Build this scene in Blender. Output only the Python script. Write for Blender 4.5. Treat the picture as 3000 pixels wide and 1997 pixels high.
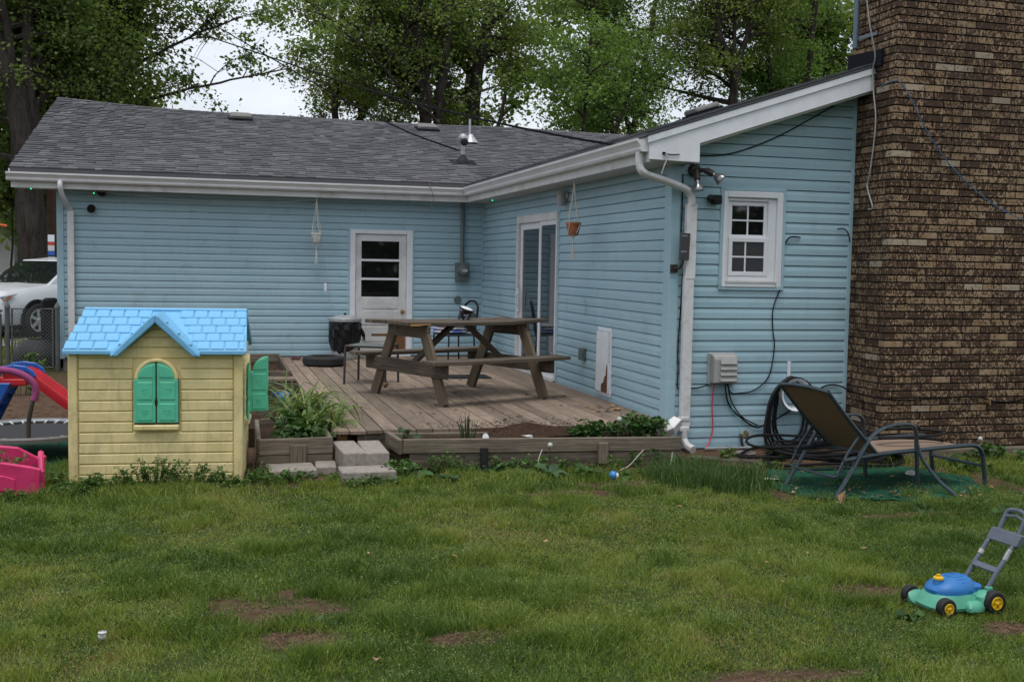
import bpy, bmesh, math, random
import numpy as np
from mathutils import Vector, Matrix, noise as mnoise

for o in list(bpy.data.objects): bpy.data.objects.remove(o)
S = bpy.context.scene
COL = S.collection
R = math.radians
rnd = random.Random(7)

# ------------------------------------------------------------------ camera
yaw, pitch, roll = -0.26949, -0.06886, 0.01798
f = Vector((-math.sin(yaw)*math.cos(pitch), math.cos(yaw)*math.cos(pitch), math.sin(pitch)))
r = Vector((math.cos(yaw), math.sin(yaw), 0)); u = r.cross(f)
r2 = r*math.cos(roll)+u*math.sin(roll); u2 = u*math.cos(roll)-r*math.sin(roll)
cam = bpy.data.cameras.new('camera'); cam.lens = 38.53; cam.sensor_width = 36; cam.sensor_fit = 'HORIZONTAL'
cam.clip_start = .05; cam.clip_end = 2000
co = bpy.data.objects.new('camera', cam); COL.objects.link(co)
m = Matrix.Identity(4)
for i in range(3): m[i][0], m[i][1], m[i][2] = r2[i], u2[i], -f[i]
m[2][3] = 1.74
co.matrix_world = m; S.camera = co

# ------------------------------------------------------------------ sky, sun, exposure
SUN_EL, SUN_AZ = R(73), R(200)          # azimuth from +Y clockwise: behind the camera, a little left
w = bpy.data.worlds.new('World'); S.world = w; w.use_nodes = True
nt = w.node_tree; nt.nodes.clear()
N = lambda t: nt.nodes.new(t)
out, bg, sky, tc = N('ShaderNodeOutputWorld'), N('ShaderNodeBackground'), N('ShaderNodeTexSky'), N('ShaderNodeTexCoord')
sky.sky_type = 'NISHITA'; sky.sun_disc = False; sky.sun_elevation = SUN_EL; sky.sun_rotation = SUN_AZ
sky.dust_density = 2.0; sky.air_density = 1.0
mp = N('ShaderNodeMapping'); mp.inputs['Scale'].default_value = (1.6, 1.6, 4.5)
nz = N('ShaderNodeTexNoise'); nz.inputs['Scale'].default_value = 1.7; nz.inputs['Detail'].default_value = 7; nz.inputs['Roughness'].default_value = .55
rp = N('ShaderNodeValToRGB'); rp.color_ramp.elements[0].position = .3; rp.color_ramp.elements[1].position = .62
rp.color_ramp.elements[0].color = (.45, .45, .45, 1); rp.color_ramp.elements[1].color = (1, 1, 1, 1)
mx = N('ShaderNodeMix'); mx.data_type = 'RGBA'
mx.inputs[7].default_value = (8.5, 8.9, 9.5, 1)     # the white cloud layer, in the sky texture's own units
L = nt.links.new
L(tc.outputs['Generated'], mp.inputs[0]); L(mp.outputs[0], nz.inputs['Vector']); L(nz.outputs[0], rp.inputs[0])
L(rp.outputs[0], mx.inputs[0]); L(sky.outputs[0], mx.inputs[6]); L(mx.outputs[2], bg.inputs[0]); L(bg.outputs[0], out.inputs[0])
bg.inputs[1].default_value = .092
sl = bpy.data.lights.new('sun', 'SUN'); sl.energy = 1.5; sl.angle = R(24); sl.color = (1, .97, .92)
so = bpy.data.objects.new('sun', sl); COL.objects.link(so)
sd = Vector((math.sin(SUN_AZ)*math.cos(SUN_EL), math.cos(SUN_AZ)*math.cos(SUN_EL), math.sin(SUN_EL)))
so.rotation_euler = (-sd).to_track_quat('-Z', 'Y').to_euler(); so.location = sd*30
S.view_settings.view_transform = 'Standard'; S.view_settings.look = 'None'; S.view_settings.gamma = 1
S.view_settings.exposure = 0.33
S.view_settings.use_curve_mapping = False

# ------------------------------------------------------------------ materials
class G:
    """tiny node graph helper"""
    def __init__(s, name):
        s.m = bpy.data.materials.new(name); s.m.use_nodes = True
        s.t = s.m.node_tree; s.t.nodes.clear()
        s.o = s.n('ShaderNodeOutputMaterial'); s.b = s.n('ShaderNodeBsdfPrincipled'); s.l(s.b.outputs[0], s.o.inputs[0])
    def n(s, t): return s.t.nodes.new(t)
    def l(s, a, b): s.t.links.new(a, b)
    def coord(s, kind='Object', scale=(1, 1, 1), rand=False):
        t = s.n('ShaderNodeTexCoord'); mp = s.n('ShaderNodeMapping'); mp.inputs['Scale'].default_value = scale
        s.l(t.outputs[kind], mp.inputs[0])
        if rand:
            oi = s.n('ShaderNodeObjectInfo'); mu = s.n('ShaderNodeMath'); mu.operation = 'MULTIPLY'; mu.inputs[1].default_value = 37.
            s.l(oi.outputs['Random'], mu.inputs[0]); s.l(mu.outputs[0], mp.inputs['Location'])
        return mp.outputs[0]
    def noise(s, v, scale, detail=4, rough=.55, dist=0):
        n = s.n('ShaderNodeTexNoise'); n.inputs['Scale'].default_value = scale; n.inputs['Detail'].default_value = detail
        n.inputs['Roughness'].default_value = rough; n.inputs['Distortion'].default_value = dist; s.l(v, n.inputs['Vector']); return n.outputs[0]
    def ramp(s, v, stops):
        n = s.n('ShaderNodeValToRGB'); e = n.color_ramp.elements
        while len(e) < len(stops): e.new(.5)
        for i, (p, c) in enumerate(stops):
            e[i].position = p; e[i].color = (c, c, c, 1) if not hasattr(c, '__len__') else (*c, 1)
        s.l(v, n.inputs[0]); return n.outputs[0]
    def mix(s, fac, a, b, mode='MIX'):
        n = s.n('ShaderNodeMix'); n.data_type = 'RGBA'; n.blend_type = mode
        for k, v in ((0, fac), (6, a), (7, b)):
            if hasattr(v, 'is_output'): s.l(v, n.inputs[k])
            elif hasattr(v, '__len__'): n.inputs[k].default_value = (*v, 1)
            else: n.inputs[k].default_value = v
        return n.outputs[2]
    def math(s, op, a, b=0):
        n = s.n('ShaderNodeMath'); n.operation = op
        for k, v in ((0, a), (1, b)):
            if hasattr(v, 'is_output'): s.l(v, n.inputs[k])
            else: n.inputs[k].default_value = v
        return n.outputs[0]
    def rand(s): return s.n('ShaderNodeObjectInfo').outputs['Random']
    def attr(s, name):
        n = s.n('ShaderNodeAttribute'); n.attribute_name = name; return n.outputs['Fac']
    def fin(s, col, rough=.6, metal=0., bump=None, bs=.3, bd=.01, spec=.5):
        if hasattr(col, 'is_output'): s.l(col, s.b.inputs['Base Color'])
        else: s.b.inputs['Base Color'].default_value = (*col, 1)
        if hasattr(rough, 'is_output'): s.l(rough, s.b.inputs['Roughness'])
        else: s.b.inputs['Roughness'].default_value = rough
        s.b.inputs['Metallic'].default_value = metal; s.b.inputs['Specular IOR Level'].default_value = spec
        if bump is not None:
            n = s.n('ShaderNodeBump'); n.inputs['Strength'].default_value = bs; n.inputs['Distance'].default_value = bd
            s.l(bump, n.inputs['Height']); s.l(n.outputs[0], s.b.inputs['Normal'])
        return s.m
sc = lambda c, k: tuple(min(1, x*k) for x in c)

def plain(name, col, rough=.5, var=.18, scale=9, metal=0, spec=.5, bump=.15, grime=0, gcol=(.05, .045, .03)):
    g = G(name); v = g.coord()
    n = g.noise(v, scale, 5, .6)
    c = g.mix(g.ramp(n, [(.3, 0), (.7, 1)]), sc(col, 1-var), sc(col, 1+var*.6))
    if grime:
        n2 = g.noise(v, scale*.45, 7, .7, .6)
        c = g.mix(g.ramp(n2, [(.5, 0), (.5+.28, grime)]), c, gcol)
    rr = g.ramp(n, [(.2, max(.02, rough-.08)), (.8, min(1, rough+.08))])
    return g.fin(c, rr, metal, n, bump, .004, spec)

def wood(name, c1, c2, dark=.35, green=0., rough=.85, dirt=None):
    """weathered lumber: grain follows the UV's u axis; each piece has its own offset and tone"""
    g = G(name)
    v = g.coord('UV', (1, 1, 1), True)
    mp = g.n('ShaderNodeMapping'); mp.inputs['Scale'].default_value = (2.2, 70, 1); g.l(v, mp.inputs[0])
    fine = g.noise(mp.outputs[0], 1, 6, .65)
    mp2 = g.n('ShaderNodeMapping'); mp2.inputs['Scale'].default_value = (1.1, 16, 1); g.l(v, mp2.inputs[0])
    broad = g.noise(mp2.outputs[0], 1, 4, .6, 1.2)
    blot = g.noise(v, 5, 4, .6)
    c = g.mix(g.ramp(broad, [(.28, 0), (.72, 1)]), c1, c2)
    c = g.mix(g.ramp(fine, [(.36, dark), (.52, 0)]), c, sc(c1, .35))
    c = g.mix(g.ramp(blot, [(.45, 0), (.75, .45)]), c, sc(c1, .55))
    if green: c = g.mix(g.ramp(g.noise(v, 2.4, 4, .6), [(.5, 0), (.75, green)]), c, (.06, .075, .03))
    t = g.math('ADD', g.math('MULTIPLY', g.rand(), .5), .72)
    c = g.mix(1., c, t, 'MULTIPLY')
    if dirt: c = g.mix(g.ramp(g.noise(g.coord(), 7, 8, .75), [(.56, 0), (.7, dirt)]), c, (.035, .022, .014))
    h = g.math('ADD', fine, g.math('MULTIPLY', broad, .5))
    return g.fin(c, rough, 0, h, .55, .006, .25)

M = {}
def siding_mat():
    g = G('vinyl_siding'); v = g.coord()
    mp = g.n('ShaderNodeMapping'); mp.inputs['Scale'].default_value = (2, 2, 60); g.l(v, mp.inputs[0])
    n = g.noise(mp.outputs[0], 1, 5, .6); big = g.noise(v, .9, 5, .6)
    mp3 = g.n('ShaderNodeMapping'); mp3.inputs['Scale'].default_value = (9, 9, .9); g.l(v, mp3.inputs[0])
    streak = g.noise(mp3.outputs[0], 1, 5, .65)
    c = g.mix(g.ramp(big, [(.3, 0), (.7, 1)]), (.308, .465, .54), (.373, .535, .608))
    c = g.mix(g.ramp(n, [(.3, .14), (.6, 0)]), c, (.18, .29, .34))
    c = g.mix(g.ramp(streak, [(.55, 0), (.8, .2)]), c, (.17, .25, .27))
    c = g.mix(g.ramp(g.noise(v, 3.1, 7, .72, .4), [(.56, 0), (.8, .5)]), c, (.15, .165, .13))
    t = g.math('ADD', g.math('MULTIPLY', g.rand(), .09), .955)
    c = g.mix(1., c, t, 'MULTIPLY')
    return g.fin(c, .5, 0, g.math('ADD', g.math('MULTIPLY', n, .15), g.noise(v, 2.3, 2, .5)), .35, .012, .4)
M['siding'] = siding_mat()
M['white'] = plain('white_paint', (.74, .76, .80), .45, .08, 5, grime=.22, gcol=(.25, .23, .19))
M['white_dirty'] = plain('weathered_white_paint', (.64, .645, .645), .55, .1, 4, grime=.6, gcol=(.2, .17, .12))
M['vinylwhite'] = plain('white_vinyl', (.72, .74, .78), .35, .05, 6, grime=.1, gcol=(.3, .28, .25))
M['gutter'] = plain('painted_gutter', (.68, .685, .69), .35, .07, 3, grime=.32, gcol=(.27, .23, .18))
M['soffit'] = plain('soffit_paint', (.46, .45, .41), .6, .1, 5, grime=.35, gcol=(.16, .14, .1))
M['dspout'] = plain('weathered_downspout', (.66, .66, .67), .5, .09, 10, grime=.6, gcol=(.17, .14, .11))
def shingle_mat(name, obj):
    g = G(name); v = g.coord()
    t = g.rand() if obj else g.attr('tint')
    c = g.ramp(t, [(0, (.098, .099, .108)), (.45, (.122, .123, .134)), (.75, (.142, .143, .155)), (1, (.178, .179, .193))])
    n = g.noise(v, 150, 2, .8); c = g.mix(g.ramp(n, [(.3, .35), (.7, 0)]), c, (.035, .035, .04))
    c = g.mix(g.ramp(g.noise(v, .8, 5, .6), [(.4, 0), (.75, .3)]), c, (.06, .06, .055))
    return g.fin(c, .95, 0, n, .5, .004, .2)
M['shingle_o'] = shingle_mat('asphalt_shingle_single', True); M['shingle'] = shingle_mat('asphalt_shingle', False)
def brick_mat(name, obj):
    g = G(name); v = g.coord('Object', (1.15, 1.15, .75), obj)
    t = g.rand() if obj else g.attr('tint')
    n = g.noise(v, 24, 3, .55, 1.8)
    sh = g.math('SUBTRACT', g.math('MULTIPLY', g.ramp(t, [(0, 1), (.3, .72), (.62, .5), (.85, .28), (1, .1)]), .22), .085)
    # threshold of the dark skin differs brick by brick
    lt = g.math('GREATER_THAN', t, .945)
    th = g.math('SUBTRACT', g.math('ADD', n, g.math('MULTIPLY', sh, 1.)), g.math('MULTIPLY', lt, .05))
    d = g.ramp(th, [(.475, 0), (.545, 1)])
    tan = g.mix(g.ramp(g.noise(v, 8, 3, .5), [(.3, 0), (.7, 1)]), (.265, .17, .095), (.35, .255, .165))
    tan = g.mix(g.math('GREATER_THAN', t, .972), tan, (.38, .31, .23))
    c = g.mix(g.math('MULTIPLY', d, .95), tan, (.048, .026, .018))
    c = g.mix(g.ramp(g.noise(g.coord('Object'), 2.2, 5, .65), [(.42, 0), (.75, .6)]), c, (.04, .032, .026))
    return g.fin(c, .9, 0, n, .5, .004, .25)
M['brick_o'] = brick_mat('wirecut_brick_single', True); M['brick'] = brick_mat('wirecut_brick', False)
M['mortar'] = plain('dark_mortar', (.035, .027, .021), .95, .4, 30)
M['deck'] = wood('deck_boards', (.192, .143, .108), (.295, .228, .174), .4, dirt=.6)
M['picnic'] = wood('old_picnic_lumber', (.085, .066, .050), (.155, .125, .098), .6)
M['leg'] = wood('picnic_leg_lumber', (.125, .092, .064), (.19, .148, .106), .45, .25)
M['bed'] = wood('raised_bed_lumber', (.125, .10, .076), (.24, .20, .155), .75, .35)
M['freshwood'] = wood('split_fresh_wood', (.35, .19, .07), (.45, .28, .12), .4)
M['brownwood'] = wood('bare_plywood', (.16, .075, .035), (.22, .11, .055), .4)
M['concrete'] = plain('concrete', (.30, .265, .235), .95, .3, 26, bump=.9, grime=.75, gcol=(.14, .12, .095))
M['soil'] = plain('garden_soil', (.05, .031, .021), 1, .6, 38, bump=1., spec=.1)
M['black'] = plain('black_rubber', (.011, .011, .012), .7, .3, 12)
M['tyre'] = plain('tyre_rubber', (.022, .021, .021), .8, .35, 25, bump=.4, grime=.3, gcol=(.07, .06, .05))
M['hose'] = plain('black_hose', (.007, .007, .008), .6, .3, 20, spec=.25)
M['darkmetal'] = plain('dark_tube_metal', (.045, .06, .065), .4, .25, 20, metal=.3)
M['browntube'] = plain('brown_tube_metal', (.05, .042, .036), .5, .3, 20, metal=.3)
M['galv'] = plain('galvanised_steel', (.42, .44, .46), .45, .25, 12, metal=.45, grime=.3, gcol=(.2, .19, .18))
M['ventroof'] = plain('roof_vent_paint', (.15, .145, .14), .6, .2, 20)
M['greybox'] = plain('grey_meter_paint', (.13, .155, .15), .5, .2, 20, metal=.2, grime=.3, gcol=(.06, .06, .055))
M['ventgrey'] = plain('grey_plastic_vent', (.33, .325, .32), .6, .12, 14, grime=.4, gcol=(.17, .16, .15))
M['bronze'] = plain('bronze_fixture', (.045, .038, .032), .5, .25, 20, metal=.3)
M['blackplastic'] = plain('black_plastic', (.008, .008, .009), .55, .2, 20, spec=.3)
M['antenna'] = plain('charcoal_plastic', (.045, .047, .05), .5, .1, 30)
M['print'] = plain('pale_print', (.5, .52, .54), .5, .05)
def bulb_mat():
    g = G('silvered_bulb'); n = g.noise(g.coord(), 14, 3); return g.fin(g.mix(n, (.16, .16, .165), (.30, .30, .30)), .2, .6)
M['bulb'] = bulb_mat()
def glass_mat(name, col, rough=.03):
    g = G(name); n = g.noise(g.coord(), 3, 3)
    g.b.inputs['IOR'].default_value = 1.52
    return g.fin(g.mix(n, sc(col, .8), col), rough, 0, n, .02, .002, .8)
M['glass'] = glass_mat('dark_window_glass', (.008, .009, .01))
M['glass_s'] = glass_mat('sliding_door_glass', (.016, .024, .03), .02)
M['screen'] = plain('insect_screen', (.035, .037, .042), .5, .1, 60)
M['terracotta'] = plain('terracotta', (.36, .12, .055), .8, .2, 16, grime=.3, gcol=(.2, .1, .06))
M['cord'] = plain('cotton_cord', (.62, .58, .52), .9, .1, 40)
M['potwhite'] = plain('white_pot', (.62, .62, .60), .5, .08, 12)
def yellow_mat():
    g = G('sun_faded_yellow_plastic'); v = g.coord(); n = g.noise(v, 5, 5, .6)
    mp = g.n('ShaderNodeMapping'); mp.inputs['Scale'].default_value = (14, 14, 2.2); g.l(v, mp.inputs[0])
    c = g.mix(g.ramp(n, [(.3, 0), (.7, 1)]), (.735, .605, .285), (.80, .685, .37))
    c = g.mix(g.ramp(g.noise(mp.outputs[0], 1, 6, .7, .5), [(.52, 0), (.74, .55)]), c, (.33, .28, .13))
    c = g.mix(g.ramp(g.noise(v, 3.2, 7, .75, .7), [(.5, 0), (.72, .5)]), c, (.30, .25, .13))
    c = g.mix(g.ramp(g.noise(v, 45, 3, .6), [(.66, 0), (.74, .35)]), c, (.2, .16, .09))
    return g.fin(c, g.ramp(n, [(.2, .42), (.8, .65)]), 0, n, .2, .004, .4)
M['yellow'] = yellow_mat()
M['blueroof'] = plain('blue_plastic', (.17, .46, .74), .5, .1, 7, grime=.35, gcol=(.25, .42, .55))
M['green'] = plain('green_plastic', (.105, .54, .35), .45, .1, 9, grime=.25, gcol=(.14, .36, .25))
M['red'] = plain('red_plastic', (.50, .018, .03), .35, .15, 6)
M['blue'] = plain('blue_slide_plastic', (.012, .085, .36), .4, .15, 6)
M['pink'] = plain('pink_plastic', (.62, .035, .15), .42, .15, 6, grime=.2, gcol=(.3, .06, .1))
M['padpink'] = plain('pink_foam_sleeve', (.28, .05, .17), .8, .2, 20)
M['tramp'] = plain('trampoline_bed', (.017, .016, .018), .7, .25, 60)
M['turf'] = plain('green_turf_mat', (.014, .075, .046), 1, .5, 22, bump=1., grime=.65, gcol=(.04, .036, .022), spec=.1)
M['mowgreen'] = plain('mower_green_plastic', (.09, .36, .25), .5, .12, 10, grime=.35, gcol=(.09, .2, .13))
M['mowblue'] = plain('mower_blue_plastic', (.02, .16, .45), .5, .15, 14, grime=.35, gcol=(.05, .12, .25))
M['mowyellow'] = plain('mower_yellow_plastic', (.70, .43, .015), .4, .1, 12)
M['mowgrey'] = plain('mower_grey_plastic', (.10, .115, .15), .5, .2, 14, grime=.3, gcol=(.06, .06, .065))
M['tape'] = plain('silver_tape', (.42, .42, .43), .3, .3, 40, metal=.6)
M['sling'] = plain('brown_sling_fabric', (.15, .088, .045), .85, .15, 90)
M['slingtop'] = plain('tan_sling_fabric', (.24, .165, .12), .85, .15, 90, grime=.4, gcol=(.14, .10, .075))
M['slategrey'] = plain('slate_tube_metal', (.042, .06, .074), .42, .25, 20, metal=.25)
M['carpaint'] = plain('white_car_paint', (.72, .73, .75), .15, .04, 3, bump=0)
M['carglass'] = glass_mat('car_glass', (.012, .016, .016))
M['chrome'] = plain('bright_wheel_metal', (.6, .585, .57), .35, .15, 20, metal=.25)
M['lampglass'] = plain('headlight', (.5, .52, .55), .12, .4, 12, metal=.4)
M['amber'] = plain('amber_lens', (.65, .2, .05), .2, .1)
M['greypipe'] = plain('grey_blue_pipe', (.11, .15, .185), .4, .15, 20, metal=.4)
M['flash'] = plain('black_flashing', (.008, .010, .015), .8, .3, 10, spec=.15)
M['cable'] = plain('black_cable', (.007, .007, .008), .8, .2, 20, spec=.1)
M['whitecable'] = plain('white_cable', (.36, .36, .36), .5, .1, 20)
M['bluecable'] = plain('blue_cable', (.04, .13, .26), .5, .1, 20)
M['redcable'] = plain('red_cable', (.52, .06, .07), .5, .1, 20)
M['bag'] = plain('black_bin_bag', (.008, .008, .009), .32, .4, 9, bump=1., spec=.35)
M['brass'] = plain('brass', (.38, .26, .12), .35, .2, 20, metal=.8)
M['chainlink'] = plain('galvanised_wire', (.12, .125, .125), .5, .2, 20, metal=.4)
M['fencepost'] = plain('fence_pipe', (.115, .12, .12), .55, .25, 14, metal=.4)
M['flag'] = plain('grey_flagstone', (.17, .155, .14), .95, .25, 20, bump=.6)
M['rust'] = plain('brown_leaf', (.16, .085, .04), .9, .4, 60)
M['tanleaf'] = plain('tan_leaf', (.36, .22, .12), .9, .25, 40)
M['bluetoy'] = plain('translucent_blue_plastic', (.03, .22, .55), .2, .2, 9)
M['orange'] = plain('orange_metal', (.55, .10, .02), .5, .1)
M['cobalt'] = plain('cobalt_print', (.03, .12, .5), .5, .1)
M['redprint'] = plain('red_print', (.5, .05, .04), .5, .1)
M['deepgreen'] = plain('deep_green_print', (.01, .05, .035), .5, .1)
M['plumgrey'] = plain('mixed_dark_cloth', (.10, .03, .05), .9, .4, 60)
def bark_mat():
    g = G('tree_bark'); v = g.coord(); mp = g.n('ShaderNodeMapping'); mp.inputs['Scale'].default_value = (9, 9, 1.6); g.l(v, mp.inputs[0])
    n = g.noise(mp.outputs[0], 1, 8, .7, .8); b = g.noise(v, 1.2, 4, .6)
    c = g.mix(g.ramp(n, [(.35, 0), (.65, 1)]), (.012, .0095, .008), (.056, .046, .038))
    c = g.mix(g.ramp(b, [(.5, 0), (.75, .5)]), c, (.075, .07, .063))
    return g.fin(c, .95, 0, n, .9, .04, .2)
M['bark'] = bark_mat()
M['deadbark'] = plain('dead_bare_wood', (.07, .036, .022), .9, .45, 6, bump=.8)
def leaf_mat(name, dark, light, trans=.35, yellow=None):
    g = G(name); t = g.attr('tint')
    c = g.mix(t, dark, light)
    if yellow: c = g.mix(g.ramp(t, [(.93, 0), (.97, 1)]), c, yellow)
    g.fin(c, .55, 0, None, spec=.3)
    tr = g.n('ShaderNodeBsdfTranslucent'); ms = g.n('ShaderNodeMixShader'); ms.inputs[0].default_value = trans
    g.l(g.mix(1., c, (1.3, 1.35, .7), 'MULTIPLY'), tr.inputs[0]); g.l(g.b.outputs[0], ms.inputs[1]); g.l(tr.outputs[0], ms.inputs[2]); g.l(ms.outputs[0], g.o.inputs[0])
    return g.m
M['leaf'] = leaf_mat('maple_leaves', (.062, .105, .03), (.20, .27, .075), .45)
M['leaf2'] = leaf_mat('fresh_maple_leaves', (.075, .145, .04), (.20, .31, .08), .45)
M['leaf3'] = leaf_mat('olive_tree_leaves', (.068, .108, .03), (.22, .275, .072), .45)
M['grass'] = leaf_mat('lawn_grass', (.066, .125, .02), (.285, .35, .062), .3, (.30, .23, .10))
M['seed'] = leaf_mat('grass_seed_heads', (.18, .24, .075), (.29, .35, .13), .2)
M['tallgrass'] = leaf_mat('tall_grass', (.04, .09, .022), (.11, .185, .045), .25)
M['weed'] = leaf_mat('weed_leaves', (.035, .085, .02), (.12, .215, .05), .25)
M['weeddark'] = leaf_mat('dark_weed_leaves', (.02, .055, .012), (.06, .13, .028), .25)
M['weedblue'] = leaf_mat('broad_weed_leaves', (.03, .07, .03), (.075, .14, .06), .25)
M['lily'] = leaf_mat('daylily_leaves', (.06, .115, .03), (.20, .27, .09), .25, (.42, .36, .17))
M['stem'] = plain('dry_stem', (.14, .09, .055), .9, .3, 30)
M['puff'] = plain('dandelion_puff', (.50, .50, .46), .95, .1, 60)
def ground_mat():
    g = G('lawn_ground'); v = g.coord()
    d = g.attr('dirt'); n = g.noise(v, 14, 8, .7); b = g.noise(v, 1.3, 5, .6)
    gr = g.mix(g.ramp(b, [(.3, 0), (.7, 1)]), (.03, .047, .014), (.06, .085, .026))
    gr = g.mix(g.ramp(n, [(.42, .5), (.62, 0)]), gr, (.026, .024, .012))
    di = g.mix(g.ramp(n, [(.3, 0), (.7, 1)]), (.05, .028, .018), (.135, .085, .056))
    return g.fin(g.mix(d, gr, di), 1, 0, n, .8, .02, .1)
M['ground'] = ground_mat()
M['gravel'] = plain('driveway_gravel', (.2, .19, .18), 1, .3, 30, bump=.8)

# ------------------------------------------------------------------ mesh helpers
WL = {}
class MB:
    def __init__(s): s.v = []; s.f = []; s.uv = []; s.mi = []; s.m = 0; s.X = None
    def add(s, vs, fs, uvs=None):
        b = len(s.v)
        for p in vs:
            p = Vector(p); s.v.append(s.X @ p if s.X is not None else p)
        for i, q in enumerate(fs):
            s.f.append([b+k for k in q]); s.mi.append(s.m)
            s.uv.append(uvs[i] if uvs else [(0, 0)]*len(q))
        return s
    def bar(s, p0, p1, wd, h, up=(0, 0, 1), p_off=0.):
        """a board from p0 to p1 (axis at its centre): wd across, h along up"""
        p0, p1 = Vector(p0), Vector(p1); d = (p1-p0); Ln = d.length; d.normalize()
        up = Vector(up); up = (up-d*up.dot(d))
        if up.length < 1e-6: up = Vector((1, 0, 0)); up = up-d*up.dot(d)
        up.normalize(); sd = d.cross(up)
        V = []
        for e in (p0, p1):
            for a, b in ((-1, -1), (1, -1), (1, 1), (-1, 1)): V.append(e+sd*(a*wd/2)+up*(b*h/2))
        F = [(0, 1, 5, 4), (1, 2, 6, 5), (2, 3, 7, 6), (3, 0, 4, 7), (3, 2, 1, 0), (4, 5, 6, 7)]
        per = [0, wd, wd+h, 2*wd+h, 2*wd+2*h]; U = []
        for k in range(4): U.append([(0, per[k]), (0, per[k+1]), (Ln, per[k+1]), (Ln, per[k])])
        U.append([(0, 0), (.01, wd), (.02, wd), (.02, 0)]); U.append([(0, .3), (.01, .3+wd), (.02, .3+wd), (.02, .3)])
        return s.add(V, F, U)
    def bx(s, x0, x1, y0, y1, z0, z1):
        if x1-x0 >= max(y1-y0, z1-z0): return s.bar((x0, (y0+y1)/2, (z0+z1)/2), (x1, (y0+y1)/2, (z0+z1)/2), y1-y0, z1-z0)
        if y1-y0 >= z1-z0: return s.bar(((x0+x1)/2, y0, (z0+z1)/2), ((x0+x1)/2, y1, (z0+z1)/2), x1-x0, z1-z0)
        return s.bar(((x0+x1)/2, (y0+y1)/2, z0), ((x0+x1)/2, (y0+y1)/2, z1), y1-y0, x1-x0, (1, 0, 0))
    def tube(s, path, rad, n=8, caps=True, closed=False, flat=1.):
        P = [Vector(p) for p in path]; k = len(P); V = []; F = []
        rr = rad if hasattr(rad, '__len__') else [rad]*k
        prev = None
        for i in range(k):
            if closed: t = P[(i+1) % k]-P[i-1]
            else: t = P[min(i+1, k-1)]-P[max(i-1, 0)]
            if t.length < 1e-9: t = Vector((0, 0, 1))
            t.normalize()
            if prev is None:
                a = Vector((0, 0, 1)) if abs(t.z) < .9 else Vector((1, 0, 0)); a = (a-t*a.dot(t)).normalized()
            else:
                a = prev-t*prev.dot(t); a = a.normalized() if a.length > 1e-6 else prev
            prev = a; b = t.cross(a)
            for j in range(n):
                an = 2*math.pi*j/n; V.append(P[i]+(a*math.cos(an)*flat+b*math.sin(an))*rr[i])
        for i in range(k if closed else k-1):
            i2 = (i+1) % k
            for j in range(n): F.append((i*n+j, i*n+(j+1) % n, i2*n+(j+1) % n, i2*n+j))
        if caps and not closed: F.append(tuple(reversed(range(n)))); F.append(tuple(range((k-1)*n, k*n)))
        return s.add(V, F)
    def lathe(s, prof, n=20, c=(0, 0, 0), ax=(0, 0, 1), start=0., sweep=2*math.pi):
        ax = Vector(ax).normalized(); a = Vector((1, 0, 0)) if abs(ax.x) < .9 else Vector((0, 1, 0)); a = (a-ax*a.dot(ax)).normalized(); b = ax.cross(a); c = Vector(c)
        V = []; F = []; full = sweep > 6.28; m = n if full else n+1
        for rr, z in prof:
            for j in range(m):
                an = start+sweep*j/n; V.append(c+ax*z+(a*math.cos(an)+b*math.sin(an))*rr)
        for i in range(len(prof)-1):
            for j in range(n):
                j2 = (j+1) % m; F.append((i*m+j, i*m+j2, (i+1)*m+j2, (i+1)*m+j))
        return s.add(V, F)
    def prism(s, poly, d0, d1, pl='XZ'):
        """polygon in a plane, pushed through the third axis from d0 to d1"""
        k = len(poly)
        def pt(a, b, d): return {'XZ': (a, d, b), 'XY': (a, b, d), 'YZ': (d, a, b)}[pl]
        V = [pt(a, b, d0) for a, b in poly]+[pt(a, b, d1) for a, b in poly]
        F = [tuple(range(k)), tuple(reversed(range(k, 2*k)))]
        U = [[(a, b) for a, b in poly], [(a, b) for a, b in reversed(poly)]]
        for i in range(k):
            j = (i+1) % k; F.append((i, j, k+j, k+i)); U.append([(0, 0), (.1, 0), (.1, d1-d0), (0, d1-d0)])
        return s.add(V, F, U)
    def ball(s, c, rad, n=10, sq=(1, 1, 1)):
        c = Vector(c); V = []; F = []; h = n//2+1
        for i in range(h+1):
            th = math.pi*i/h
            for j in range(n): V.append(c+Vector((math.sin(th)*math.cos(2*math.pi*j/n)*sq[0], math.sin(th)*math.sin(2*math.pi*j/n)*sq[1], math.cos(th)*sq[2]))*rad)
        for i in range(h):
            for j in range(n): F.append((i*n+j, (i+1)*n+j, (i+1)*n+(j+1) % n, i*n+(j+1) % n))
        return s.add(V, F)
    def leaf(s, p, d, up, Ln, wd, fold=.25):
        p, d, up = Vector(p), Vector(d).normalized(), Vector(up); sd = d.cross(up)
        sd = sd.normalized() if sd.length > 1e-5 else Vector((1, 0, 0)); nn = sd.cross(d)
        return s.add([p, p+d*Ln*.45-sd*wd/2+nn*fold*wd, p+d*Ln, p+d*Ln*.45+sd*wd/2+nn*fold*wd, p+d*Ln*.45], [(0, 4, 1), (1, 4, 2), (0, 3, 4), (4, 3, 2)])
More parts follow.
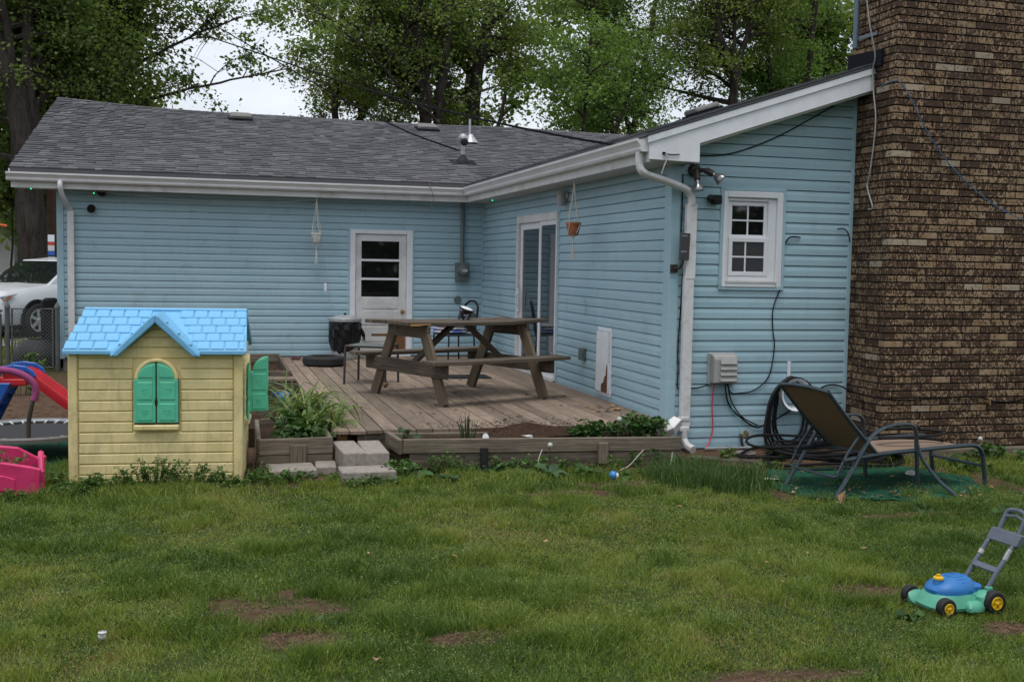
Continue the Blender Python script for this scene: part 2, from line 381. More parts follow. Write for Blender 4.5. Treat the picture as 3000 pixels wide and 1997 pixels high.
    def build(s, name, mat, parent=None, smooth=False, bevel=0., world=False, tint=None):
        off = WL.get(parent.name, Vector()) if (parent is not None and world) else Vector()
        me = bpy.data.meshes.new(name)
        me.from_pydata([tuple(p-off) for p in s.v], [], s.f)
        ul = me.uv_layers.new(name='UVMap'); flat = [c for q in s.uv for t in q for c in t]
        if len(flat) == 2*len(me.loops): ul.data.foreach_set('uv', flat)
        ms = mat if isinstance(mat, (list, tuple)) else [mat]
        for q in ms: me.materials.append(M[q] if isinstance(q, str) else q)
        if len(ms) > 1: me.polygons.foreach_set('material_index', s.mi)
        if tint is not None:
            at = me.attributes.new('tint', 'FLOAT', 'FACE')
            at.data.foreach_set('value', tint if hasattr(tint, '__len__') else [rnd.random() for _ in s.f])
        if bevel or True:
            bm = bmesh.new(); bm.from_mesh(me)
            bmesh.ops.recalc_face_normals(bm, faces=bm.faces)
            if bevel:
                es = [e for e in bm.edges if len(e.link_faces) == 2 and e.calc_face_angle(0) > .6]
                bmesh.ops.bevel(bm, geom=es, offset=bevel, segments=1, affect='EDGES', profile=.5, clamp_overlap=True)
            bm.to_mesh(me); bm.free()
        if smooth:
            me.polygons.foreach_set('use_smooth', [True]*len(me.polygons))
            try: me.set_sharp_from_angle(angle=R(38))
            except Exception: pass
        return link(name, me, parent)
def link(name, me, parent=None, loc=None, rz=None):
    o = bpy.data.objects.new(name, me); COL.objects.link(o)
    if parent is not None: o.parent = parent; WL[o.name] = WL.get(parent.name, Vector())
    if loc is not None: o.location = loc
    if rz is not None: o.rotation_euler[2] = rz
    return o
def tag(o, label=None, cat=None, group=None, kind=None):
    if label: o['label'] = label
    if cat: o['category'] = cat
    if group: o['group'] = group
    if kind: o['kind'] = kind
    return o
def thing(name, label, cat, loc=(0, 0, 0), rz=0., group=None):
    o = bpy.data.objects.new(name, None); o.empty_display_size = .1; COL.objects.link(o); o.location = loc; o.rotation_euler[2] = rz
    WL[o.name] = Vector(loc); return tag(o, label, cat, group)
def part(name, mat, parent, fn, **k):
    b = MB(); fn(b); return b.build(name, mat, parent, **k)
def textmesh(name, txt, size, mat, parent, loc, rot, ext=.0006):
    cu = bpy.data.curves.new(name, 'FONT'); cu.body = txt; cu.size = size; cu.extrude = ext; cu.align_x = 'CENTER'; cu.align_y = 'CENTER'
    t = bpy.data.objects.new(name+'_tmp', cu); COL.objects.link(t)
    dg = bpy.context.evaluated_depsgraph_get(); me = bpy.data.meshes.new_from_object(t.evaluated_get(dg)); bpy.data.objects.remove(t)
    me.name = name; me.materials.clear(); me.materials.append(M[mat])
    o = link(name, me, parent); o.location = loc; o.rotation_euler = rot; return o
def mesh_np(name, V, F, mat, tint=None, parent=None, nv=3):
    """big meshes straight from arrays; V (n,3), F (k,nv)"""
    me = bpy.data.meshes.new(name); n, k = len(V), len(F)
    me.vertices.add(n); me.vertices.foreach_set('co', np.ascontiguousarray(V, np.float32).ravel())
    me.loops.add(k*nv); me.loops.foreach_set('vertex_index', np.ascontiguousarray(F, np.int32).ravel())
    me.polygons.add(k); me.polygons.foreach_set('loop_start', np.arange(0, k*nv, nv, dtype=np.int32))
    me.update(calc_edges=True)
    if tint is not None:
        at = me.attributes.new('tint', 'FLOAT', 'FACE'); at.data.foreach_set('value', np.ascontiguousarray(tint, np.float32))
    me.materials.append(M[mat]); return link(name, me, parent)
def smoothpath(pts, k=6):
    P = [Vector(p) for p in pts]; o = []
    for i in range(len(P)-1):
        a, b, c, d = P[max(i-1, 0)], P[i], P[i+1], P[min(i+2, len(P)-1)]
        for j in range(k):
            t = j/k; o.append(.5*((2*b)+(c-a)*t+(2*a-5*b+4*c-d)*t*t+(3*b-a-3*c+d)*t**3))
    o.append(P[-1]); return o
def wire(name, label, cat, pts, rad, mat, k=6, n=6, group=None):
    b = MB(); b.tube(smoothpath(pts, k), rad, n); return tag(b.build(name, mat, smooth=True), label, cat, group)

# ------------------------------------------------------------------ ground
def sstep(a, b, x):
    t = np.clip((x-a)/(b-a), 0, 1); return t*t*(3-2*t)
_rs = np.random.RandomState(5); _tab = _rs.rand(257, 257)
def vnoise(x, y):
    x = np.asarray(x, float)+1000; y = np.asarray(y, float)+1000
    xi = np.floor(x).astype(int); yi = np.floor(y).astype(int); fx = x-xi; fy = y-yi
    fx = fx*fx*(3-2*fx); fy = fy*fy*(3-2*fy); a = xi % 256; b = yi % 256
    return (_tab[a, b]*(1-fx)+_tab[a+1, b]*fx)*(1-fy)+(_tab[a, b+1]*(1-fx)+_tab[a+1, b+1]*fx)*fy
def fnoise(x, y, o=4):
    s = 0; a = .5; t = 0
    for i in range(o): s = s+a*vnoise(x*2**i+i*17, y*2**i+i*31); t += a; a *= .55
    return s/t
def gz(x, y):
    return .10*sstep(10.5, 16, np.asarray(y, float))+(fnoise(np.asarray(x)*1.3, np.asarray(y)*1.3, 3)-.5)*.035*(1-sstep(9, 12, np.asarray(y, float)))
PATCH = [(.22, 5.54, .42, .22), (.42, 5.02, .20, .12), (1.25, 4.86, .25, .10), (3.45, 5.15, .34, .11), (2.35, 4.1, .45, .1), (3.9, 4.45, .22, .09), (2.6, 7.9, .5, .13), (3.35, 8.2, .6, .14), (5.0, 6.75, .5, .07)]
def dirtmask(x, y):
    x = np.asarray(x, float); y = np.asarray(y, float); d = np.zeros_like(x); n = fnoise(x*5, y*5, 4)
    for cx, cy, a, b in PATCH:
        q = ((x-cx)/a)**2+((y-cy)/b)**2; d = np.maximum(d, np.clip(1.75-q-(n-.45)*4.2, 0, 1))
    bed = sstep(8.45, 8.75, y+(n-.5)*.7)*(x > .3)*(x < 8.5)            # bare strip along the house and the beds
    side = sstep(9.8, 10.6, y+(n-.5)*1.2)*(x < .4)*(1-sstep(14, 19, y))  # trodden ground behind the playhouse
    mat_ = sstep(7.2, 7.45, y+(n-.5)*.35)*(x > 4.15)*(x < 6.5)*.9
    return np.clip(np.maximum.reduce([d, bed, side, mat_]), 0, 1)
def make_ground():
    xs = np.unique(np.concatenate([np.linspace(-400, -20, 20), np.linspace(-20, -3, 18), np.arange(-3, 9, .06), np.linspace(9, 30, 20), np.linspace(40, 400, 18)]))
    ys = np.unique(np.concatenate([np.linspace(-200, -5, 16), np.linspace(-5, 3, 14), np.arange(3, 18, .06), np.linspace(18, 60, 40), np.linspace(70, 600, 20)]))
    X, Y = np.meshgrid(xs, ys); Z = gz(X, Y)-.004
    V = np.stack([X, Y, Z], -1).reshape(-1, 3); nx = len(xs); i = np.arange(len(ys)-1)[:, None]*nx+np.arange(nx-1)[None]
    F = np.stack([i, i+1, i+1+nx, i+nx], -1).reshape(-1, 4)
    o = mesh_np('ground', V, F, 'ground', nv=4)
    at = o.data.attributes.new('dirt', 'FLOAT', 'POINT'); at.data.foreach_set('value', dirtmask(X, Y).astype(np.float32).ravel())
    o.data.polygons.foreach_set('use_smooth', [True]*len(F)); tag(o, kind='structure')
make_ground()
b = MB(); b.add([(-14, 20.5, .112), (-2.6, 21.5, .112), (-1, 30, .112), (-16, 34, .112)], [(0, 1, 2, 3)]); tag(b.build('driveway', 'gravel'), kind='structure')

# ------------------------------------------------------------------ house
xb, ya, yc = 4.202, 17.022, 9.614
house = thing('house', 'single storey light blue vinyl-sided house with grey shingle roof and brick chimney', 'house', (3.0, 17.0, 0))
HW = dict(world=True)
def wallpart(name, fn): return part(name, 'siding', house, fn, **HW)
E_ = .1022
PROF = [(-.010, -.02), (.006, .0), (.017, .0), (.0165, .50), (.0085, .905), (-.008, .92), (-.010, .985)]
def course(wall, kind, a0, a1, z, e=E_, cutl=0.):
    """one dutch-lap board: kind says which wall it hangs on"""
    if a1-a0 > 3.5 and not cutl:          # panels come in lengths: butt joint at a random place, ends a hair out of line
        j = rnd.uniform(a0+1.0, a1-1.0); course(wall, kind, a0, j-.0015, z, e, -1e-9); return course(wall, kind, j+.0015, a1, z+rnd.uniform(-.0015, .0015), e, -1e-9)
    b = MB(); k = len(PROF); V = []
    for en, a in enumerate((a0, a1)):
        for o, h in PROF:
            aa = a+(cutl*h if en == 0 else 0); zz = z+h*e
            V.append({'A': (aa, ya-o, zz), 'B': (xb-o, aa, zz), 'C': (aa, yc-o, zz)}[kind])
    F = [(i, (i+1) % k, k+(i+1) % k, k+i) for i in range(k)]+[tuple(range(k)), tuple(reversed(range(k, 2*k)))]
    b.add(V, F); return b.build('siding_board', 'siding', wall, world=True)
# sheathing, with the openings left free
def fA(b):
    b.bx(-2.1, 2.09, ya+.012, ya+.12, .30, 2.95); b.bx(3.05, 4.30, ya+.012, ya+.12, .30, 2.95); b.bx(2.09, 3.05, ya+.012, ya+.12, 2.26, 2.95)
wA = wallpart('wall', fA)
def fB(b):
    b.bx(xb+.012, xb+.12, yc, 13.05, .27, 2.95); b.bx(xb+.012, xb+.12, 14.92, 17.0, .27, 2.95); b.bx(xb+.012, xb+.12, 13.05, 14.92, 2.43, 2.95)
wB = wallpart('wall', fB)
def fC(b):
    b.bx(4.33, 4.70, yc+.012, yc+.12, 0, 2.75); b.bx(5.36, 6.25, yc+.012, yc+.12, 0, 2.75); b.bx(4.70, 5.36, yc+.012, yc+.12, 0, 1.56); b.bx(4.70, 5.36, yc+.012, yc+.12, 2.50, 2.75)
    b.prism([(4.0, 2.752), (7.2, 2.752), (7.2, 3.95)], yc+.012, yc+.12)
wC = wallpart('wall', fC)
def fback(b):
    b.bx(-2.1, -1.98, ya+.12, 26.4, .3, 2.95); b.bx(-2.1, 10.3, 26.4, 26.5, 0, 2.95); b.bx(10.2, 10.3, yc, 26.4, 0, 2.95); b.bx(6.26, 10.2, yc, yc+.1, 0, 2.74)
    b.prism([(ya+.2, 2.95), (26.3, 2.95), (21.8, 4.45)], -2.09, -1.99, 'YZ')
wallpart('wall', fback)
part('foundation', 'concrete', house, lambda b: (b.bx(-2.06, 4.3, ya+.03, ya+.2, -.1, .3), b.bx(xb+.03, xb+.2, yc+.05, 17, -.1, .27)), **HW)
part('subfloor', 'blackplastic', house, lambda b: (b.bx(-1.9, 10.1, ya+.2, 26.3, .2, .26), b.bx(4.4, 10.1, 9.8, 17.1, .2, .26)), **HW)
z = .30; i = 0
while z < 2.70:
    if z < 2.2: course(wA, 'A', -2.03, 2.055, z); course(wA, 'A', 3.085, 4.185, z)
    else: course(wA, 'A', -2.03, 4.185, z)
    z += E_
z = .275
while z < 2.70:
    if z < 2.36: course(wB, 'B', 9.745, 13.03, z); course(wB, 'B', 14.94, 17.0, z)
    else: course(wB, 'B', 9.745, 17.0, z)
    z += E_
z = .02; EC = .104
while z < 3.44:
    x0 = 4.275
    if z+EC > 2.72: x0 = max(4.275, 3.86+(z-2.72)/.329)
    if 1.50 < z < 2.42: course(wC, 'C', x0, 4.685, z, EC); course(wC, 'C', 5.375, 6.08, z, EC)
    else: course(wC, 'C', x0, 6.08, z, EC, .3*EC*0)
    z += EC
# corner posts and channels
part('corner_post', 'siding', house, lambda b: (b.bx(4.175, 4.272, yc-.027, yc+.02, .0, 2.74), b.bx(4.177, 4.22, yc+.02, 9.745, .0, 2.74)), bevel=.004, **HW)
part('corner_post', 'siding', house, lambda b: b.bx(-2.125, -2.03, ya-.027, ya+.1, .27, 2.74), bevel=.004, **HW)
part('corner_trim', 'siding', house, lambda b: b.bx(6.078, 6.118, yc-.022, yc+.02, .02, 3.46), bevel=.003, **HW)
part('corner_trim', 'siding', house, lambda b: b.bx(4.17, 4.202, ya-.032, ya-.004, .3, 2.7), bevel=.003, **HW)

# ---- roof
EYA, RYA, EZA, RZA = 16.58, 21.8, 2.965, 4.51
def zA(x, t):                        # t 0 at the eave, 1 at the ridge; the ridge lifts towards its left end
    s = .13*max(0., (.9-x)/3.57)**1.5
    return EZA+(RZA-EZA)*t+s*t+.012*math.sin(x*1.3)*t
def pA(x, t, up=0.): return Vector((x, EYA+(RYA-EYA)*t, zA(x, t)+up))
bm_ = MB(); nx = 30
for side in (0, 1):
    for i in range(nx):
        xa, xb_ = -2.67+(13.6)*i/nx, -2.67+13.6*(i+1)/nx
        for q in range(4):
            t0, t1 = q/4, (q+1)/4
            P = [pA(xa, t0), pA(xb_, t0), pA(xb_, t1), pA(xa, t1)]
            if side: P = [Vector((p.x, 2*RYA-p.y, p.z)) for p in P]
            bm_.add(P+[p-Vector((0, 0, .06)) for p in P], [(0, 1, 2, 3), (7, 6, 5, 4), (0, 4, 5, 1), (3, 7, 4, 0)])
# right wing: gable with its ridge along y
EXB, RXB, EZB, PB = 3.80, 7.2, 2.955, .329
zB = lambda x: EZB+PB*(x-EXB)
Y0B = 9.315
bm_.add([(EXB, Y0B, zB(EXB)), (RXB, Y0B, zB(RXB)), (RXB, 20.6, zB(RXB)), (EXB, 16.9, zB(EXB)), (EXB, Y0B, zB(EXB)-.03), (RXB, Y0B, zB(RXB)-.03), (RXB, 20.6, zB(RXB)-.03), (EXB, 16.9, zB(EXB)-.03)],
        [(0, 1, 2, 3), (7, 6, 5, 4), (0, 4, 5, 1), (3, 7, 4, 0)])
bm_.add([(RXB, Y0B, zB(RXB)), (10.7, Y0B, 2.93), (10.7, 20.6, 2.93), (RXB, 20.6, zB(RXB))], [(0, 1, 2, 3)])
roof = bm_.build('roof', 'shingle', house, world=True, tint=[.25]*len(bm_.f))
# shingle courses on the long slope
SL = math.hypot(RYA-EYA, RZA-EZA); rows = 38; tdir = (pA(4, 1)-pA(4, 0)).normalized(); ndir = Vector((1, 0, 0)).cross(tdir)
singles = 0; rest = MB(); tints = []
tab_mesh = {}
def tabshape(wd, ln, th):
    return [(0, 0, 0), (wd, 0, 0), (wd, ln, -th*.6), (0, ln, -th*.6), (0, 0, th), (wd, 0, th), (wd, ln, th*.1), (0, ln, th*.1)], [(0, 1, 5, 4), (4, 5, 6, 7), (1, 2, 6, 5), (3, 0, 4, 7)]
tilt = math.atan2(RZA-EZA, RYA-EYA)
for rw in range(rows):
    t = rw/rows; x = -2.675-rnd.random()*.02
    while x < 9.6:
        wd = rnd.choice([.10, .13, .16, .19, .22, .27]); th = rnd.choice([.011, .012, .018, .019]); ln = SL/rows*1.12
        vx = EXB+(zA(x, t)-EZB)/PB      # past the valley the other roof covers it
        if x > vx+.25: break
        p = pA(x, t, .006)
        if rw < 7 and singles < 300 and x < vx-.3:
            key = (wd, th)
            if key not in tab_mesh:
                b = MB(); b.add(*tabshape(wd-.004, ln, th)); mm = b.build('shingle', 'shingle_o'); tab_mesh[key] = mm.data; bpy.data.objects.remove(mm)
            o = link('shingle', tab_mesh[key], roof, p-WL['house']); o.rotation_euler = (tilt+.004, 0, 0); singles += 1
        else:
            rest.X = Matrix.Translation(p) @ Matrix.Rotation(tilt+.004, 4, 'X')
            V, F = tabshape(wd-.004, ln, th); rest.add(V, F); tints += [rnd.random()]*4
        x += wd
# right wing's left slope and its ridge line
tiltB = math.atan(PB); rest.X = None
for rw in range(25):
    x = EXB+rw*.136; y = Y0B-.01
    while y < 20.5:
        wd = rnd.choice([.17, .24, .3]); th = rnd.choice([.006, .012]); tn = rnd.random()
        if zB(x) > EZA+(RZA-EZA)*(y-EYA)/(RYA-EYA)-.05:
            rest.X = Matrix.Translation((x, y+wd, zB(x)+.006)) @ Matrix.Rotation(-tiltB-.004, 4, 'Y') @ Matrix.Rotation(-math.pi/2, 4, 'Z')
            V, F = tabshape(wd-.004, .155, th); rest.add(V, F); tints += [tn]*4
        y += wd
rest.X = None
x = -2.69
while x < 9.5:                         # ridge caps
    p, q = pA(x, 1, .012), pA(x+.20, 1, .02); d = Vector((0, .13, -.045)); e = Vector((0, -.13, -.045))
    rest.add([p, q, q+d, p+d, q+e, p+e], [(0, 1, 2, 3), (1, 0, 5, 4)]); tints += [rnd.random()*.6]*2; x += .145
so_ = rest.build('shingle', 'shingle', roof, world=True, tint=tints); tag(so_, kind='stuff')
part('drip_edge', 'white', house, lambda b: b.bx(-2.69, 3.86, 16.60, 16.655, 2.885, 2.955), **HW)
# fascia, soffit, gutters
part('fascia', 'white_dirty', house, lambda b: b.bx(-2.67, 3.842, 16.655, 16.68, 2.70, 2.93), **HW)
part('fascia', 'white_dirty', house, lambda b: b.bx(3.842, 3.866, 9.36, 16.68, 2.70, 2.93), **HW)
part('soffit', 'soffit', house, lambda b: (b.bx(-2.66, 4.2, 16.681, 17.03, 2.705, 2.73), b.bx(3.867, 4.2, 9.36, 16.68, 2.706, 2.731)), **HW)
GP = [(0, 0), (.068, 0), (.082, .022), (.078, .045), (.098, .075), (.118, .095), (.118, .118), (.104, .118), (.1, .108), (0, .108)]
def gA(b): b.prism([(16.654-o, 2.79+h) for o, h in GP], -2.72, 3.842, 'YZ')
ga = part('gutter', 'gutter', house, gA, **HW)
for k in range(9):
    part('gutter_spike', 'white', ga, lambda b: b.bx(-2.45+k*.72, -2.435+k*.72, 16.532, 16.545, 2.900, 2.910), **HW)
def gB(b): b.prism([(3.841-o, 2.79+h) for o, h in GP], 9.36, 16.536, 'XZ')
part('gutter', 'gutter', house, gB, **HW)
# rake board of the right wing
def zr(x): return 2.93+.3295*(x-3.82)
part('rake_board', 'white', house, lambda b: b.prism([(3.84, 2.72), (4.335, 2.71), (4.335, 2.885), (6.20, 3.495), (6.20, zr(6.2)-.06), (3.84, zr(3.84)-.06)], 9.335, 9.36), bevel=.003, **HW)
part('rake_trim', 'white', house, lambda b: b.prism([(3.82, zr(3.82)-.065), (6.20, zr(6.2)-.065), (6.20, zr(6.2)-.004), (3.82, zr(3.82)-.004)], 9.32, 9.345), bevel=.002, **HW)
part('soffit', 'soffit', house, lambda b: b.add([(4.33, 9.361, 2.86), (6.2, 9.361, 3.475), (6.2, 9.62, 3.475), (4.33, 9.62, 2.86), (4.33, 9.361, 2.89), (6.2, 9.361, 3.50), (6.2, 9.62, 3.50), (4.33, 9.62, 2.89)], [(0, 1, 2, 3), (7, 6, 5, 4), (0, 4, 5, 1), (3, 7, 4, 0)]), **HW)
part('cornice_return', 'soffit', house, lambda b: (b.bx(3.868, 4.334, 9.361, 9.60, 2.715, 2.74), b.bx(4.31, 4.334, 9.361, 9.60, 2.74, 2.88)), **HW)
# downspout at the front corner
def fd(b):
    b.tube(smoothpath([(3.79, 9.46, 2.79), (3.79, 9.45, 2.68), (3.84, 9.44, 2.60), (4.05, 9.46, 2.545), (4.27, 9.50, 2.48), (4.345, 9.52, 2.42), (4.357, 9.535, 2.33)], 5), .043, 10, flat=.8)
    b.bx(4.305, 4.405, 9.503, 9.57, 1.64, 2.34); b.bx(4.300, 4.396, 9.507, 9.566, .235, 1.66)
    b.bx(4.292, 4.385, 9.50, 9.572, .30, .335); b.bx(4.292, 4.385, 9.50, 9.572, .20, .24)
    b.tube([(4.34, 9.535, .24), (4.345, 9.53, .12), (4.36, 9.48, .06), (4.385, 9.40, .035)], [.045, .043, .045, .05], 8, flat=.8)
part('downspout', 'dspout', house, fd, bevel=.004, **HW)
def fd2(b):
    b.tube(smoothpath([(-2.02, 16.59, 2.80), (-2.02, 16.57, 2.72), (-2.0, 16.66, 2.60), (-1.95, 16.92, 2.46), (-1.93, 16.975, 2.38)], 4), .045, 8, flat=.8)
    b.bx(-1.975, -1.885, 16.925, 16.99, .15, 2.40)
part('downspout', 'dspout', house, fd2, bevel=.004, **HW)

# ---- back door
door = part('door', 'white_dirty', house, lambda b: (b.bx(2.17, 2.26, ya-.005, ya+.035, .33, 2.18), b.bx(2.85, 2.96, ya-.005, ya+.035, .33, 2.18), b.bx(2.26, 2.85, ya-.005, ya+.035, 2.075, 2.18), b.bx(2.26, 2.85, ya-.005, ya+.035, .33, 1.215)), **HW)
for za, zb in ((1.80, 2.075), (1.51, 1.765), (1.215, 1.475)):
    part('pane', 'glass', door, lambda b: b.bx(2.26, 2.85, ya+.012, ya+.02, za, zb), **HW)
for za in (1.78, 1.49): part('glazing_bar', 'white', door, lambda b: b.bx(2.255, 2.855, ya-.012, ya+.03, za-.016, za+.018), **HW)
for za, zb in ((1.03, 1.20), (.78, 1.0), (.52, .75), (.36, .49)):
    part('door_panel', 'white_dirty', door, lambda b: b.bx(2.275, 2.835, ya-.013, ya-.004, za, zb), bevel=.004, **HW)
part('bare_board', 'brownwood', door, lambda b: (b.bx(2.70, 2.95, ya-.02, ya-.0135, .33, .66), b.bx(2.42, 2.72, ya-.0165, ya-.0135, .605, .64)), **HW)
part('knob', 'brass', door, lambda b: b.lathe([(.001, 0), (.034, .002), (.034, .01), (.014, .014), (.014, .03), (.028, .042), (.03, .055), (.02, .068), (.001, .072)], 14, (2.905, ya-.004, .985), (0, -1, 0)), smooth=True, **HW)
part('door_frame', 'white', house, lambda b: (b.bx(2.085, 2.165, ya-.04, ya+.06, .30, 2.25), b.bx(2.965, 3.06, ya-.04, ya+.06, .30, 2.25), b.bx(2.165, 2.965, ya-.04, ya+.06, 2.185, 2.25), b.bx(2.1, 3.04, ya-.06, ya+.03, .285, .325)), bevel=.006, **HW)
part('door_channel', 'siding', house, lambda b: (b.bx(2.055, 2.085, ya-.022, ya, .3, 2.285), b.bx(3.06, 3.085, ya-.022, ya, .3, 2.285), b.bx(2.085, 3.06, ya-.022, ya, 2.25, 2.285)), **HW)
# ---- sliding door
sld = part('sliding_door', 'white_dirty', house, lambda b: (b.bx(xb-.045, xb+.06, 14.83, 14.92, .30, 2.42), b.bx(xb-.045, xb+.06, 13.055, 13.10, .30, 2.42), b.bx(xb-.045, xb+.06, 13.10, 14.83, 2.32, 2.42), b.bx(xb-.07, xb+.06, 13.08, 14.90, .285, .335)), bevel=.005, **HW)
part('door_leaf', 'vinylwhite', sld, lambda b: (b.bx(xb-.005, xb+.03, 14.73, 14.83, .335, 2.32), b.bx(xb-.005, xb+.03, 13.86, 13.95, .335, 2.32), b.bx(xb-.005, xb+.03, 13.95, 14.73, 2.23, 2.32), b.bx(xb-.005, xb+.03, 13.95, 14.73, .335, .43)), bevel=.004, **HW)
part('pane', 'glass_s', sld, lambda b: b.bx(xb+.008, xb+.014, 13.95, 14.73, .43, 2.23), **HW)
part('door_leaf', 'vinylwhite', sld, lambda b: (b.bx(xb-.032, xb-.004, 13.765, 13.825, .335, 2.32), b.bx(xb-.032, xb-.004, 13.10, 13.135, .335, 2.32), b.bx(xb-.032, xb-.004, 13.135, 13.765, 2.26, 2.32), b.bx(xb-.032, xb-.004, 13.135, 13.765, .335, .40)), bevel=.003, **HW)
part('pane', 'glass_s', sld, lambda b: b.bx(xb-.020, xb-.014, 13.135, 13.765, .40, 2.26), **HW)
part('handle', 'white', sld, lambda b: (b.bx(xb-.055, xb-.0455, 14.73, 14.78, 1.1, 1.42), b.tube([(xb-.05, 14.75, 1.16), (xb-.085, 14.75, 1.19), (xb-.085, 14.75, 1.33), (xb-.05, 14.75, 1.36)], .01, 6)), **HW)
part('door_channel', 'siding', house, lambda b: (b.bx(xb-.024, xb, 14.921, 14.95, .3, 2.45), b.bx(xb-.024, xb, 13.02, 13.054, .28, 2.45), b.bx(xb-.024, xb, 13.054, 14.921, 2.422, 2.45)), **HW)
# ---- window in the front wall
win = part('window', 'vinylwhite', house, lambda b: (b.bx(4.715, 4.755, yc-.034, yc+.05, 1.57, 2.485), b.bx(5.285, 5.345, yc-.034, yc+.05, 1.57, 2.485), b.bx(4.755, 5.285, yc-.034, yc+.05, 2.425, 2.485), b.bx(4.755, 5.285, yc-.04, yc+.05, 1.57, 1.615)), bevel=.006, **HW)
part('frame', 'vinylwhite', win, lambda b: (b.bx(4.755, 4.785, yc-.006, yc+.05, 1.615, 2.425), b.bx(5.20, 5.285, yc-.006, yc+.05, 1.615, 2.425), b.bx(4.785, 5.20, yc-.006, yc+.05, 2.392, 2.425), b.bx(4.785, 5.20, yc-.012, yc+.05, 1.615, 1.675)), bevel=.004, **HW)
def sash(z0, z1, y, mx_, mz, glassm):
    s = part('sash', 'vinylwhite', win, lambda b: (b.bx(4.786, 4.826, y, y+.025, z0, z1), b.bx(5.162, 5.199, y, y+.025, z0, z1), b.bx(4.826, 5.162, y, y+.025, z1-.042, z1), b.bx(4.826, 5.162, y, y+.025, z0, z0+.042)), bevel=.003, **HW)
    zc = (z0+z1)/2
    for xa, xe in ((4.826, mx_-.008), (mx_+.008, 5.162)):
        for q0, q1 in ((z0+.042, zc-.008), (zc+.008, z1-.042)):
            part('pane', glassm, s, lambda b: b.bx(xa, xe, y+.012, y+.016, q0, q1), **HW)
    part('muntin', 'vinylwhite', s, lambda b: (b.bx(mx_-.008, mx_+.008, y+.008, y+.018, z0+.042, z1-.042), b.bx(4.826, mx_-.008, y+.008, y+.018, zc-.008, zc+.008), b.bx(mx_+.008, 5.162, y+.008, y+.018, zc-.008, zc+.008)), **HW)
sash(2.03, 2.39, yc+.012, 4.995, 0, 'glass'); sash(1.677, 2.045, yc-.016, 4.965, 0, 'screen')
part('sill', 'white_dirty', win, lambda b: b.bx(4.755, 5.29, yc-.046, yc-.041+.02, 1.612, 1.63), **HW)
part('window_channel', 'siding', house, lambda b: (b.bx(4.685, 4.714, yc-.03, yc, 1.54, 2.515), b.bx(5.346, 5.377, yc-.03, yc, 1.54, 2.515), b.bx(4.714, 5.346, yc-.03, yc, 2.486, 2.515), b.bx(4.714, 5.346, yc-.034, yc, 1.54, 1.569)), bevel=.004, **HW)

# ---- chimney
xc, yf = 6.12, 8.99; XR = 8.2; YB = 9.72; ZT = 5.4; bh = .0685; bl = .2135
chim = part('chimney', 'mortar', house, lambda b: (b.bx(xc+.02, XR-.02, yf+.02, YB-.02, -.05, ZT)), **HW)
shp = {}
def brickobj(o3, s3):
    key = tuple(round(q, 3) for q in s3)
    if key not in shp:
        b = MB(); b.bx(0, s3[0], 0, s3[1], 0, s3[2]); t_ = b.build('brick', 'brick_o', bevel=.0025); shp[key] = t_.data; bpy.data.objects.remove(t_)
    return link('brick', shp[key], chim, Vector(o3)-WL['house'])
nb = 0; far = MB(); ft = []
rw = 0; z = .075
while z < ZT-.1:
    hh = bh-.0135; odd = rw % 2
    front = []; x = xc
    if odd: front.append((x, .1)); x += .1095
    while x < XR-.05: front.append((x, min(.2025, XR-x))); x += bl
    left = []; y = yf if odd else yf+.1095
    if odd: y = yf+.10+.0095*0
    while y < YB-.03: left.append((y, min(.204, YB-y))); y += bl
    for xx, wd in front:
        j = rnd.uniform(-.002, .002)
        dep = .1 if not (odd and xx == xc) else .098
        if nb < 300 and xx < 7.75 and .2 < z < 2.85: brickobj((xx, yf+j, z), (wd, dep, hh)); nb += 1
        else: far.bx(xx, xx+wd, yf+j, yf+j+dep, z, z+hh); ft += [rnd.random()]*6
    for yy, wd in left:
        j = rnd.uniform(-.002, .002); far.bx(xc+j, xc+j+.1, yy, yy+wd-.0095, z, z+hh); ft += [rnd.random()]*6
    rw += 1; z += bh
tag(far.build('brick', 'brick', chim, world=True, tint=ft), kind='stuff')
part('base_board', 'bed', house, lambda b: b.bx(6.3, 8.2, 8.86, 8.98, -.02, .06), **HW)
part('flashing', 'flash', house, lambda b: b.prism([(9.18, 3.68), (9.74, 3.70), (9.74, 3.86), (9.18, 3.83)], 6.085, 6.118, 'YZ'), **HW)

# ------------------------------------------------------------------ deck
ZD = .285
deck = thing('deck', 'low wooden plank deck in the corner of the two house walls', 'deck', (2.6, 13.2, 0))
pw = .1475
b = MB(); b.bar((0, 0, 0), (0, 1, 0), pw-.007, .034)
x = 1.02; q = 0
while x+pw < xb-.02:
    cuts = [9.47+rnd.uniform(-.012, .012)]+({0: [12.3], 1: [14.4], 2: [11.2, 15.0], 3: [13.1]}[q % 4])+[16.98]
    for a, e in zip(cuts[:-1], cuts[1:]):
        zz = ZD-.019+rnd.uniform(-.003, .003)
        b = MB(); b.bar((x+pw/2, a+.002, zz), (x+pw/2+rnd.uniform(-.002, .002), e-.002, zz), pw-.008, .036); b.build('plank', 'deck', deck, world=True, bevel=.005)
    x += pw; q += 1
if xb-.02-x > .03:
    b = MB(); b.bar(((x+xb-.02)/2, 9.47, ZD-.019), ((x+xb-.02)/2, 16.98, ZD-.019), xb-.025-x, .036); b.build('plank', 'deck', deck, world=True, bevel=.004)
part('rim_joist', 'bed', deck, lambda b: (b.bx(1.24, 4.16, 9.52, 9.56, .03, ZD-.04), b.bx(1.06, 1.10, 9.52, 16.95, .03, ZD-.04)), world=True)
part('post', 'brownwood', deck, lambda b: b.bx(1.06, 1.15, 9.50, 9.515, .0, ZD-.04), world=True)
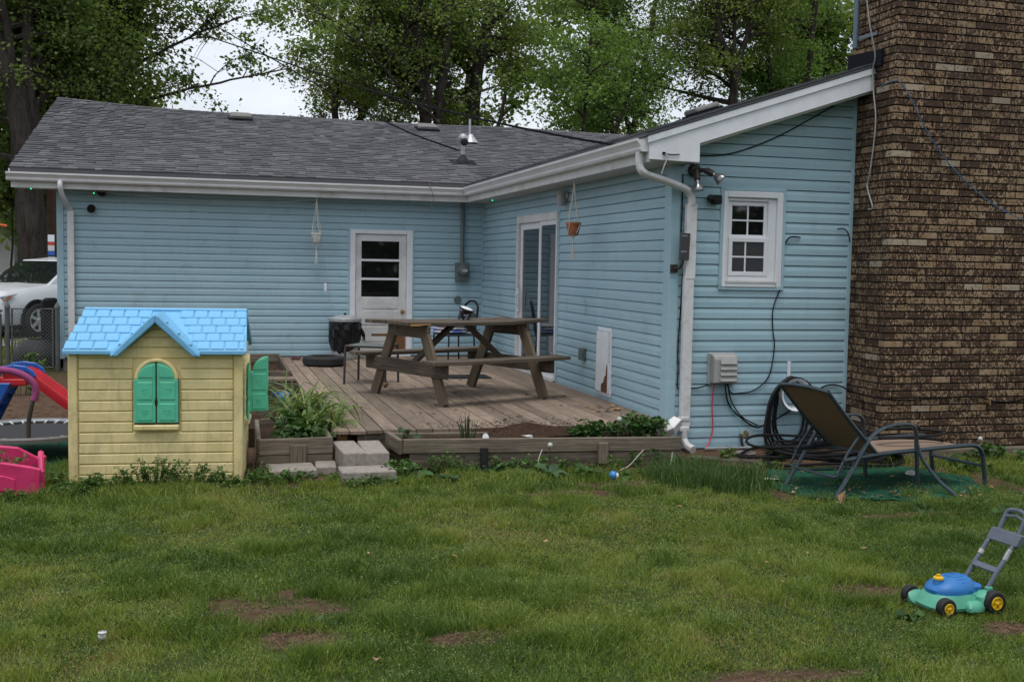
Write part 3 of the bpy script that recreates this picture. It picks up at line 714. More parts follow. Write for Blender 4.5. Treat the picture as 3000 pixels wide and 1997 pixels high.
for yy in (11, 12.5, 14, 15.5): part('joist', 'bed', deck, lambda b: b.bx(1.11, 4.15, yy, yy+.04, .03, ZD-.04), world=True)
# litter on the deck
def litter(name, label, n, area, zf, size, mat, cat='litter', dens=None):
    rs = random.Random(hash(label) % 1000 if False else len(label)*7); b = MB(); k = 0
    while k < n:
        x = rs.uniform(area[0], area[1]); y = rs.uniform(area[2], area[3])
        if dens and rs.random() > dens(x, y): continue
        s_ = size*rs.uniform(.4, 1.2); a = rs.uniform(0, 6.28); d = Vector((math.cos(a), math.sin(a), rs.uniform(-.05, .25))); z0 = zf(x, y)+.003
        b.leaf((x, y, z0), d, (rs.uniform(-.3, .3), rs.uniform(-.3, .3), 1), s_, s_*rs.uniform(.35, .7), rs.uniform(-.1, .35)); k += 1
    return tag(b.build(name, mat), label, cat, kind='stuff')
_sh = MB(); _n = 26
_V = [(2.75, 9.42, .335)]
for _r in range(1, 6):
    for _j in range(_n):
        _a = 2*math.pi*_j/_n; _q = _r/5*(1+.22*math.sin(3*_a+1)+.12*math.sin(7*_a)); _V.append((2.75+.52*_q*math.cos(_a), 9.42+.22*_q*math.sin(_a), max(.205 if 9.42+.22*_q*math.sin(_a) < 9.45 else ZD-.004, .335-.11*(_r/5)**.8+rnd.uniform(-.008, .008))))
_sh.add(_V, [(0, 1+_j, 1+(_j+1) % _n) for _j in range(_n)]+[(1+_r*_n+_j, 1+(_r+1)*_n+_j, 1+(_r+1)*_n+(_j+1) % _n, 1+_r*_n+(_j+1) % _n) for _r in range(4) for _j in range(_n)])
tag(_sh.build('soil_heap', 'soil', smooth=True), 'dark soil heaped from the long bed onto the deck edge', 'soil')
litter('soil_crumbs', 'dark soil crumbs and bark spilled along the deck edge', 420, (1.7, 3.4, 9.5, 10.1), lambda x, y: ZD, .03, 'soil', dens=lambda x, y: max(0, 1-(y-9.5)/.5)*max(.1, 1-abs(x-2.75)/1.1))
litter('dead_leaves', 'scattered dry brown leaves on the deck boards', 26, (1.8, 4.0, 9.8, 13.5), lambda x, y: ZD, .09, 'rust')
litter('dry_leaf_pile', 'curled tan leaves gathered at the foot of the side wall', 16, (3.75, 4.1, 10.2, 10.75), lambda x, y: ZD, .13, 'tanleaf')

# ------------------------------------------------------------------ picnic table
ang = math.atan2(.53, 1.24)
pt = thing('picnic_table', 'weathered wooden picnic table with splintered end standing on the deck', 'picnic table', (2.655, 11.80, ZD), ang)
TZ = .80; LN_ = .93
for k in range(5):                       # top boards
    yy = -.31+k*.155; e0, e1 = -LN_+[.0, .02, .03, .02, -.05][k], LN_+[.02, 0, -.01, -.14, -.06][k]
    pts = [(e0, yy, TZ+.035), (e0*.4, yy, TZ+.022), (e1*.45, yy, TZ+.018), (e1, yy, TZ+.03+.015*(k == 0))]
    b = MB()
    for a, e in zip(pts[:-1], pts[1:]): b.bar(a, e, .142, .038)
    b.build('top_board', 'picnic', pt, bevel=.004)
part('broken_edge', 'freshwood', pt, lambda b: b.add([(-.90, -.3865, .834), (-.62, -.3865, .832), (-.66, -.3865, .822), (-.74, -.3865, .82), (-.80, -.3865, .812), (-.90, -.3865, .815)], [(0, 1, 2, 3, 4, 5)]))
for s_ in (-1, 1):
    xe = .665*s_
    part('cleat', 'picnic', pt, lambda b: b.bar((xe, -.385, TZ-.06), (xe, .385, TZ-.06), .04, .13, (0, 0, 1)), bevel=.005)
    part('bench_support', 'picnic', pt, lambda b: b.bar((xe+.04*s_, -.78, .36), (xe+.04*s_, .78, .36), .04, .145), bevel=.005)
    for t_ in (-1, 1):
        part('leg', 'leg', pt, lambda b: b.bar((xe, .68*t_, .0), (xe, .27*t_, TZ-.005), .042, .14, (0, t_, .5)), bevel=.005)
    part('brace', 'picnic', pt, lambda b: b.bar((xe-.02*s_, .0, .36), (.10*s_, .0, TZ-.01), .09, .04), bevel=.004)
for t_ in (-1, 1):
    for k in range(2):
        yy = t_*(.64+k*.135); o_ = -.02*k
        b = MB(); b.bar((-LN_+.05+o_, yy, .455), (0, yy, .448), .128, .038); b.bar((0, yy, .448), (LN_+o_, yy, .452), .128, .038); b.build('bench_board', 'picnic', pt, bevel=.004)
part('bolt', 'greybox', pt, lambda b: [b.lathe([(0, .005), (.008, .005), (.008, 0)], 8, (-.725, t_*.55+q_, .36+q_), (-1, 0, 0)) for t_ in (-1, 1) for q_ in (-.03, .03)])
part('bolt', 'greybox', pt, lambda b: [b.lathe([(0, .005), (.008, .005), (.008, 0)], 8, (-.685, t_*.3, .745), (-1, 0, 0)) for t_ in (-1, 1)])

# ------------------------------------------------------------------ things on the deck
# tub on the table
tubm = plain('dark_print_tub', (.02, .02, .045), .25, .5, 40)
def tubmat():
    g = G('black_white_tub'); n = g.noise(g.coord(), 22, 4, .6, 1); return g.fin(g.mix(g.ramp(n, [(.54, 0), (.60, 1)]), (.012, .012, .024), (.55, .54, .58)), .25, 0, None)
M['tub'] = tubmat()
tb = thing('tilted_tub', 'small black and white tub with shiny pale lid, tilted on the picnic table', 'tub', (2.72, 11.92, ZD+TZ+.04))
tb.rotation_euler = (R(12), R(16), 0)
part('body', 'tub', tb, lambda b: b.lathe([(.001, 0), (.062, 0), (.066, .03), (.078, .115)], 20), smooth=True)
part('rim', 'blackplastic', tb, lambda b: b.lathe([(.078, .115), (.086, .118), (.086, .132), (.078, .138)], 20), smooth=True)
part('lid', 'vinylwhite', tb, lambda b: b.lathe([(.078, .134), (.05, .145), (.001, .148)], 20), smooth=True)
# metal bin with bag
bn = thing('metal_bin', 'galvanised metal bin with lid and black bag beside the back door', 'bin', (1.965, 16.60, ZD))
def fbin(b):
    V = []; n = 64
    for rr, z_ in ((.195, 0), (.2, .012), (.205, .03), (.205, .05), (.215, .34), (.222, .52)):
        for j in range(n):
            an = 2*math.pi*j/n; k = rr+(.005 if (j % 4 < 2 and .03 < z_ < .5) else 0); V.append((k*math.cos(an), k*math.sin(an), z_))
    b.add(V, [(i*n+j, i*n+(j+1) % n, (i+1)*n+(j+1) % n, (i+1)*n+j) for i in range(5) for j in range(n)])
part('can', 'galv', bn, fbin, smooth=True)
def fbag(b):
    rs = random.Random(3); n = 40; V = []
    lv = [(.226, .585), (.238, .53), (.243, .46), (.240, .38), (.232, .31), (.222, .25)]
    for i, (rr, z_) in enumerate(lv):
        for j in range(n):
            an = 2*math.pi*j/n; k = rr+.010*math.sin(9*an+i*1.3)+rs.uniform(-.008, .008); zz = z_-(.10*max(0, math.sin(an*1.0+3.6))*(i > 2)*(i-2)*.5)+(rs.uniform(-.015, .015) if i > 0 else 0)
            V.append((k*math.cos(an), k*math.sin(an), zz))
    b.add(V, [(i*n+j, i*n+(j+1) % n, (i+1)*n+(j+1) % n, (i+1)*n+j) for i in range(5) for j in range(n)])
    b.tube(smoothpath([(.23, -.03, .45), (.26, -.05, .40), (.28, -.05, .33), (.275, -.06, .28)], 3), [.03]*6+[.02, .02, .025, .03], 7)
part('bag', 'bag', bn, fbag)
part('lid', 'galv', bn, lambda b: b.lathe([(.252, .57), (.254, .61), (.24, .622), (.12, .655), (.03, .665), (.001, .665)], 32), smooth=True)
part('lid_handle', 'blackplastic', bn, lambda b: b.ball((0, 0, .675), .022, 8))
# tyre
ty = thing('tyre', 'worn black car tyre lying flat on the deck near the bin', 'tyre', (1.55, 15.55, ZD))
def ftyre(b):
    prof = [(.18, .02), (.185, .0), (.23, -.004+.005), (.275, .012), (.29, .035), (.295, .07), (.29, .105), (.275, .128), (.23, .138), (.185, .135), (.18, .115), (.20, .10), (.24, .09), (.24, .05), (.20, .035), (.18, .02)]
    b.lathe(prof, 40)
part('carcass', 'tyre', ty, ftyre, smooth=True)
part('tread', 'tyre', ty, lambda b: [b.lathe([(.292, z_-.011), (.299, z_-.009), (.299, z_+.009), (.292, z_+.011)], 40) for z_ in (.042, .07, .098)])
# brown metal side table
sdt = thing('side_table', 'small brown metal side table with pale glass top beside the picnic bench', 'side table', (1.89, 13.22, ZD), R(-28))
part('top', 'greybox', sdt, lambda b: b.bx(-.23, .23, -.21, .21, .455, .468), bevel=.003)
part('top_frame', 'browntube', sdt, lambda b: b.tube([(-.25, -.23, .455), (.25, -.23, .455), (.25, .23, .455), (-.25, .23, .455)], .014, 6, closed=True))
for sx in (-1, 1):
    for sy in (-1, 1): part('leg', 'browntube', sdt, lambda b: b.tube([(sx*.24, sy*.22, .455), (sx*.252, sy*.23, .42), (sx*.26, sy*.24, 0)], .0145, 8), smooth=True)
# black metal chair in the corner
ch = thing('metal_chair', 'black metal garden chair with looped back in the house corner', 'chair', (3.46, 15.75, ZD), R(-72))
def loop(z_, wd): return smoothpath([(-wd, 0, .05), (-wd, 0, .42)], 2)
part('seat', 'darkmetal', ch, lambda b: b.bx(-.23, .23, -.22, .22, .42, .44), bevel=.004)
part('back_loop', 'blackplastic', ch, lambda b: b.tube(smoothpath([(-.22, .22, .42), (-.215, .25, .62), (-.19, .29, .82), (-.10, .31, .90), (0, .315, .915), (.10, .31, .90), (.19, .29, .82), (.215, .25, .62), (.22, .22, .42)], 4), .017, 8), smooth=True)
part('back_panel', 'darkmetal', ch, lambda b: b.add([(-.19, .245, .46), (.19, .245, .46), (.185, .275, .66), (.10, .295, .745), (-.10, .295, .745), (-.185, .275, .66), (-.19, .25, .46), (.19, .25, .46), (.185, .28, .66), (.10, .30, .745), (-.10, .30, .745), (-.185, .28, .66)], [(0, 1, 2, 3, 4, 5), (11, 10, 9, 8, 7, 6)]))
for sx in (-1, 1):
    for sy in (-1, 1): part('leg', 'blackplastic', ch, lambda b: b.tube([(sx*.22, sy*.21, .43), (sx*.235, sy*.23, 0)], .012, 7), smooth=True)
part('stretcher', 'blackplastic', ch, lambda b: b.tube([(-.225, -.225, .2), (.225, -.225, .2)], .009, 6))
bgm = G('printed_bag'); n_ = bgm.noise(bgm.coord(), 9, 3, .5, 1.5)
M['bagprint'] = bgm.fin(bgm.ramp(n_, [(.38, (.03, .12, .5)), (.46, (.45, .45, .46)), (.58, (.5, .5, .52)), (.66, (.45, .16, .04)), (.72, (.02, .06, .3))]), .3)
sbk = MB(); sbk.X = Matrix.Translation((3.40, 15.72, ZD+.445)) @ Matrix.Rotation(R(10), 4, 'Z')
for k in range(3):
    n = 16; V = []
    for i in range(5):
        for j in range(n):
            an = 2*math.pi*j/n; rr = math.sin(math.pi*(i+.5)/5)**.5; V.append((math.copysign(abs(math.cos(an))**.5, math.cos(an))*.27*rr+.03*k-.02, math.copysign(abs(math.sin(an))**.5, math.sin(an))*.2*rr, .03+.045*k-.03*math.cos(math.pi*(i+.5)/5)))
    sbk.add(V, [(i*n+j, i*n+(j+1) % n, (i+1)*n+(j+1) % n, (i+1)*n+j) for i in range(4) for j in range(n)]+[tuple(range(n)), tuple(range(4*n, 5*n))])
tag(sbk.build('printed_sack', 'bagprint', smooth=True), 'blue and white printed sack lying on the black chair seat', 'sack')
b = MB(); b.bx(2.95, 3.5, 13.6, 14.0, ZD+.001, ZD+.012); tag(b.build('door_mat', 'blackplastic', bevel=.004), 'thin dark mat on the deck behind the picnic table', 'mat')
b = MB(); rs = random.Random(4)
for k in range(7): b.ball((1.22+rs.uniform(-.05, .05), 16.4+rs.uniform(-.04, .04), ZD+.025+rs.uniform(0, .02)), .04, 6, (1, 1, .55))
tag(b.build('crumpled_cloth', 'plumgrey'), 'small crumpled dark red cloth at the far deck corner', 'cloth')
b = MB(); b.ball((1.98, 12.72, ZD+.03), .032, 8, (1, 1, .9)); b.ball((2.0, 12.71, ZD+.045), .018, 7); tag(b.build('pine_cone', 'rust'), 'small round brown cone on the boards beside the side table', 'cone')

# ------------------------------------------------------------------ raised beds, steps
bedL = thing('raised_bed', 'front left raised bed of weathered boards holding daylilies', 'raised bed', (.70, 9.8, 0))
W_ = dict(world=True, bevel=.005)
part('board', 'bed', bedL, lambda b: b.bar((.39, 9.25, .195), (1.0, 9.25, .20), .04, .135), **W_)
part('board', 'bed', bedL, lambda b: b.bar((.39, 9.252, .062), (1.0, 9.252, .065), .038, .125), **W_)
part('board', 'bed', bedL, lambda b: b.bar((.39, 9.272, .2), (.42, 10.42, .2), .038, .13), **W_)
part('board', 'bed', bedL, lambda b: b.bar((.39, 9.272, .066), (.42, 10.42, .066), .036, .125), **W_)
part('board', 'bed', bedL, lambda b: b.bar((.98, 9.272, .2), (1.0, 10.42, .2), .036, .13), **W_)
part('board', 'bed', bedL, lambda b: b.bar((.442, 10.42, .2), (1.0, 10.42, .2), .038, .13), **W_)
part('stake', 'bed', bedL, lambda b: b.bar((.71, 9.215, .0), (.712, 9.217, .212), .03, .135, (1, 0, 0)), **W_)
part('soil', 'soil', bedL, lambda b: b.bx(.41, .96, 9.28, 10.4, .0, .20), world=True)
bedR = thing('raised_bed', 'long low raised bed of grey boards in front of the deck', 'raised bed', (2.8, 9.15, 0))
part('board', 'bed', bedR, lambda b: b.bar((1.55, 8.95, .222), (4.05, 8.95, .183), .042, .12), **W_)
part('board', 'bed', bedR, lambda b: b.bar((1.60, 8.957, .095), (4.06, 8.957, .055), .04, .128), **W_)
part('board', 'bed', bedR, lambda b: b.bar((1.53, 8.95, .215), (1.49, 9.44, .215), .04, .125), **W_)
part('board', 'bed', bedR, lambda b: b.bar((1.575, 8.98, .085), (1.53, 9.44, .085), .038, .12), **W_)
part('board', 'bed', bedR, lambda b: b.bar((1.52, 9.44, .2), (4.1, 9.44, .17), .03, .12), **W_)
part('stake', 'black', bedR, lambda b: b.bar((2.235, 8.915, .02), (2.235, 8.915, .20), .03, .065, (1, 0, 0)), **W_)
part('stake', 'bed', bedR, lambda b: b.bar((3.30, 8.905, .03), (3.30, 8.905, .215), .04, .09, (1, 0, 0)), **W_)
part('soil', 'soil', bedR, lambda b: b.add([(1.55, 8.97, .215), (4.05, 8.97, .185), (4.05, 9.43, .20), (1.55, 9.43, .235), (1.55, 8.97, 0), (4.05, 8.97, 0), (4.05, 9.43, 0), (1.55, 9.43, 0)], [(0, 1, 2, 3), (0, 4, 5, 1), (1, 5, 6, 2), (3, 7, 4, 0)]), world=True)
bedB = thing('raised_bed', 'far raised bed of dark boards against the back wall left of the deck', 'raised bed', (.70, 15.3, 0))
part('board', 'bed', bedB, lambda b: b.bar((.25, 16.9, .27), (1.0, 16.9, .27), .04, .14), **W_)
part('board', 'bed', bedB, lambda b: b.bar((.98, 14.3, .27), (1.0, 16.88, .27), .04, .14), **W_)
part('board', 'bed', bedB, lambda b: b.bar((.2, 14.28, .27), (1.0, 14.28, .27), .04, .14), **W_)
part('board', 'bed', bedB, lambda b: b.bar((.2, 14.30, .27), (.2, 16.88, .27), .04, .14), **W_)
part('board', 'bed', bedB, lambda b: b.bar((.24, 16.2, .31), (.96, 16.2, .31), .04, .05), **W_)
part('soil', 'soil', bedB, lambda b: b.bx(.22, .96, 14.3, 16.88, .05, .25), world=True)
bedM = thing('raised_bed', 'middle raised bed with bare soil between the deck and the playhouse', 'raised bed', (.70, 11.9, 0))
part('board', 'bed', bedM, lambda b: b.bar((.3, 13.2, .23), (1.0, 13.2, .23), .04, .13), **W_)
part('board', 'deck', bedM, lambda b: b.bar((.3, 13.55, .30), (1.0, 13.55, .30), .14, .035), **W_)
part('board', 'deck', bedM, lambda b: b.bar((.3, 13.72, .30), (1.0, 13.72, .30), .14, .035), **W_)
part('board', 'bed', bedM, lambda b: b.bar((.28, 10.5, .18), (.28, 13.2, .2), .036, .13), **W_)
part('soil', 'soil', bedM, lambda b: b.bx(.3, 1.0, 10.46, 13.18, .0, .17), world=True)
def block(name, label, cat, x0, x1, y0, y1, z0, z1, rz=0., group=None):
    b = MB(); hx, hy = (x1-x0)/2, (y1-y0)/2; b.bx(-hx, hx, -hy, hy, 0, z1-z0)
    o = b.build(name, 'concrete', bevel=.008); o.location = ((x0+x1)/2, (y0+y1)/2, z0); o.rotation_euler[2] = rz; return tag(o, label, cat, group)
block('concrete_block', 'left of two concrete blocks set as a deck step', 'block', 1.025, 1.215, 8.80, 9.42, .0, .205, R(2))
block('concrete_block', 'right of two concrete blocks set as a deck step', 'block', 1.222, 1.415, 8.79, 9.42, .0, .203, R(-1))
block('paving_slab', 'pale slab below the front left raised bed', 'slab', .45, .83, 8.86, 9.20, .0, .065, R(3))
block('paving_slab', 'small pale slab between raised bed and block step', 'slab', .84, 1.01, 8.95, 9.24, .0, .07, R(-4))
block('paving_slab', 'front slab in the grass below the concrete block step', 'slab', .99, 1.42, 8.50, 8.775, .0, .105, R(1))
b = MB(); b.bar((4.25, 9.18, .012), (4.85, 8.72, .012), .13, .03); tag(b.build('splash_board', 'bed', bevel=.004), 'grey board lying in the weeds below the downspout', 'board')
b = MB(); b.X = Matrix.Translation((4.80, 9.15, .03)) @ Matrix.Rotation(.2, 4, 'Z'); b.lathe([(.001, .022), (.09, .022), (.10, .012), (.085, -.01), (.001, -.01)], 10); tag(b.build('flat_stone', 'flag'), 'flat round grey stone under the grey louvred vent', 'stone')
b = MB(); b.tube([(4.55, 9.50, .03), (6.05, 9.50, .02)], .012, 6); tag(b.build('ground_pipe', 'galv'), 'thin grey pipe lying along the foot of the front wall', 'pipe')
b = MB(); b.bx(1.75, 3.1, 8.80, 8.92, -.005, .022); tag(b.build('edging_strip', 'flash'), 'dark plastic edging strip at the foot of the long raised bed', 'edging')

# ------------------------------------------------------------------ fixtures on the walls
# electric meter with conduit and mast
mt = thing('electric_meter', 'grey electric meter box with conduit on the back wall', 'meter', (3.84, ya, 1.48))
part('box', 'greybox', mt, lambda b: b.bx(3.735, 3.945, ya-.125, ya-.02, 1.475, 1.77), world=True, bevel=.006)
part('dial', 'greybox', mt, lambda b: b.lathe([(.088, 0), (.088, .02), (.078, .05), (.07, .06), (.001, .064)], 20, (3.845, ya-.125, 1.645), (0, -1, 0)), world=True, smooth=True)
part('glass', 'lampglass', mt, lambda b: b.bx(3.81, 3.90, ya-.195, ya-.185, 1.62, 1.67), world=True)
part('conduit', 'greybox', mt, lambda b: (b.tube([(3.84, ya-.075, 1.77), (3.84, ya-.075, 2.72)], .032, 10), b.lathe([(.04, 0), (.04, .04)], 10, (3.84, ya-.075, 1.77))), world=True, smooth=True)
part('seal', 'whitecable', mt, lambda b: b.bx(3.83, 3.842, ya-.08, ya-.07, 1.42, 1.475), world=True)
ms = thing('service_mast', 'steel service mast with round weatherhead and black boot on the roof', 'mast', (4.11, 18.2, 3.42))
part('pipe', 'galv', ms, lambda b: b.tube([(4.11, 18.2, 3.40), (4.11, 18.2, 3.80)], .033, 10), world=True, smooth=True)
part('boot', 'black', ms, lambda b: b.lathe([(.115, 0), (.11, .05), (.06, .12), (.04, .15)], 14, (4.11, 18.2, 3.43)), world=True, smooth=True)
part('base_flange', 'flash', ms, lambda b: b.add([(3.90, 18.0, 3.402), (4.32, 18.0, 3.402), (4.32, 18.4, 3.52), (3.90, 18.4, 3.52)], [(0, 1, 2, 3)]), world=True)
part('weatherhead', 'galv', ms, lambda b: b.lathe([(.001, .16), (.05, .15), (.075, .10), (.078, .02), (.07, -.01)], 14, (4.10, 18.23, 3.83), (0, -.9, .25)), world=True, smooth=True)
part('weatherhead_mouth', 'black', ms, lambda b: b.lathe([(.066, .15), (.05, .166), (.001, .17)], 14, (4.10, 18.20, 3.81), (0, -.95, -.2)), world=True, smooth=True)
v2 = thing('vent_pipe', 'thin grey vent pipe with cone flashing behind the service mast', 'vent pipe', (4.64, 20.0, 3.95))
part('pipe', 'galv', v2, lambda b: b.tube([(4.64, 20.0, 3.95), (4.64, 20.0, 4.42)], .022, 8), world=True, smooth=True)
part('cone', 'galv', v2, lambda b: b.lathe([(.15, 0), (.10, .07), (.035, .16)], 12, (4.66, 20.0, 3.985)), world=True, smooth=True)
def roofvent(label, p, tl, rz):
    o = thing('roof_vent', label, 'roof vent', p, 0, 'roof vents'); o.rotation_euler = (tl, 0, rz)
    part('cap', 'ventroof', o, lambda b: b.prism([(-.20, .03), (.20, .03), (.20, .075), (.17, .10), (-.17, .10), (-.20, .075)], -.17, .17), bevel=.015, smooth=True)
    part('base', 'flash', o, lambda b: b.bx(-.22, .22, -.2, .2, .0, .03))
roofvent('low grey vent near the ridge at the left of the roof', (.55, 21.2, zA(.55, .885)+.01), tilt, 0)
roofvent('low grey vent near the ridge in the middle of the roof', (4.07, 21.2, zA(4.07, .885)+.01), tilt, 0)
roofvent('low dark vent on the roof above the white rake board', (6.2, 13.3, zB(6.2)+.01), R(18), R(-90))
# small round cover, junction boxes, white hatch
b = MB(); b.lathe([(.001, .012), (.058, .012), (.062, 0)], 18, (3.79, ya-.018, 1.18), (0, -1, 0)); tag(b.build('round_cover', 'greybox', smooth=True), 'round grey cover plate on the back wall below the meter', 'cover')
b = MB(); b.bx(xb-.07, xb-.018, 11.93, 12.06, .66, .80); tag(b.build('outlet_box', 'greybox', bevel=.006), 'small grey outlet box on the side wall near the white hatch', 'outlet')
ht = thing('wall_hatch', 'white rotting painted hatch on the blue side wall', 'hatch', (xb, 11.3, .34))
part('frame', 'white', ht, lambda b: (b.bx(xb-.03, xb-.017, 11.08, 11.115, .34, 1.075), b.bx(xb-.03, xb-.017, 11.115, 11.50, 1.04, 1.08), b.bx(xb-.03, xb-.017, 11.115, 11.48, .33, .37)), world=True)
part('panel', 'white', ht, lambda b: b.prism([(11.12, .37), (11.5, .375), (11.515, .42), (11.50, .5), (11.51, .6), (11.495, .75), (11.50, .9), (11.495, 1.03), (11.13, 1.035), (11.12, .95), (11.13, .7), (11.115, .6)], xb-.05, xb-.022, 'YZ'), world=True)
part('rotten_wood', 'brownwood', ht, lambda b: b.prism([(11.13, .375), (11.31, .375), (11.30, .46), (11.24, .48), (11.20, .55), (11.17, .56), (11.15, .66), (11.13, .69)], xb-.056, xb-.0505, 'YZ'), world=True)
# wall lamp under the eave
wl = thing('wall_lamp', 'small jar shaped wall lamp under the eave beside the sliding door', 'wall lamp', (xb, 12.75, 2.5))
part('base', 'soffit', wl, lambda b: b.lathe([(.001, .03), (.05, .03), (.055, 0)], 14, (xb-.02, 12.75, 2.60), (-1, 0, 0)), world=True, smooth=True)
part('jar', 'ventgrey', wl, lambda b: b.lathe([(.001, -.17), (.055, -.165), (.06, -.05), (.05, -.03), (.058, -.02), (.058, .01), (.001, .02)], 14, (xb-.09, 12.75, 2.64)), world=True, smooth=True)
# hanging planters
def hanger(label, top, potz, tasz, pm, flare):
    o = thing('hanging_planter', label, 'hanging planter', top); x, y, z0 = 0, 0, 0; dz = potz-top[2]; dt = tasz-top[2]
    part('cord', 'cord', o, lambda b: [b.tube([(0, 0, 0), (.03*math.cos(a), .03*math.sin(a), dz*.45), (.062*math.cos(a), .062*math.sin(a), dz*.72), (.085*math.cos(a+.4), .085*math.sin(a+.4), dz+.03), (.07*math.cos(a), .07*math.sin(a), dz-.05), (0, 0, dz-.12)], .005, 5) for a in (.3, 1.87, 3.44, 5.0)]+[b.tube([(0, 0, 0), (0, 0, dz*.25)], .009, 5)], smooth=True)
    pf = [(.001, -.085), (.055, -.085), (.075, .0), (.078, .03), (.085, .032), (.085, .06), (.072, .06), (.068, .0)] if flare else [(.001, -.07), (.05, -.07), (.06, -.055), (.078, .05), (.09, .052), (.09, .07), (.078, .07), (.072, .0)]
    part('pot', pm, o, lambda b: b.lathe([(a, q+dz) for a, q in pf], 18), smooth=True)
    part('tassel', 'cord', o, lambda b: [b.tube([(0, 0, dz-.12), (.004*math.cos(a), .004*math.sin(a), dz-.2), (.022*math.cos(a), .022*math.sin(a), dt)], .004, 4) for a in (0, 1.05, 2.1, 3.1, 4.2, 5.2)])
hanger('white pot in a white macrame hanger under the back eave', (1.545, 16.75, 2.70), 2.10, 1.71, 'potwhite', False)
hanger('terracotta pot in a white macrame hanger under the side eave', (3.92, 11.7, 2.70), 2.17, 1.83, 'terracotta', True)
wire('bead_string', 'thin white string with small weights hanging from the white pot', 'string', [(1.62, 16.74, 2.05), (1.70, 16.76, 1.5), (1.80, 16.78, .96)], .0035, 'whitecable', 4, 4)
b = MB(); b.bx(1.665, 1.70, 16.74, 16.765, 1.30, 1.42); tag(b.build('string_tag', 'white', bevel=.003), 'small white tag hanging on the thin bead string', 'tag')
wire('light_string', 'thin pale cord with a tiny bulb slung under the back eave', 'cord', [(-1.55, 16.78, 2.69), (-.4, 16.76, 2.60), (.7, 16.76, 2.60), (1.5, 16.76, 2.66)], .004, 'whitecable', 5, 4)
# green fairy lights, the wall speakers
gm = G('green_led'); gm.b.inputs['Emission Color'].default_value = (.02, 1, .35, 1); gm.b.inputs['Emission Strength'].default_value = 1.2; M['led'] = gm.fin((.02, .6, .2), .3)
for p, l_ in (((-2.42, 16.72, 2.69), 'green glowing light under the left end of the eave'), ((-1.60, 16.80, 2.66), 'green glowing light above the round black camera'), ((4.05, 15.9, 2.695), 'green glowing light in the inner corner of the eave')):
    b = MB(); b.ball(p, .010, 8); tag(b.build('fairy_light', 'led', smooth=True), l_, 'light', 'green lights under the eaves')
def camball(label, p, ax):
    o = thing('security_camera', label, 'camera', p)
    part('body', 'blackplastic', o, lambda b: b.lathe([(.001, .075), (.045, .07), (.056, .05), (.058, 0), (.05, -.03)], 16, (0, 0, 0), ax), smooth=True, bevel=0)
    part('mount', 'blackplastic', o, lambda b: b.tube([(0, 0, 0), (-.06*ax[0], -.06*ax[1]-.0, -.06*ax[2])], .022, 8))
camball('round black camera on the back wall beside the left downspout', (-1.65, ya-.07, 2.45), (0, -.95, -.3))
camball('small black ball camera high on the back wall near the left corner', (-1.52, ya-.07, 2.69), (.5, -.8, -.3))
c3 = thing('security_camera', 'black angular camera on the front wall beside the window', 'camera', (4.60, yc-.02, 2.40))
part('body', 'blackplastic', c3, lambda b: (b.lathe([(.001, .10), (.032, .095), (.036, .0)], 14, (-.022, -.0, .005), (-.35, -.9, 0)), b.bx(-.028, .055, -.10, -.01, -.052, .035)), bevel=.01, smooth=True)
# twin floodlight
fl = thing('floodlight', 'bronze twin floodlight with two bare reflector bulbs under the white cornice', 'floodlight', (4.40, yc-.02, 2.66))
def spot(nm, j0, j1, j2, j3):
    part('arm', 'bronze', fl, lambda b: b.tube([j0, j1], .02, 8), smooth=True)
    d = (Vector(j3)-Vector(j2)).normalized()
    part('socket', 'bronze', fl, lambda b: b.tube([j1, j2], .031, 10), smooth=True)
    h = part('bulb', 'bulb', fl, lambda b: b.lathe([(.018, 0), (.02, .02), (.032, .035), (.058, .085), (.061, .10)], 18, j2, d), smooth=True)
    part('lens', 'lampglass', h, lambda b: b.lathe([(.06, .1), (.05, .108), (.001, .114)], 18, j2, d), smooth=True)
part('plate', 'bronze', fl, lambda b: b.lathe([(.001, .045), (.045, .045), (.06, .03), (.064, 0)], 16, (0, 0, 0), (0, -1, 0)), smooth=True)
spot('a', (0, -.04, 0), (-.02, -.09, -.01), (-.025, -.13, -.095), (-.02, -.15, -.25))
spot('b', (0, -.04, 0), (.075, -.09, .0), (.135, -.125, -.035), (.20, -.16, -.085))
# flat antenna on its bracket
an_ = thing('flat_antenna', 'charcoal flat antenna panel on a swivel bracket at the house corner', 'antenna', (4.24, yc-.03, 1.70))
ap = part('panel', 'antenna', an_, lambda b: b.prism([(4.228, 1.815), (4.322, 1.815), (4.332, 2.068), (4.236, 2.07)], yc-.135, yc-.105), world=True, bevel=.003)
o = textmesh('lettering', 'PHILIPS', .0175, 'print', ap, Vector((4.272, yc-.1358, 2.042))-WL['flat_antenna'], (R(90), 0, R(0)))
o = textmesh('lettering', 'HDTV', .022, 'print', ap, Vector((4.266, yc-.1358, 1.895))-WL['flat_antenna'], (R(90), 0, 0))
part('bracket', 'bronze', an_, lambda b: (b.bx(4.178, 4.25, yc-.05, yc-.03, 1.70, 1.775), b.tube([(4.22, yc-.045, 1.738), (4.255, yc-.09, 1.745), (4.265, yc-.115, 1.78), (4.268, yc-.12, 1.815)], .014, 8)), world=True, bevel=.002)
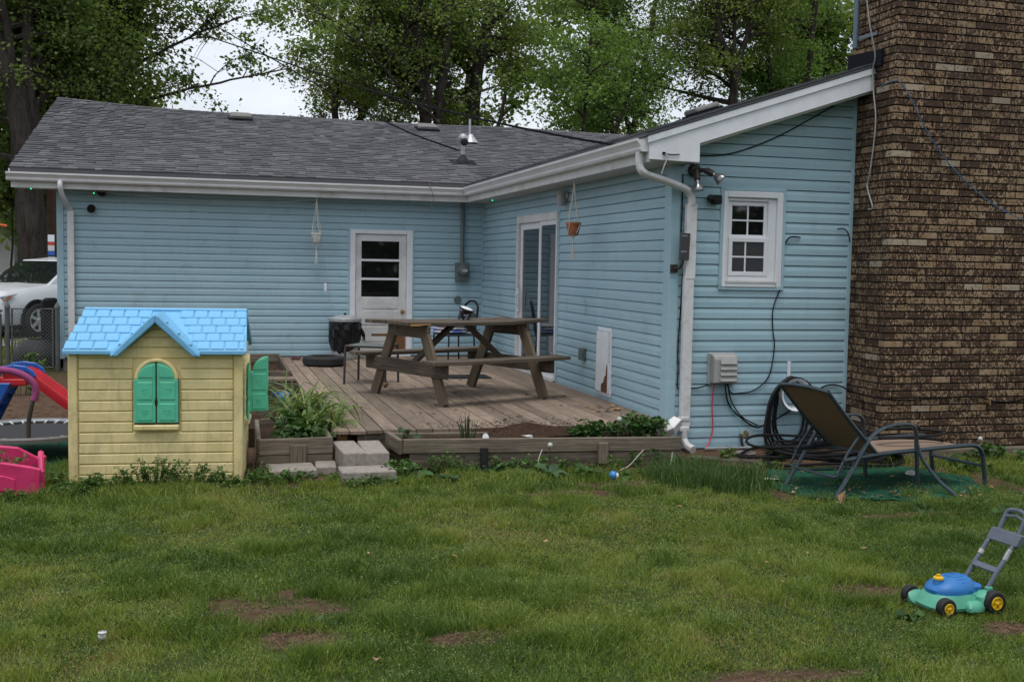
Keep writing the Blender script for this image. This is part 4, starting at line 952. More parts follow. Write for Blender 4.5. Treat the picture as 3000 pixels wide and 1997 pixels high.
# louvred vent
lv = thing('louvred_vent', 'grey plastic louvred vent hood low on the front wall', 'vent', (4.74, yc-.02, .64))
part('hood', 'ventgrey', lv, lambda b: (b.bx(4.595, 4.885, yc-.04, yc-.018, .635, .94), b.prism([(yc-.04, .645), (yc-.13, .655), (yc-.13, .88), (yc-.115, .915), (yc-.07, .93), (yc-.04, .93)], 4.62, 4.865, 'YZ')), world=True, bevel=.008)
for k in range(4): part('slat', 'ventgrey', lv, lambda b: b.add([(4.68, yc-.150, .675+k*.055), (4.85, yc-.150, .675+k*.055), (4.85, yc-.132, .722+k*.055), (4.68, yc-.132, .722+k*.055), (4.68, yc-.131, .675+k*.055), (4.85, yc-.131, .675+k*.055)], [(0, 1, 2, 3), (0, 4, 5, 1), (0, 3, 4), (1, 5, 2)]), world=True)
# faucet
fc = thing('outdoor_faucet', 'brass outdoor tap low on the front wall', 'tap', (4.97, yc-.02, .14))
part('body', 'brass', fc, lambda b: (b.tube([(0, 0, .0), (0, -.06, .0), (.0, -.10, -.015)], .014, 8), b.lathe([(.001, .02), (.03, .016), (.03, 0)], 10, (.02, -.07, .02), (.3, -.5, .6))), smooth=True)
part('pipe', 'black', fc, lambda b: b.tube(smoothpath([(-.01, -.05, -.01), (-.02, -.07, -.06), (.0, -.08, -.13)], 3), .014, 7), smooth=True)
# cables
wire('house_cable', 'thin black cable looping from the window to the vent hood', 'cable', [(5.335, yc-.035, 1.55), (5.27, yc-.03, 1.36), (5.28, yc-.03, 1.14), (5.30, yc-.03, .99), (5.25, yc-.03, .71), (5.10, yc-.03, .575), (4.94, yc-.03, .545), (4.84, yc-.05, .555), (4.79, yc-.06, .64)], .006, 'cable')
wire('house_cable', 'black cable sagging from the vent hood along the wall to the chimney', 'cable', [(4.77, yc-.06, .64), (4.81, yc-.04, .48), (4.90, yc-.03, .36), (5.11, yc-.03, .215), (5.23, yc-.03, .235), (5.5, yc-.03, .37), (5.73, yc-.03, .53), (5.89, yc-.03, .61), (6.03, yc-.04, .605), (6.09, 9.45, .56), (6.10, 9.2, .55), (6.105, 9.0, .55), (6.14, 8.975, .545), (6.27, 8.975, .535), (6.51, 8.975, .535), (6.77, 8.975, .545), (7.10, 8.975, .555), (7.27, 8.975, .53), (7.35, 8.975, .505), (7.54, 8.975, .495), (7.75, 8.975, .53)], .0075, 'cable')
wire('house_cable', 'second black cable from the vent hood towards the hose', 'cable', [(4.80, yc-.06, .64), (4.83, yc-.05, .52), (4.88, yc-.045, .42), (4.98, yc-.04, .31), (5.15, yc-.04, .225)], .006, 'cable')
wire('house_cable', 'black cable running left from the vent hood behind the downspout', 'cable', [(4.60, yc-.05, .635), (4.51, yc-.03, .605), (4.39, yc-.03, .60), (4.30, yc-.03, .60), (4.285, yc-.03, .64), (4.29, yc-.03, .78), (4.283, yc-.03, 1.0), (4.30, yc-.03, 1.4), (4.31, yc-.03, 1.7)], .006, 'cable')
wire('house_cable', 'black cable dropping from the cornice to the flat antenna', 'cable', [(4.283, yc-.035, 2.62), (4.283, yc-.035, 2.3), (4.278, yc-.04, 2.05), (4.29, yc-.08, 1.97)], .006, 'cable')
wire('ground_wire', 'red wire dropping from the vent hood to the ground', 'wire', [(4.65, yc-.07, .645), (4.645, yc-.05, .5), (4.65, yc-.05, .36), (4.66, yc-.05, .22), (4.63, yc-.06, .10), (4.56, yc-.1, .02)], .0075, 'redcable')
wire('ground_wire', 'thin green wire hanging beside the brass tap', 'wire', [(4.82, yc-.05, .63), (4.86, yc-.04, .4), (4.95, yc-.04, .26), (4.94, yc-.05, .17)], .003, 'green', n=4)
wire('house_cable', 'short black cable stub right of the window', 'cable', [(5.38, yc-.03, 2.0), (5.41, yc-.035, 2.05), (5.46, yc-.035, 2.065), (5.54, yc-.03, 2.06)], .007, 'cable')
wire('house_cable', 'short black cable stub curving into the chimney corner', 'cable', [(5.93, yc-.05, 2.15), (6.0, yc-.05, 2.155), (6.06, yc-.04, 2.11), (6.085, yc-.035, 2.03)], .006, 'cable')
wire('house_cable', 'dark cable sagging under the white rake board', 'cable', [(4.36, yc-.03, 2.80), (4.75, yc-.03, 2.83), (5.2, yc-.03, 2.99), (5.6, yc-.03, 3.2), (5.85, yc-.03, 3.34)], .006, 'cable')
wire('hanging_cable', 'white cable hanging loose down the chimney side', 'cable', [(5.93, 9.22, 4.30), (5.98, 9.22, 4.04), (6.06, 9.24, 3.78), (6.085, 9.305, 3.66), (6.095, 9.30, 3.47), (6.095, 9.24, 3.15), (6.09, 9.29, 2.70), (6.09, 9.33, 2.56), (6.09, 9.23, 2.36), (6.09, 9.29, 2.335)], .007, 'whitecable')
wire('hanging_cable', 'blue cable wrapped over the chimney corner and down its face', 'cable', [(6.21, 9.33, 3.50), (6.11, 9.2, 3.49), (6.105, 8.98, 3.505), (6.14, 8.972, 3.50), (6.24, 8.97, 3.41), (6.48, 8.97, 3.04), (6.79, 8.97, 2.71), (7.19, 8.97, 2.43), (7.55, 8.97, 2.28), (7.9, 8.97, 2.2)], .005, 'bluecable')
ap_ = thing('antenna_pole', 'grey-blue steel pole strapped to the chimney side above the roof', 'pole', (6.05, 9.56, 3.90))
part('pole', 'greypipe', ap_, lambda b: b.tube([(6.05, 9.56, 3.90), (6.05, 9.56, 5.6)], .03, 10), world=True, smooth=True)
for z_ in (3.99, 4.36): part('strap', 'greypipe', ap_, lambda b: b.bar((6.06, 9.54, z_), (6.115, 9.30, z_+.01), .012, .03), world=True)
# corner hook, drip wire and overhead lines
wire('overhead_line', 'black overhead line running from the cornice up to the left', 'power line', [(3.98, 9.31, 2.775), (3.4, 11.72, 3.23), (2.71, 14.57, 3.85), (1.99, 17.55, 4.57), (1.06, 21.41, 5.57), (-.87, 29.41, 7.64), (-3.14, 38.86, 10.18), (-6.2, 51, 13.6)], .013, 'cable', 6, 6)
wire('overhead_line', 'twisted service cable running from the roof mast up to the left', 'power line', [(4.06, 18.3, 3.66), (3.46, 20.33, 4.2), (2.63, 23.13, 5.12), (1.36, 27.39, 6.64), (-.02, 32.02, 8.31), (-1.04, 35.44, 9.58), (-4.0, 45, 13.3)], .016, 'cable', 6, 6)
wire('cable_tail', 'loose cable tail hanging from the cornice corner', 'cable', [(3.98, 9.31, 2.775), (4.0, 9.30, 2.74), (3.97, 9.30, 2.66), (3.95, 9.31, 2.59)], .007, 'whitecable')
wire('cable_tail', 'short black cable tail on the white cornice with a hook', 'cable', [(3.98, 9.325, 2.775), (4.06, 9.325, 2.77), (4.13, 9.325, 2.775)], .005, 'cable')
wire('twig', 'dry twig hanging over the back gutter near the inner corner', 'twig', [(3.18, 16.6, 3.05), (3.22, 16.52, 2.93), (3.27, 16.5, 2.78), (3.26, 16.5, 2.66), (3.20, 16.5, 2.55)], .006, 'stem', 4, 4)
# tap pin in brick
b = MB(); b.tube([(7.29, 8.965, .54), (7.30, 8.96, .47)], .012, 6); tag(b.build('cable_clip', 'brass'), 'small pale clip holding the cable on the brick', 'clip')

# ------------------------------------------------------------------ garden hose and its hanger
hr = thing('hose_hanger', 'white hose hanger bracket on the front wall behind the lounger', 'hose hanger', (5.47, yc-.02, .6))
part('bracket', 'white', hr, lambda b: b.bx(5.45, 5.485, yc-.03, yc-.019, .62, .85), world=True, bevel=.002)
part('saddle', 'white', hr, lambda b: b.lathe([(.12, 0), (.15, .004), (.13, .02), (.13, .13), (.155, .14), (.16, .155)], 20, (5.48, yc-.03, .53), (0, -1, 0), math.pi*.05, math.pi*.9) if False else b.lathe([(.13, 0), (.15, .004), (.135, .02), (.135, .13), (.16, .145)], 24, (5.48, yc-.03, .54), (0, -1, 0)), world=True, smooth=True)
hp = []; rs = random.Random(11); hose = MB()
for k in range(7):
    wd = .13+.026*k+rs.uniform(0, .04); dp = .54+.022*k; y_ = yc-.05-.013*k; n = 26; pts = []
    for j in range(n):
        a = 2*math.pi*j/n; xx = 5.48+wd*math.sin(a)*(1+.35*(math.cos(a) < 0)*(-math.cos(a)))+(-.09*(1-math.cos(a))/2)*(k/9); zz = .70-dp*.5*(1-math.cos(a))*1.18
        pts.append((xx, y_-.14*(1-math.cos(a))/2*(k/8), max(.025, zz)))
    hose.tube(pts, .0125, 7, closed=True)
for k in range(8):
    cx, cy, ra, rb_ = 5.45+rs.uniform(-.12, .2), 8.75+rs.uniform(-.1, .12), .42+rs.uniform(0, .32), .26+rs.uniform(0, .14); z0 = .03+.022*k
    pts = [(cx+ra*math.cos(2*math.pi*j/30), cy+rb_*math.sin(2*math.pi*j/30), z0+.02*math.sin(3*2*math.pi*j/30+k)) for j in range(30)]
    hose.tube(pts, .0125, 7, closed=True)
hose.tube(smoothpath([(5.3, 9.2, .04), (4.9, 8.9, .04), (4.72, 8.55, .025), (4.9, 8.35, .025), (5.4, 8.3, .03)], 6), .0125, 7)
tag(hose.build('garden_hose', 'hose', smooth=True), 'long black hose hung in loops on the wall and coiled on the ground', 'hose')

# ------------------------------------------------------------------ chaise lounge
cl = thing('chaise_lounge', 'brown sling chaise lounge with grey tube frame on the green mat', 'lounger', (5.22, 7.68, .0), R(9.5))
HWD = .28
def side(s_):
    y = HWD*s_
    return y
SZ = .33
part('seat_sling', 'slingtop', cl, lambda b: b.add([(-.27, -HWD+.02, SZ), (.70, -HWD+.02, SZ+.005), (.70, HWD-.02, SZ+.005), (-.27, HWD-.02, SZ), (-.27, -HWD+.02, SZ-.006), (.70, -HWD+.02, SZ-.001), (.70, HWD-.02, SZ-.001), (-.27, HWD-.02, SZ-.006)], [(0, 1, 2, 3), (7, 6, 5, 4), (0, 4, 5, 1), (2, 6, 7, 3)]))
B0, B1 = Vector((-.27, 0, SZ-.01)), Vector((-.79, 0, .83))
def bk(t, y, o=0.): p = B0.lerp(B1, t); return (p.x+.006*o, y, p.z+.01*o-.03*math.sin(math.pi*t)*.5)
def fbk(b):
    n = 8; V = []
    for o in (0, 1):
        for i in range(n+1):
            for s_ in (-1, 1): V.append(bk(i/n, s_*(HWD-.02), o))
    F = []; k = 2*(n+1)
    for i in range(n): F += [(2*i, 2*i+1, 2*i+3, 2*i+2), (k+2*i+2, k+2*i+3, k+2*i+1, k+2*i)]
    b.add(V, F)
part('back_sling', 'sling', cl, fbk)
def rail(s_):
    y = HWD*s_
    part('seat_rail', 'slategrey', cl, lambda b: b.tube(smoothpath([(-.62, y, SZ-.03), (-.27, y, SZ), (.2, y, SZ+.012), (.66, y, SZ+.02), (.78, y, SZ+.005), (.84, y, SZ-.06), (.865, y, .15), (.89, y, .012)], 4), .018, 8), smooth=True)
    part('arm', 'slategrey', cl, lambda b: b.tube(smoothpath([(-.70, y*1.04, .01), (-.56, y*1.04, .20), (-.40, y*1.04, .43), (-.28, y*1.04, .52), (-.12, y*1.04, .555), (.03, y*1.04, .55), (.09, y*1.04, .49), (.11, y*1.04, .33), (.14, y*1.04, .012)], 5), .021, 8, flat=.6), smooth=True)
    part('back_rail', 'slategrey', cl, lambda b: b.tube([bk(t/6, y) for t in range(7)], .016, 8), smooth=True)
    part('prop', 'slategrey', cl, lambda b: b.tube(smoothpath([bk(.36, y*.97), (-.58, y*.97, .34), (-.66, y*.97, .20)], 4), .011, 7), smooth=True)
rail(-1); rail(1)
part('back_rail', 'slategrey', cl, lambda b: b.tube(smoothpath([bk(1, -HWD), (B1.x-.015, -HWD*.5, B1.z+.015), (B1.x-.02, 0, B1.z+.02), (B1.x-.015, HWD*.5, B1.z+.015), bk(1, HWD)], 4), .016, 8), smooth=True)
part('crossbar', 'slategrey', cl, lambda b: b.tube(smoothpath([(-.66, -HWD, .20), (-.67, -HWD*.8, .17), (-.67, HWD*.8, .17), (-.66, HWD, .20)], 4), .012, 7), smooth=True)
part('crossbar', 'slategrey', cl, lambda b: b.tube([(.86, -HWD, .17), (.86, HWD, .17)], .013, 7), smooth=True)
part('crossbar', 'slategrey', cl, lambda b: b.tube([(-.27, -HWD, SZ-.015), (-.27, HWD, SZ-.015)], .013, 7), smooth=True)
part('splayed_leg', 'slategrey', cl, lambda b: b.tube(smoothpath([(.10, -HWD*1.04, .43), (.14, -HWD*1.15, .28), (.22, -.42, .12), (.29, -.55, .012)], 5), .014, 7), smooth=True)
part('notch_plate', 'slategrey', cl, lambda b: [b.bx(-.50-.05*k, -.485-.05*k, -HWD-.02, -HWD+.002, SZ-.03-.03*k, SZ+.0-.03*k) for k in range(4)])
wire('hose_coil', 'black hose end looped on the lounger seat', 'hose', [(5.55+.30*math.cos(a/3), 7.72+.09*math.sin(a/3), SZ+.025+.004*a) for a in range(0, 34)], .0125, 'hose', 2, 7)
# green mat
def flatmat(name, label, pts, z_):
    b = MB(); n = 30; cx = sum(p[0] for p in pts)/len(pts); cy = sum(p[1] for p in pts)/len(pts); ring = []
    for i in range(len(pts)):
        a, e = Vector(pts[i]), Vector(pts[(i+1) % len(pts)])
        for j in range(8):
            p = a.lerp(e, j/8); ring.append((p.x+rnd.uniform(-.03, .03), p.y+rnd.uniform(-.03, .03)))
    k = len(ring); V = [(cx, cy, z_+.004)]+[(cx+(x-cx)*.6, cy+(y-cy)*.6, z_+rnd.uniform(0, .015)) for x, y in ring]+[(x, y, z_-.012+rnd.uniform(0, .01)) for x, y in ring]
    F = [(0, 1+i, 1+(i+1) % k) for i in range(k)]+[(1+i, 1+k+i, 1+k+(i+1) % k, 1+(i+1) % k) for i in range(k)]
    b.add(V, F); return tag(b.build(name, 'turf', smooth=True), label, 'turf mat')
flatmat('turf_mat', 'worn green artificial turf mat under the lounger', [(4.25, 8.0), (4.45, 7.32), (5.2, 7.12), (6.0, 7.3), (6.25, 7.9), (5.9, 8.5), (4.7, 8.5)], .02)
flatmat('turf_mat', 'green artificial turf mat under the small trampoline', [(-2.2, 9.2), (-.6, 9.3), (-.6, 11.0), (-2.3, 11.2)], .02)
b = MB(); b.lathe([(.001, .03), (.03, .02), (.045, .005), (.05, -.005)], 9, (5.72, 7.95, .045)); b.bx(5.70, 5.76, 7.92, 7.98, .03, .055); tag(b.build('plastic_scrap', 'potwhite'), 'white plastic scrap on the turf mat behind the lounger foot', 'scrap')
b = MB(); b.add([(4.30, 7.98, .035), (4.50, 7.93, .045), (4.52, 7.97, .035), (4.33, 8.02, .05)], [(0, 1, 2, 3)]); b.add([(4.17, 7.90, .04), (4.24, 7.86, .06), (4.27, 7.90, .035), (4.2, 7.94, .04)], [(0, 1, 2, 3)]); tag(b.build('paper_scrap', 'cord'), 'torn pale paper scraps at the left edge of the turf mat', 'scrap')
litter('mat_leaves', 'dry brown leaves scattered over the turf mat', 70, (4.3, 6.1, 7.1, 8.3), lambda x, y: .03, .06, 'rust')
litter('mat_leaves_tan', 'pale tan leaf bits on the turf mat', 22, (4.3, 6.1, 7.0, 8.2), lambda x, y: .032, .05, 'tanleaf')

# ------------------------------------------------------------------ playhouse
ph = thing('playhouse', 'yellow plastic playhouse with blue shingled roof and green shutters', 'playhouse', (-.36, 9.255, 0), R(-4.5))
HX, HY = .645, .455
part('shell', 'yellow', ph, lambda b: (b.bx(-HX+.012, HX-.012, -HY+.014, -HY+.06, -.02, 1.08), b.bx(-.24, .24, -HY+.015, -HY+.05, 1.08, 1.10), b.bx(-HX+.014, -HX+.06, -HY+.06, HY, -.02, 1.08), b.bx(HX-.06, HX-.014, -HY+.06, HY, -.02, 1.08), b.bx(-HX+.06, HX-.06, HY-.05, HY, -.02, 1.08),
      b.prism([(-.24, 1.10), (.24, 1.10), (0, 1.27)], -HY+.014, -HY+.05)))
rows_ = [(.02, .082)]+[(.085+k*.0815, .085+(k+1)*.0815-.006) for k in range(12)]
for k, (z0, z1) in enumerate(rows_):                 # moulded planks of the front, left and right of the window
    inw = z1 > .43 and z0 < .93
    for xa, xe in (((-HX+.075, -.178), (.178, HX-.075)) if inw else ((-HX+.075, HX-.075),)):
        part('panel', 'yellow', ph, lambda b: b.bx(xa, xe, -HY, -HY+.03, z0, z1), bevel=.006)
    part('panel', 'yellow', ph, lambda b: b.bx(HX-.03, HX, -HY+.09, HY-.07, z0, z1), bevel=.006)
for z0, z1, w0 in ((1.065, 1.135, .20), (1.141, 1.20, .115), (1.206, 1.245, .05)):
    part('panel', 'yellow', ph, lambda b: b.prism([(-w0, z0), (w0, z0), (max(.006, w0-.078), z1), (-max(.006, w0-.078), z1)], -HY, -HY+.03), bevel=.005)
for sx in (-1, 1):
    part('corner_post', 'yellow', ph, lambda b: b.bx(min(sx*HX, sx*(HX-.068)), max(sx*HX, sx*(HX-.068)), -HY-.012, -HY+.07, -.02, 1.06), bevel=.008)
    part('corner_post', 'yellow', ph, lambda b: b.bx(min(sx*HX, sx*(HX-.068)), max(sx*HX, sx*(HX-.068)), HY-.07, HY+.005, -.02, 1.06), bevel=.008)
# window trim, sill
def arch(r0, r1, cx, cz, n=12): return [(cx+r1*math.cos(math.pi*i/n), cz+r1*math.sin(math.pi*i/n)) for i in range(n+1)]+[(cx+r0*math.cos(math.pi*i/n), cz+r0*math.sin(math.pi*i/n)) for i in range(n, -1, -1)]
part('window_arch', 'yellow', ph, lambda b: b.prism(arch(.132, .162, 0, .82), -HY-.035, -HY+.02), bevel=.008)
part('window_sill', 'yellow', ph, lambda b: b.bx(-.168, .168, -HY-.04, -HY+.02, .425, .47), bevel=.01)
part('window_void', 'rust', ph, lambda b: b.prism([(-.165, .47), (.165, .47), (.165, .82)]+arch(.0, .135, 0, .82)[1:13]+[(-.165, .82)], -HY-.002, -HY+.02))
def shutter(s_, xf):
    """half shutter: hinge edge at x=0, meeting edge at x=.158"""
    def q(x, z): return (x, z)
    n = 8; outl = [(0, .485), (.158, .485), (.158, .60), (.150, .64), (.158, .68), (.158, .945)]+[(.152-.125*math.sin(math.pi/2*i/n), .82+.125*math.cos(math.pi/2*i/n)) for i in range(0, n+1)]+[(0, .82)]
    if s_ < 0: outl = [(.316-x, z) for x, z in outl]
    outl = [(x-(.158 if s_ < 0 else 0), z) for x, z in outl]
    sh = MB(); sh.X = xf; sh.prism(outl, -.014, .0); so2 = sh.build('shutter', 'green', ph, bevel=.005)
    for z0, z1 in ((.505, .635), (.665, .80)):
        p = MB(); p.X = xf; p.bx(.022, .136, -.019, -.012, z0, z1); pp = p.build('shutter_panel', 'green', so2, bevel=.004)
        e = MB(); e.X = xf; cz = (z0+z1)/2+.002   # moulded tulip
        for pts in ([(-.024, .018), (-.02, -.006), (0, -.018), (.02, -.006), (.024, .018)], [(-.024, .018), (-.010, .004), (0, .014), (.010, .004), (.024, .018)], [(0, -.018), (0, -.034)]):
            e.tube([(.079+a*.95, -.0195, cz+c*1.05) for a, c in pts], .0022, 5)
        e.build('tulip_relief', 'green', so2)
    n = 6; pc = [(.140, .835), (.140, .925)]+[(.14-.105*math.sin(math.pi/2*i/n), .835+.095*math.cos(math.pi/2*i/n)) for i in range(1, n+1)]
    if s_ < 0: pc = [(.158-x, z) for x, z in pc]
    p = MB(); p.X = xf; p.prism(pc, -.019, -.012); p.build('shutter_panel', 'green', so2, bevel=.003)
shutter(1, Matrix.Translation((-.163, -HY-.022, 0))); shutter(-1, Matrix.Translation((.005, -HY-.022, 0)))
# right-hand window with its shutters swung open
part('window_arch', 'yellow', ph, lambda b: b.prism(arch(.132, .165, -.05, .82), HX-.01, HX+.035, 'YZ'), bevel=.008)
part('window_sill', 'yellow', ph, lambda b: b.bx(HX-.01, HX+.04, -.22, .12, .425, .47), bevel=.01)
shutter(1, Matrix.Translation((HX+.02, .14, 0)) @ Matrix.Rotation(R(14), 4, 'Z'))
shutter(1, Matrix.Translation((HX+.03, -.24, 0)) @ Matrix.Rotation(R(-83), 4, 'Z'))
# roof
EVZ, RGZ, EVY = 1.045, 1.335, -.515
def slope(y0, y1):
    return lambda b: b.add([(-.675, y0, EVZ), (.675, y0, EVZ), (.655, y1, RGZ), (-.60, y1, RGZ), (-.675, y0, EVZ-.035), (.675, y0, EVZ-.035), (.655, y1, RGZ-.04), (-.60, y1, RGZ-.04)], [(0, 1, 2, 3), (7, 6, 5, 4), (0, 4, 5, 1), (1, 5, 6, 2), (3, 7, 4, 0), (2, 6, 7, 3)])
def notched(b):
    zt = lambda y: EVZ+(RGZ-EVZ)*(y-EVY)/(0-EVY)
    yg = EVY+(1.318-EVZ)/(RGZ-EVZ)*(0-EVY)
    top = [(-.675, EVY), (-.318, EVY), (0, yg), (.318, EVY), (.675, EVY), (.655, 0), (-.60, 0)]
    k = len(top); b.add([(x, y, zt(y)) for x, y in top]+[(x, y, zt(y)-.035) for x, y in top], [tuple(range(k)), tuple(reversed(range(k, 2*k)))]+[(i, (i+1) % k, k+(i+1) % k, k+i) for i in range(k)])
rfp = part('roof', 'blueroof', ph, notched, bevel=.006); part('roof', 'blueroof', ph, slope(.515, 0.004), bevel=.008)
part('ridge', 'blueroof', ph, lambda b: b.bx(-.605, .66, -.03, .03, RGZ-.02, RGZ+.012), bevel=.01)
sl_len = math.hypot(-EVY, RGZ-EVZ); sa = math.atan2(RGZ-EVZ, -EVY); tw, thh = .107, sl_len/5.25
tile = MB(); tile.bx(0, tw-.009, 0, thh-.007, 0, .009); tl_ = tile.build('roof_tile', 'blueroof', bevel=.004); tile_me = tl_.data; bpy.data.objects.remove(tl_)
for r_ in range(5):
    yv = EVY+(r_*thh+.012)*math.cos(sa); zv = EVZ+(r_*thh+.012)*math.sin(sa); lim = .668-.012*r_
    x = -lim-(.05 if r_ % 2 else 0)*1.0
    gh = max(0, (1.30-zv-.02))*1.06+.055      # half width of the gable at this height
    xl = -.665+.072*r_/5*1.0
    x = xl
    first = True
    while x < .655-.004*r_-.03:
        wd = tw*(.5 if (first and r_ % 2) else 1); first = False
        if not (-gh-.03 < x+wd/2 < gh+.03):
            o = link('roof_tile', tile_me, rfp, (x, yv, zv)); o.rotation_euler[0] = sa
            sx_ = min(wd, .66-x)/tw; o.scale[0] = max(.2, sx_)
        x += wd
# front gable: two bevelled rake boards with short roof planes behind them
for s_ in (-1, 1):
    part('gable_board', 'blueroof', ph, lambda b: b.prism([(s_*.335, 1.0), (s_*.275, 1.0), (0, 1.255), (0, 1.315), (s_*.02, 1.315)], EVY-.03, EVY+.04), bevel=.008)
    part('gable_roof', 'blueroof', ph, lambda b: b.add([(0, EVY-.02, 1.318), (s_*.325, EVY-.02, 1.018), (s_*.325, EVY+.02, 1.05), (0, -.02, 1.325), (0, EVY-.02, 1.29), (s_*.325, EVY-.02, .995)], [(0, 1, 2, 3), (0, 4, 5, 1)]))
    for k in range(3): part('gable_knob', 'blueroof', ph, lambda b: b.bx(s_*(.07+k*.09)-.018, s_*(.07+k*.09)+.018, EVY-.02, EVY+.06, 1.255-k*.084-.006, 1.262-k*.084+.006), bevel=.004)

# ------------------------------------------------------------------ toddler slide
sd_ = thing('toddler_slide', 'red toddler slide with blue ladder and handrails behind the playhouse', 'slide', (-1.83, 12.1, .03), R(-5))
def chan(pts, wd, hgt):
    def fn(b):
        V = []; k = len(pts); sec = [(-wd, hgt), (-wd-.025, hgt), (-wd-.03, hgt-.03), (-wd-.012, -.01), (wd+.012, -.01), (wd+.03, hgt-.03), (wd+.025, hgt), (wd, hgt), (wd-.02, .015), (-wd+.02, .015)]
        for x, z in pts:
            for y, h in sec: V.append((x, y, z+h))
        n = len(sec); F = []
        for i in range(k-1):
            for j in range(n): F.append((i*n+j, i*n+(j+1) % n, (i+1)*n+(j+1) % n, (i+1)*n+j))
        F += [tuple(range(n)), tuple(range((k-1)*n, k*n))]; b.add(V, F)
    return fn
part('chute', 'red', sd_, chan([(-.16, .47), (.02, .47), (.10, .44), (.40, .20), (.60, .06), (.75, .04), (.92, .04)], .17, .10), smooth=True)
part('platform', 'red', sd_, lambda b: b.bx(-.24, .06, -.20, .20, .41, .48), bevel=.012)
for s_ in (-1, 1):
    part('ladder_side', 'blue', sd_, lambda b: b.prism([(-.26, .44), (-.08, .44), (-.30, -.0), (-.56, -.0)], s_*.21-.02, s_*.21+.02), bevel=.008)
    part('handrail', 'blue', sd_, lambda b: b.prism([(-.24, .48), (-.23, .56), (-.17, .61), (-.06, .625), (.06, .61), (.13, .56), (.16, .50), (.12, .50), (.08, .545), (0, .565), (-.10, .565), (-.17, .54), (-.20, .48)], s_*.20-.018, s_*.20+.018), bevel=.008)
for k in range(4): part('rung', 'blue', sd_, lambda b: b.bx(-.53+.085*k, -.37+.085*k, -.19, .19, .05+.105*k, .085+.105*k), bevel=.008)
# ------------------------------------------------------------------ small trampoline
tr = thing('small_trampoline', 'small round black trampoline with padded pink handlebar', 'trampoline', (-1.50, 10.22, .02))
TR = .60
part('rim', 'galv', tr, lambda b: b.tube([(TR*math.cos(a*math.pi/20), TR*math.sin(a*math.pi/20), .215) for a in range(40)], .02, 8, closed=True), smooth=True)
part('rim_pad', 'ventroof', tr, lambda b: b.lathe([(TR-.008, .236), (TR+.012, .240), (TR+.026, .225), (TR+.024, .195)], 48), smooth=True)
part('jump_bed', 'tramp', tr, lambda b: b.lathe([(.001, .195), (.25, .197), (.48, .207), (.485, .202)], 40), smooth=True)
part('spring', 'chrome', tr, lambda b: [b.tube([(.48*math.cos(a), .48*math.sin(a), .212), (.575*math.cos(a), .575*math.sin(a), .222)], .0095, 6) for a in [i*math.pi/17 for i in range(34)]])
for k in range(6):
    a = k*math.pi/3+.3; part('leg', 'galv', tr, lambda b: b.tube([(.56*math.cos(a), .56*math.sin(a), .2), (.56*math.cos(a), .56*math.sin(a), 0)], .016, 7), smooth=True)
part('handle_post', 'browntube', tr, lambda b: b.tube(smoothpath([(.06, -.55, .2), (.06, -.54, .36), (.085, -.54, .50), (.10, -.53, .56)], 4), .019, 8), smooth=True)
part('handle_pad', 'padpink', tr, lambda b: b.tube(smoothpath([(.10, -.53, .54), (.115, -.53, .60), (.10, -.53, .68), (.03, -.53, .745), (-.08, -.53, .785), (-.25, -.53, .80), (-.42, -.53, .785), (-.53, -.53, .745), (-.60, -.53, .68), (-.61, -.53, .58)], 4), .029, 10), smooth=True)
part('handle_post', 'browntube', tr, lambda b: b.tube(smoothpath([(-.56, -.54, .2), (-.58, -.54, .4), (-.61, -.53, .6)], 4), .019, 8), smooth=True)
# ------------------------------------------------------------------ pink planter
pk = thing('pink_tub', 'pink plastic toy tub overgrown with weeds at the left edge', 'toy tub', (-1.60, 8.76, 0), R(9)); pk.scale = (1, 1, .78)
def fpk(b):
    b.prism([(-.45, .0), (.36, .0), (.375, .24), (.30, .27), (.05, .34), (-.25, .34), (-.45, .30)], -.24, -.20)
    b.prism([(-.45, .0), (.40, .0), (.42, .27), (.36, .25), (.22, .36), (-.1, .42), (-.45, .40)], .24, .28)
    b.prism([(-.2, .0), (.24, .0), (.24, .25), (.16, .24), (.10, .33), (.0, .37), (-.10, .33), (-.16, .22), (-.2, .22)], .355, .395, 'YZ')
    b.bx(-.45, -.41, -.2, .24, 0, .3)
part('body', 'pink', pk, fpk, bevel=.014)
part('side_panel', 'pink', pk, lambda b: b.prism([(-.3, .05), (.2, .05), (.2, .16), (.12, .2), (-.3, .25)], -.252, -.238), bevel=.008)
part('soil', 'soil', pk, lambda b: b.bx(-.41, .355, -.2, .24, 0, .17))

# ------------------------------------------------------------------ chain-link gate
gt = thing('chain_link_gate', 'grey chain-link gate between two capped posts beside the house', 'gate', (-2.45, 16.85, .1))
for xx in (-.32, .34):
    pp = part('post', 'fencepost', gt, lambda b: b.tube([(xx, 0, 0), (xx, 0, .90)], .034, 8), smooth=True)
    part('post_cap', 'fencepost', pp, lambda b: b.lathe([(.04, .90), (.042, .93), (.03, .955), (.005, 1.0)], 8, (xx, 0, 0)), smooth=True)
part('gate_frame', 'fencepost', gt, lambda b: b.tube([(-.26, 0, .06), (.28, 0, .06), (.28, 0, .90), (-.26, 0, .90)], .018, 7, closed=True))
def mesh_(x0, x1, z0, z1, st=.052):
    def fn(b):
        wz = z1-z0; k = x0-wz
        while k < x1:
            for s_ in (1, -1):
                a = (k, z0) if s_ > 0 else (k+wz, z0); e = (k+wz, z1) if s_ > 0 else (k, z1)
                (ax, az), (ex, ez) = a, e
                if ax > ex: (ax, az), (ex, ez) = (ex, ez), (ax, az)
                t0 = max(0, (x0-ax)/(ex-ax)); t1 = min(1, (x1-ax)/(ex-ax))
                if t1 > t0: b.tube([(ax+(ex-ax)*t0, .004*s_, az+(ez-az)*t0), (ax+(ex-ax)*t1, .004*s_, az+(ez-az)*t1)], .0022, 3, caps=False)
            k += st
    return fn
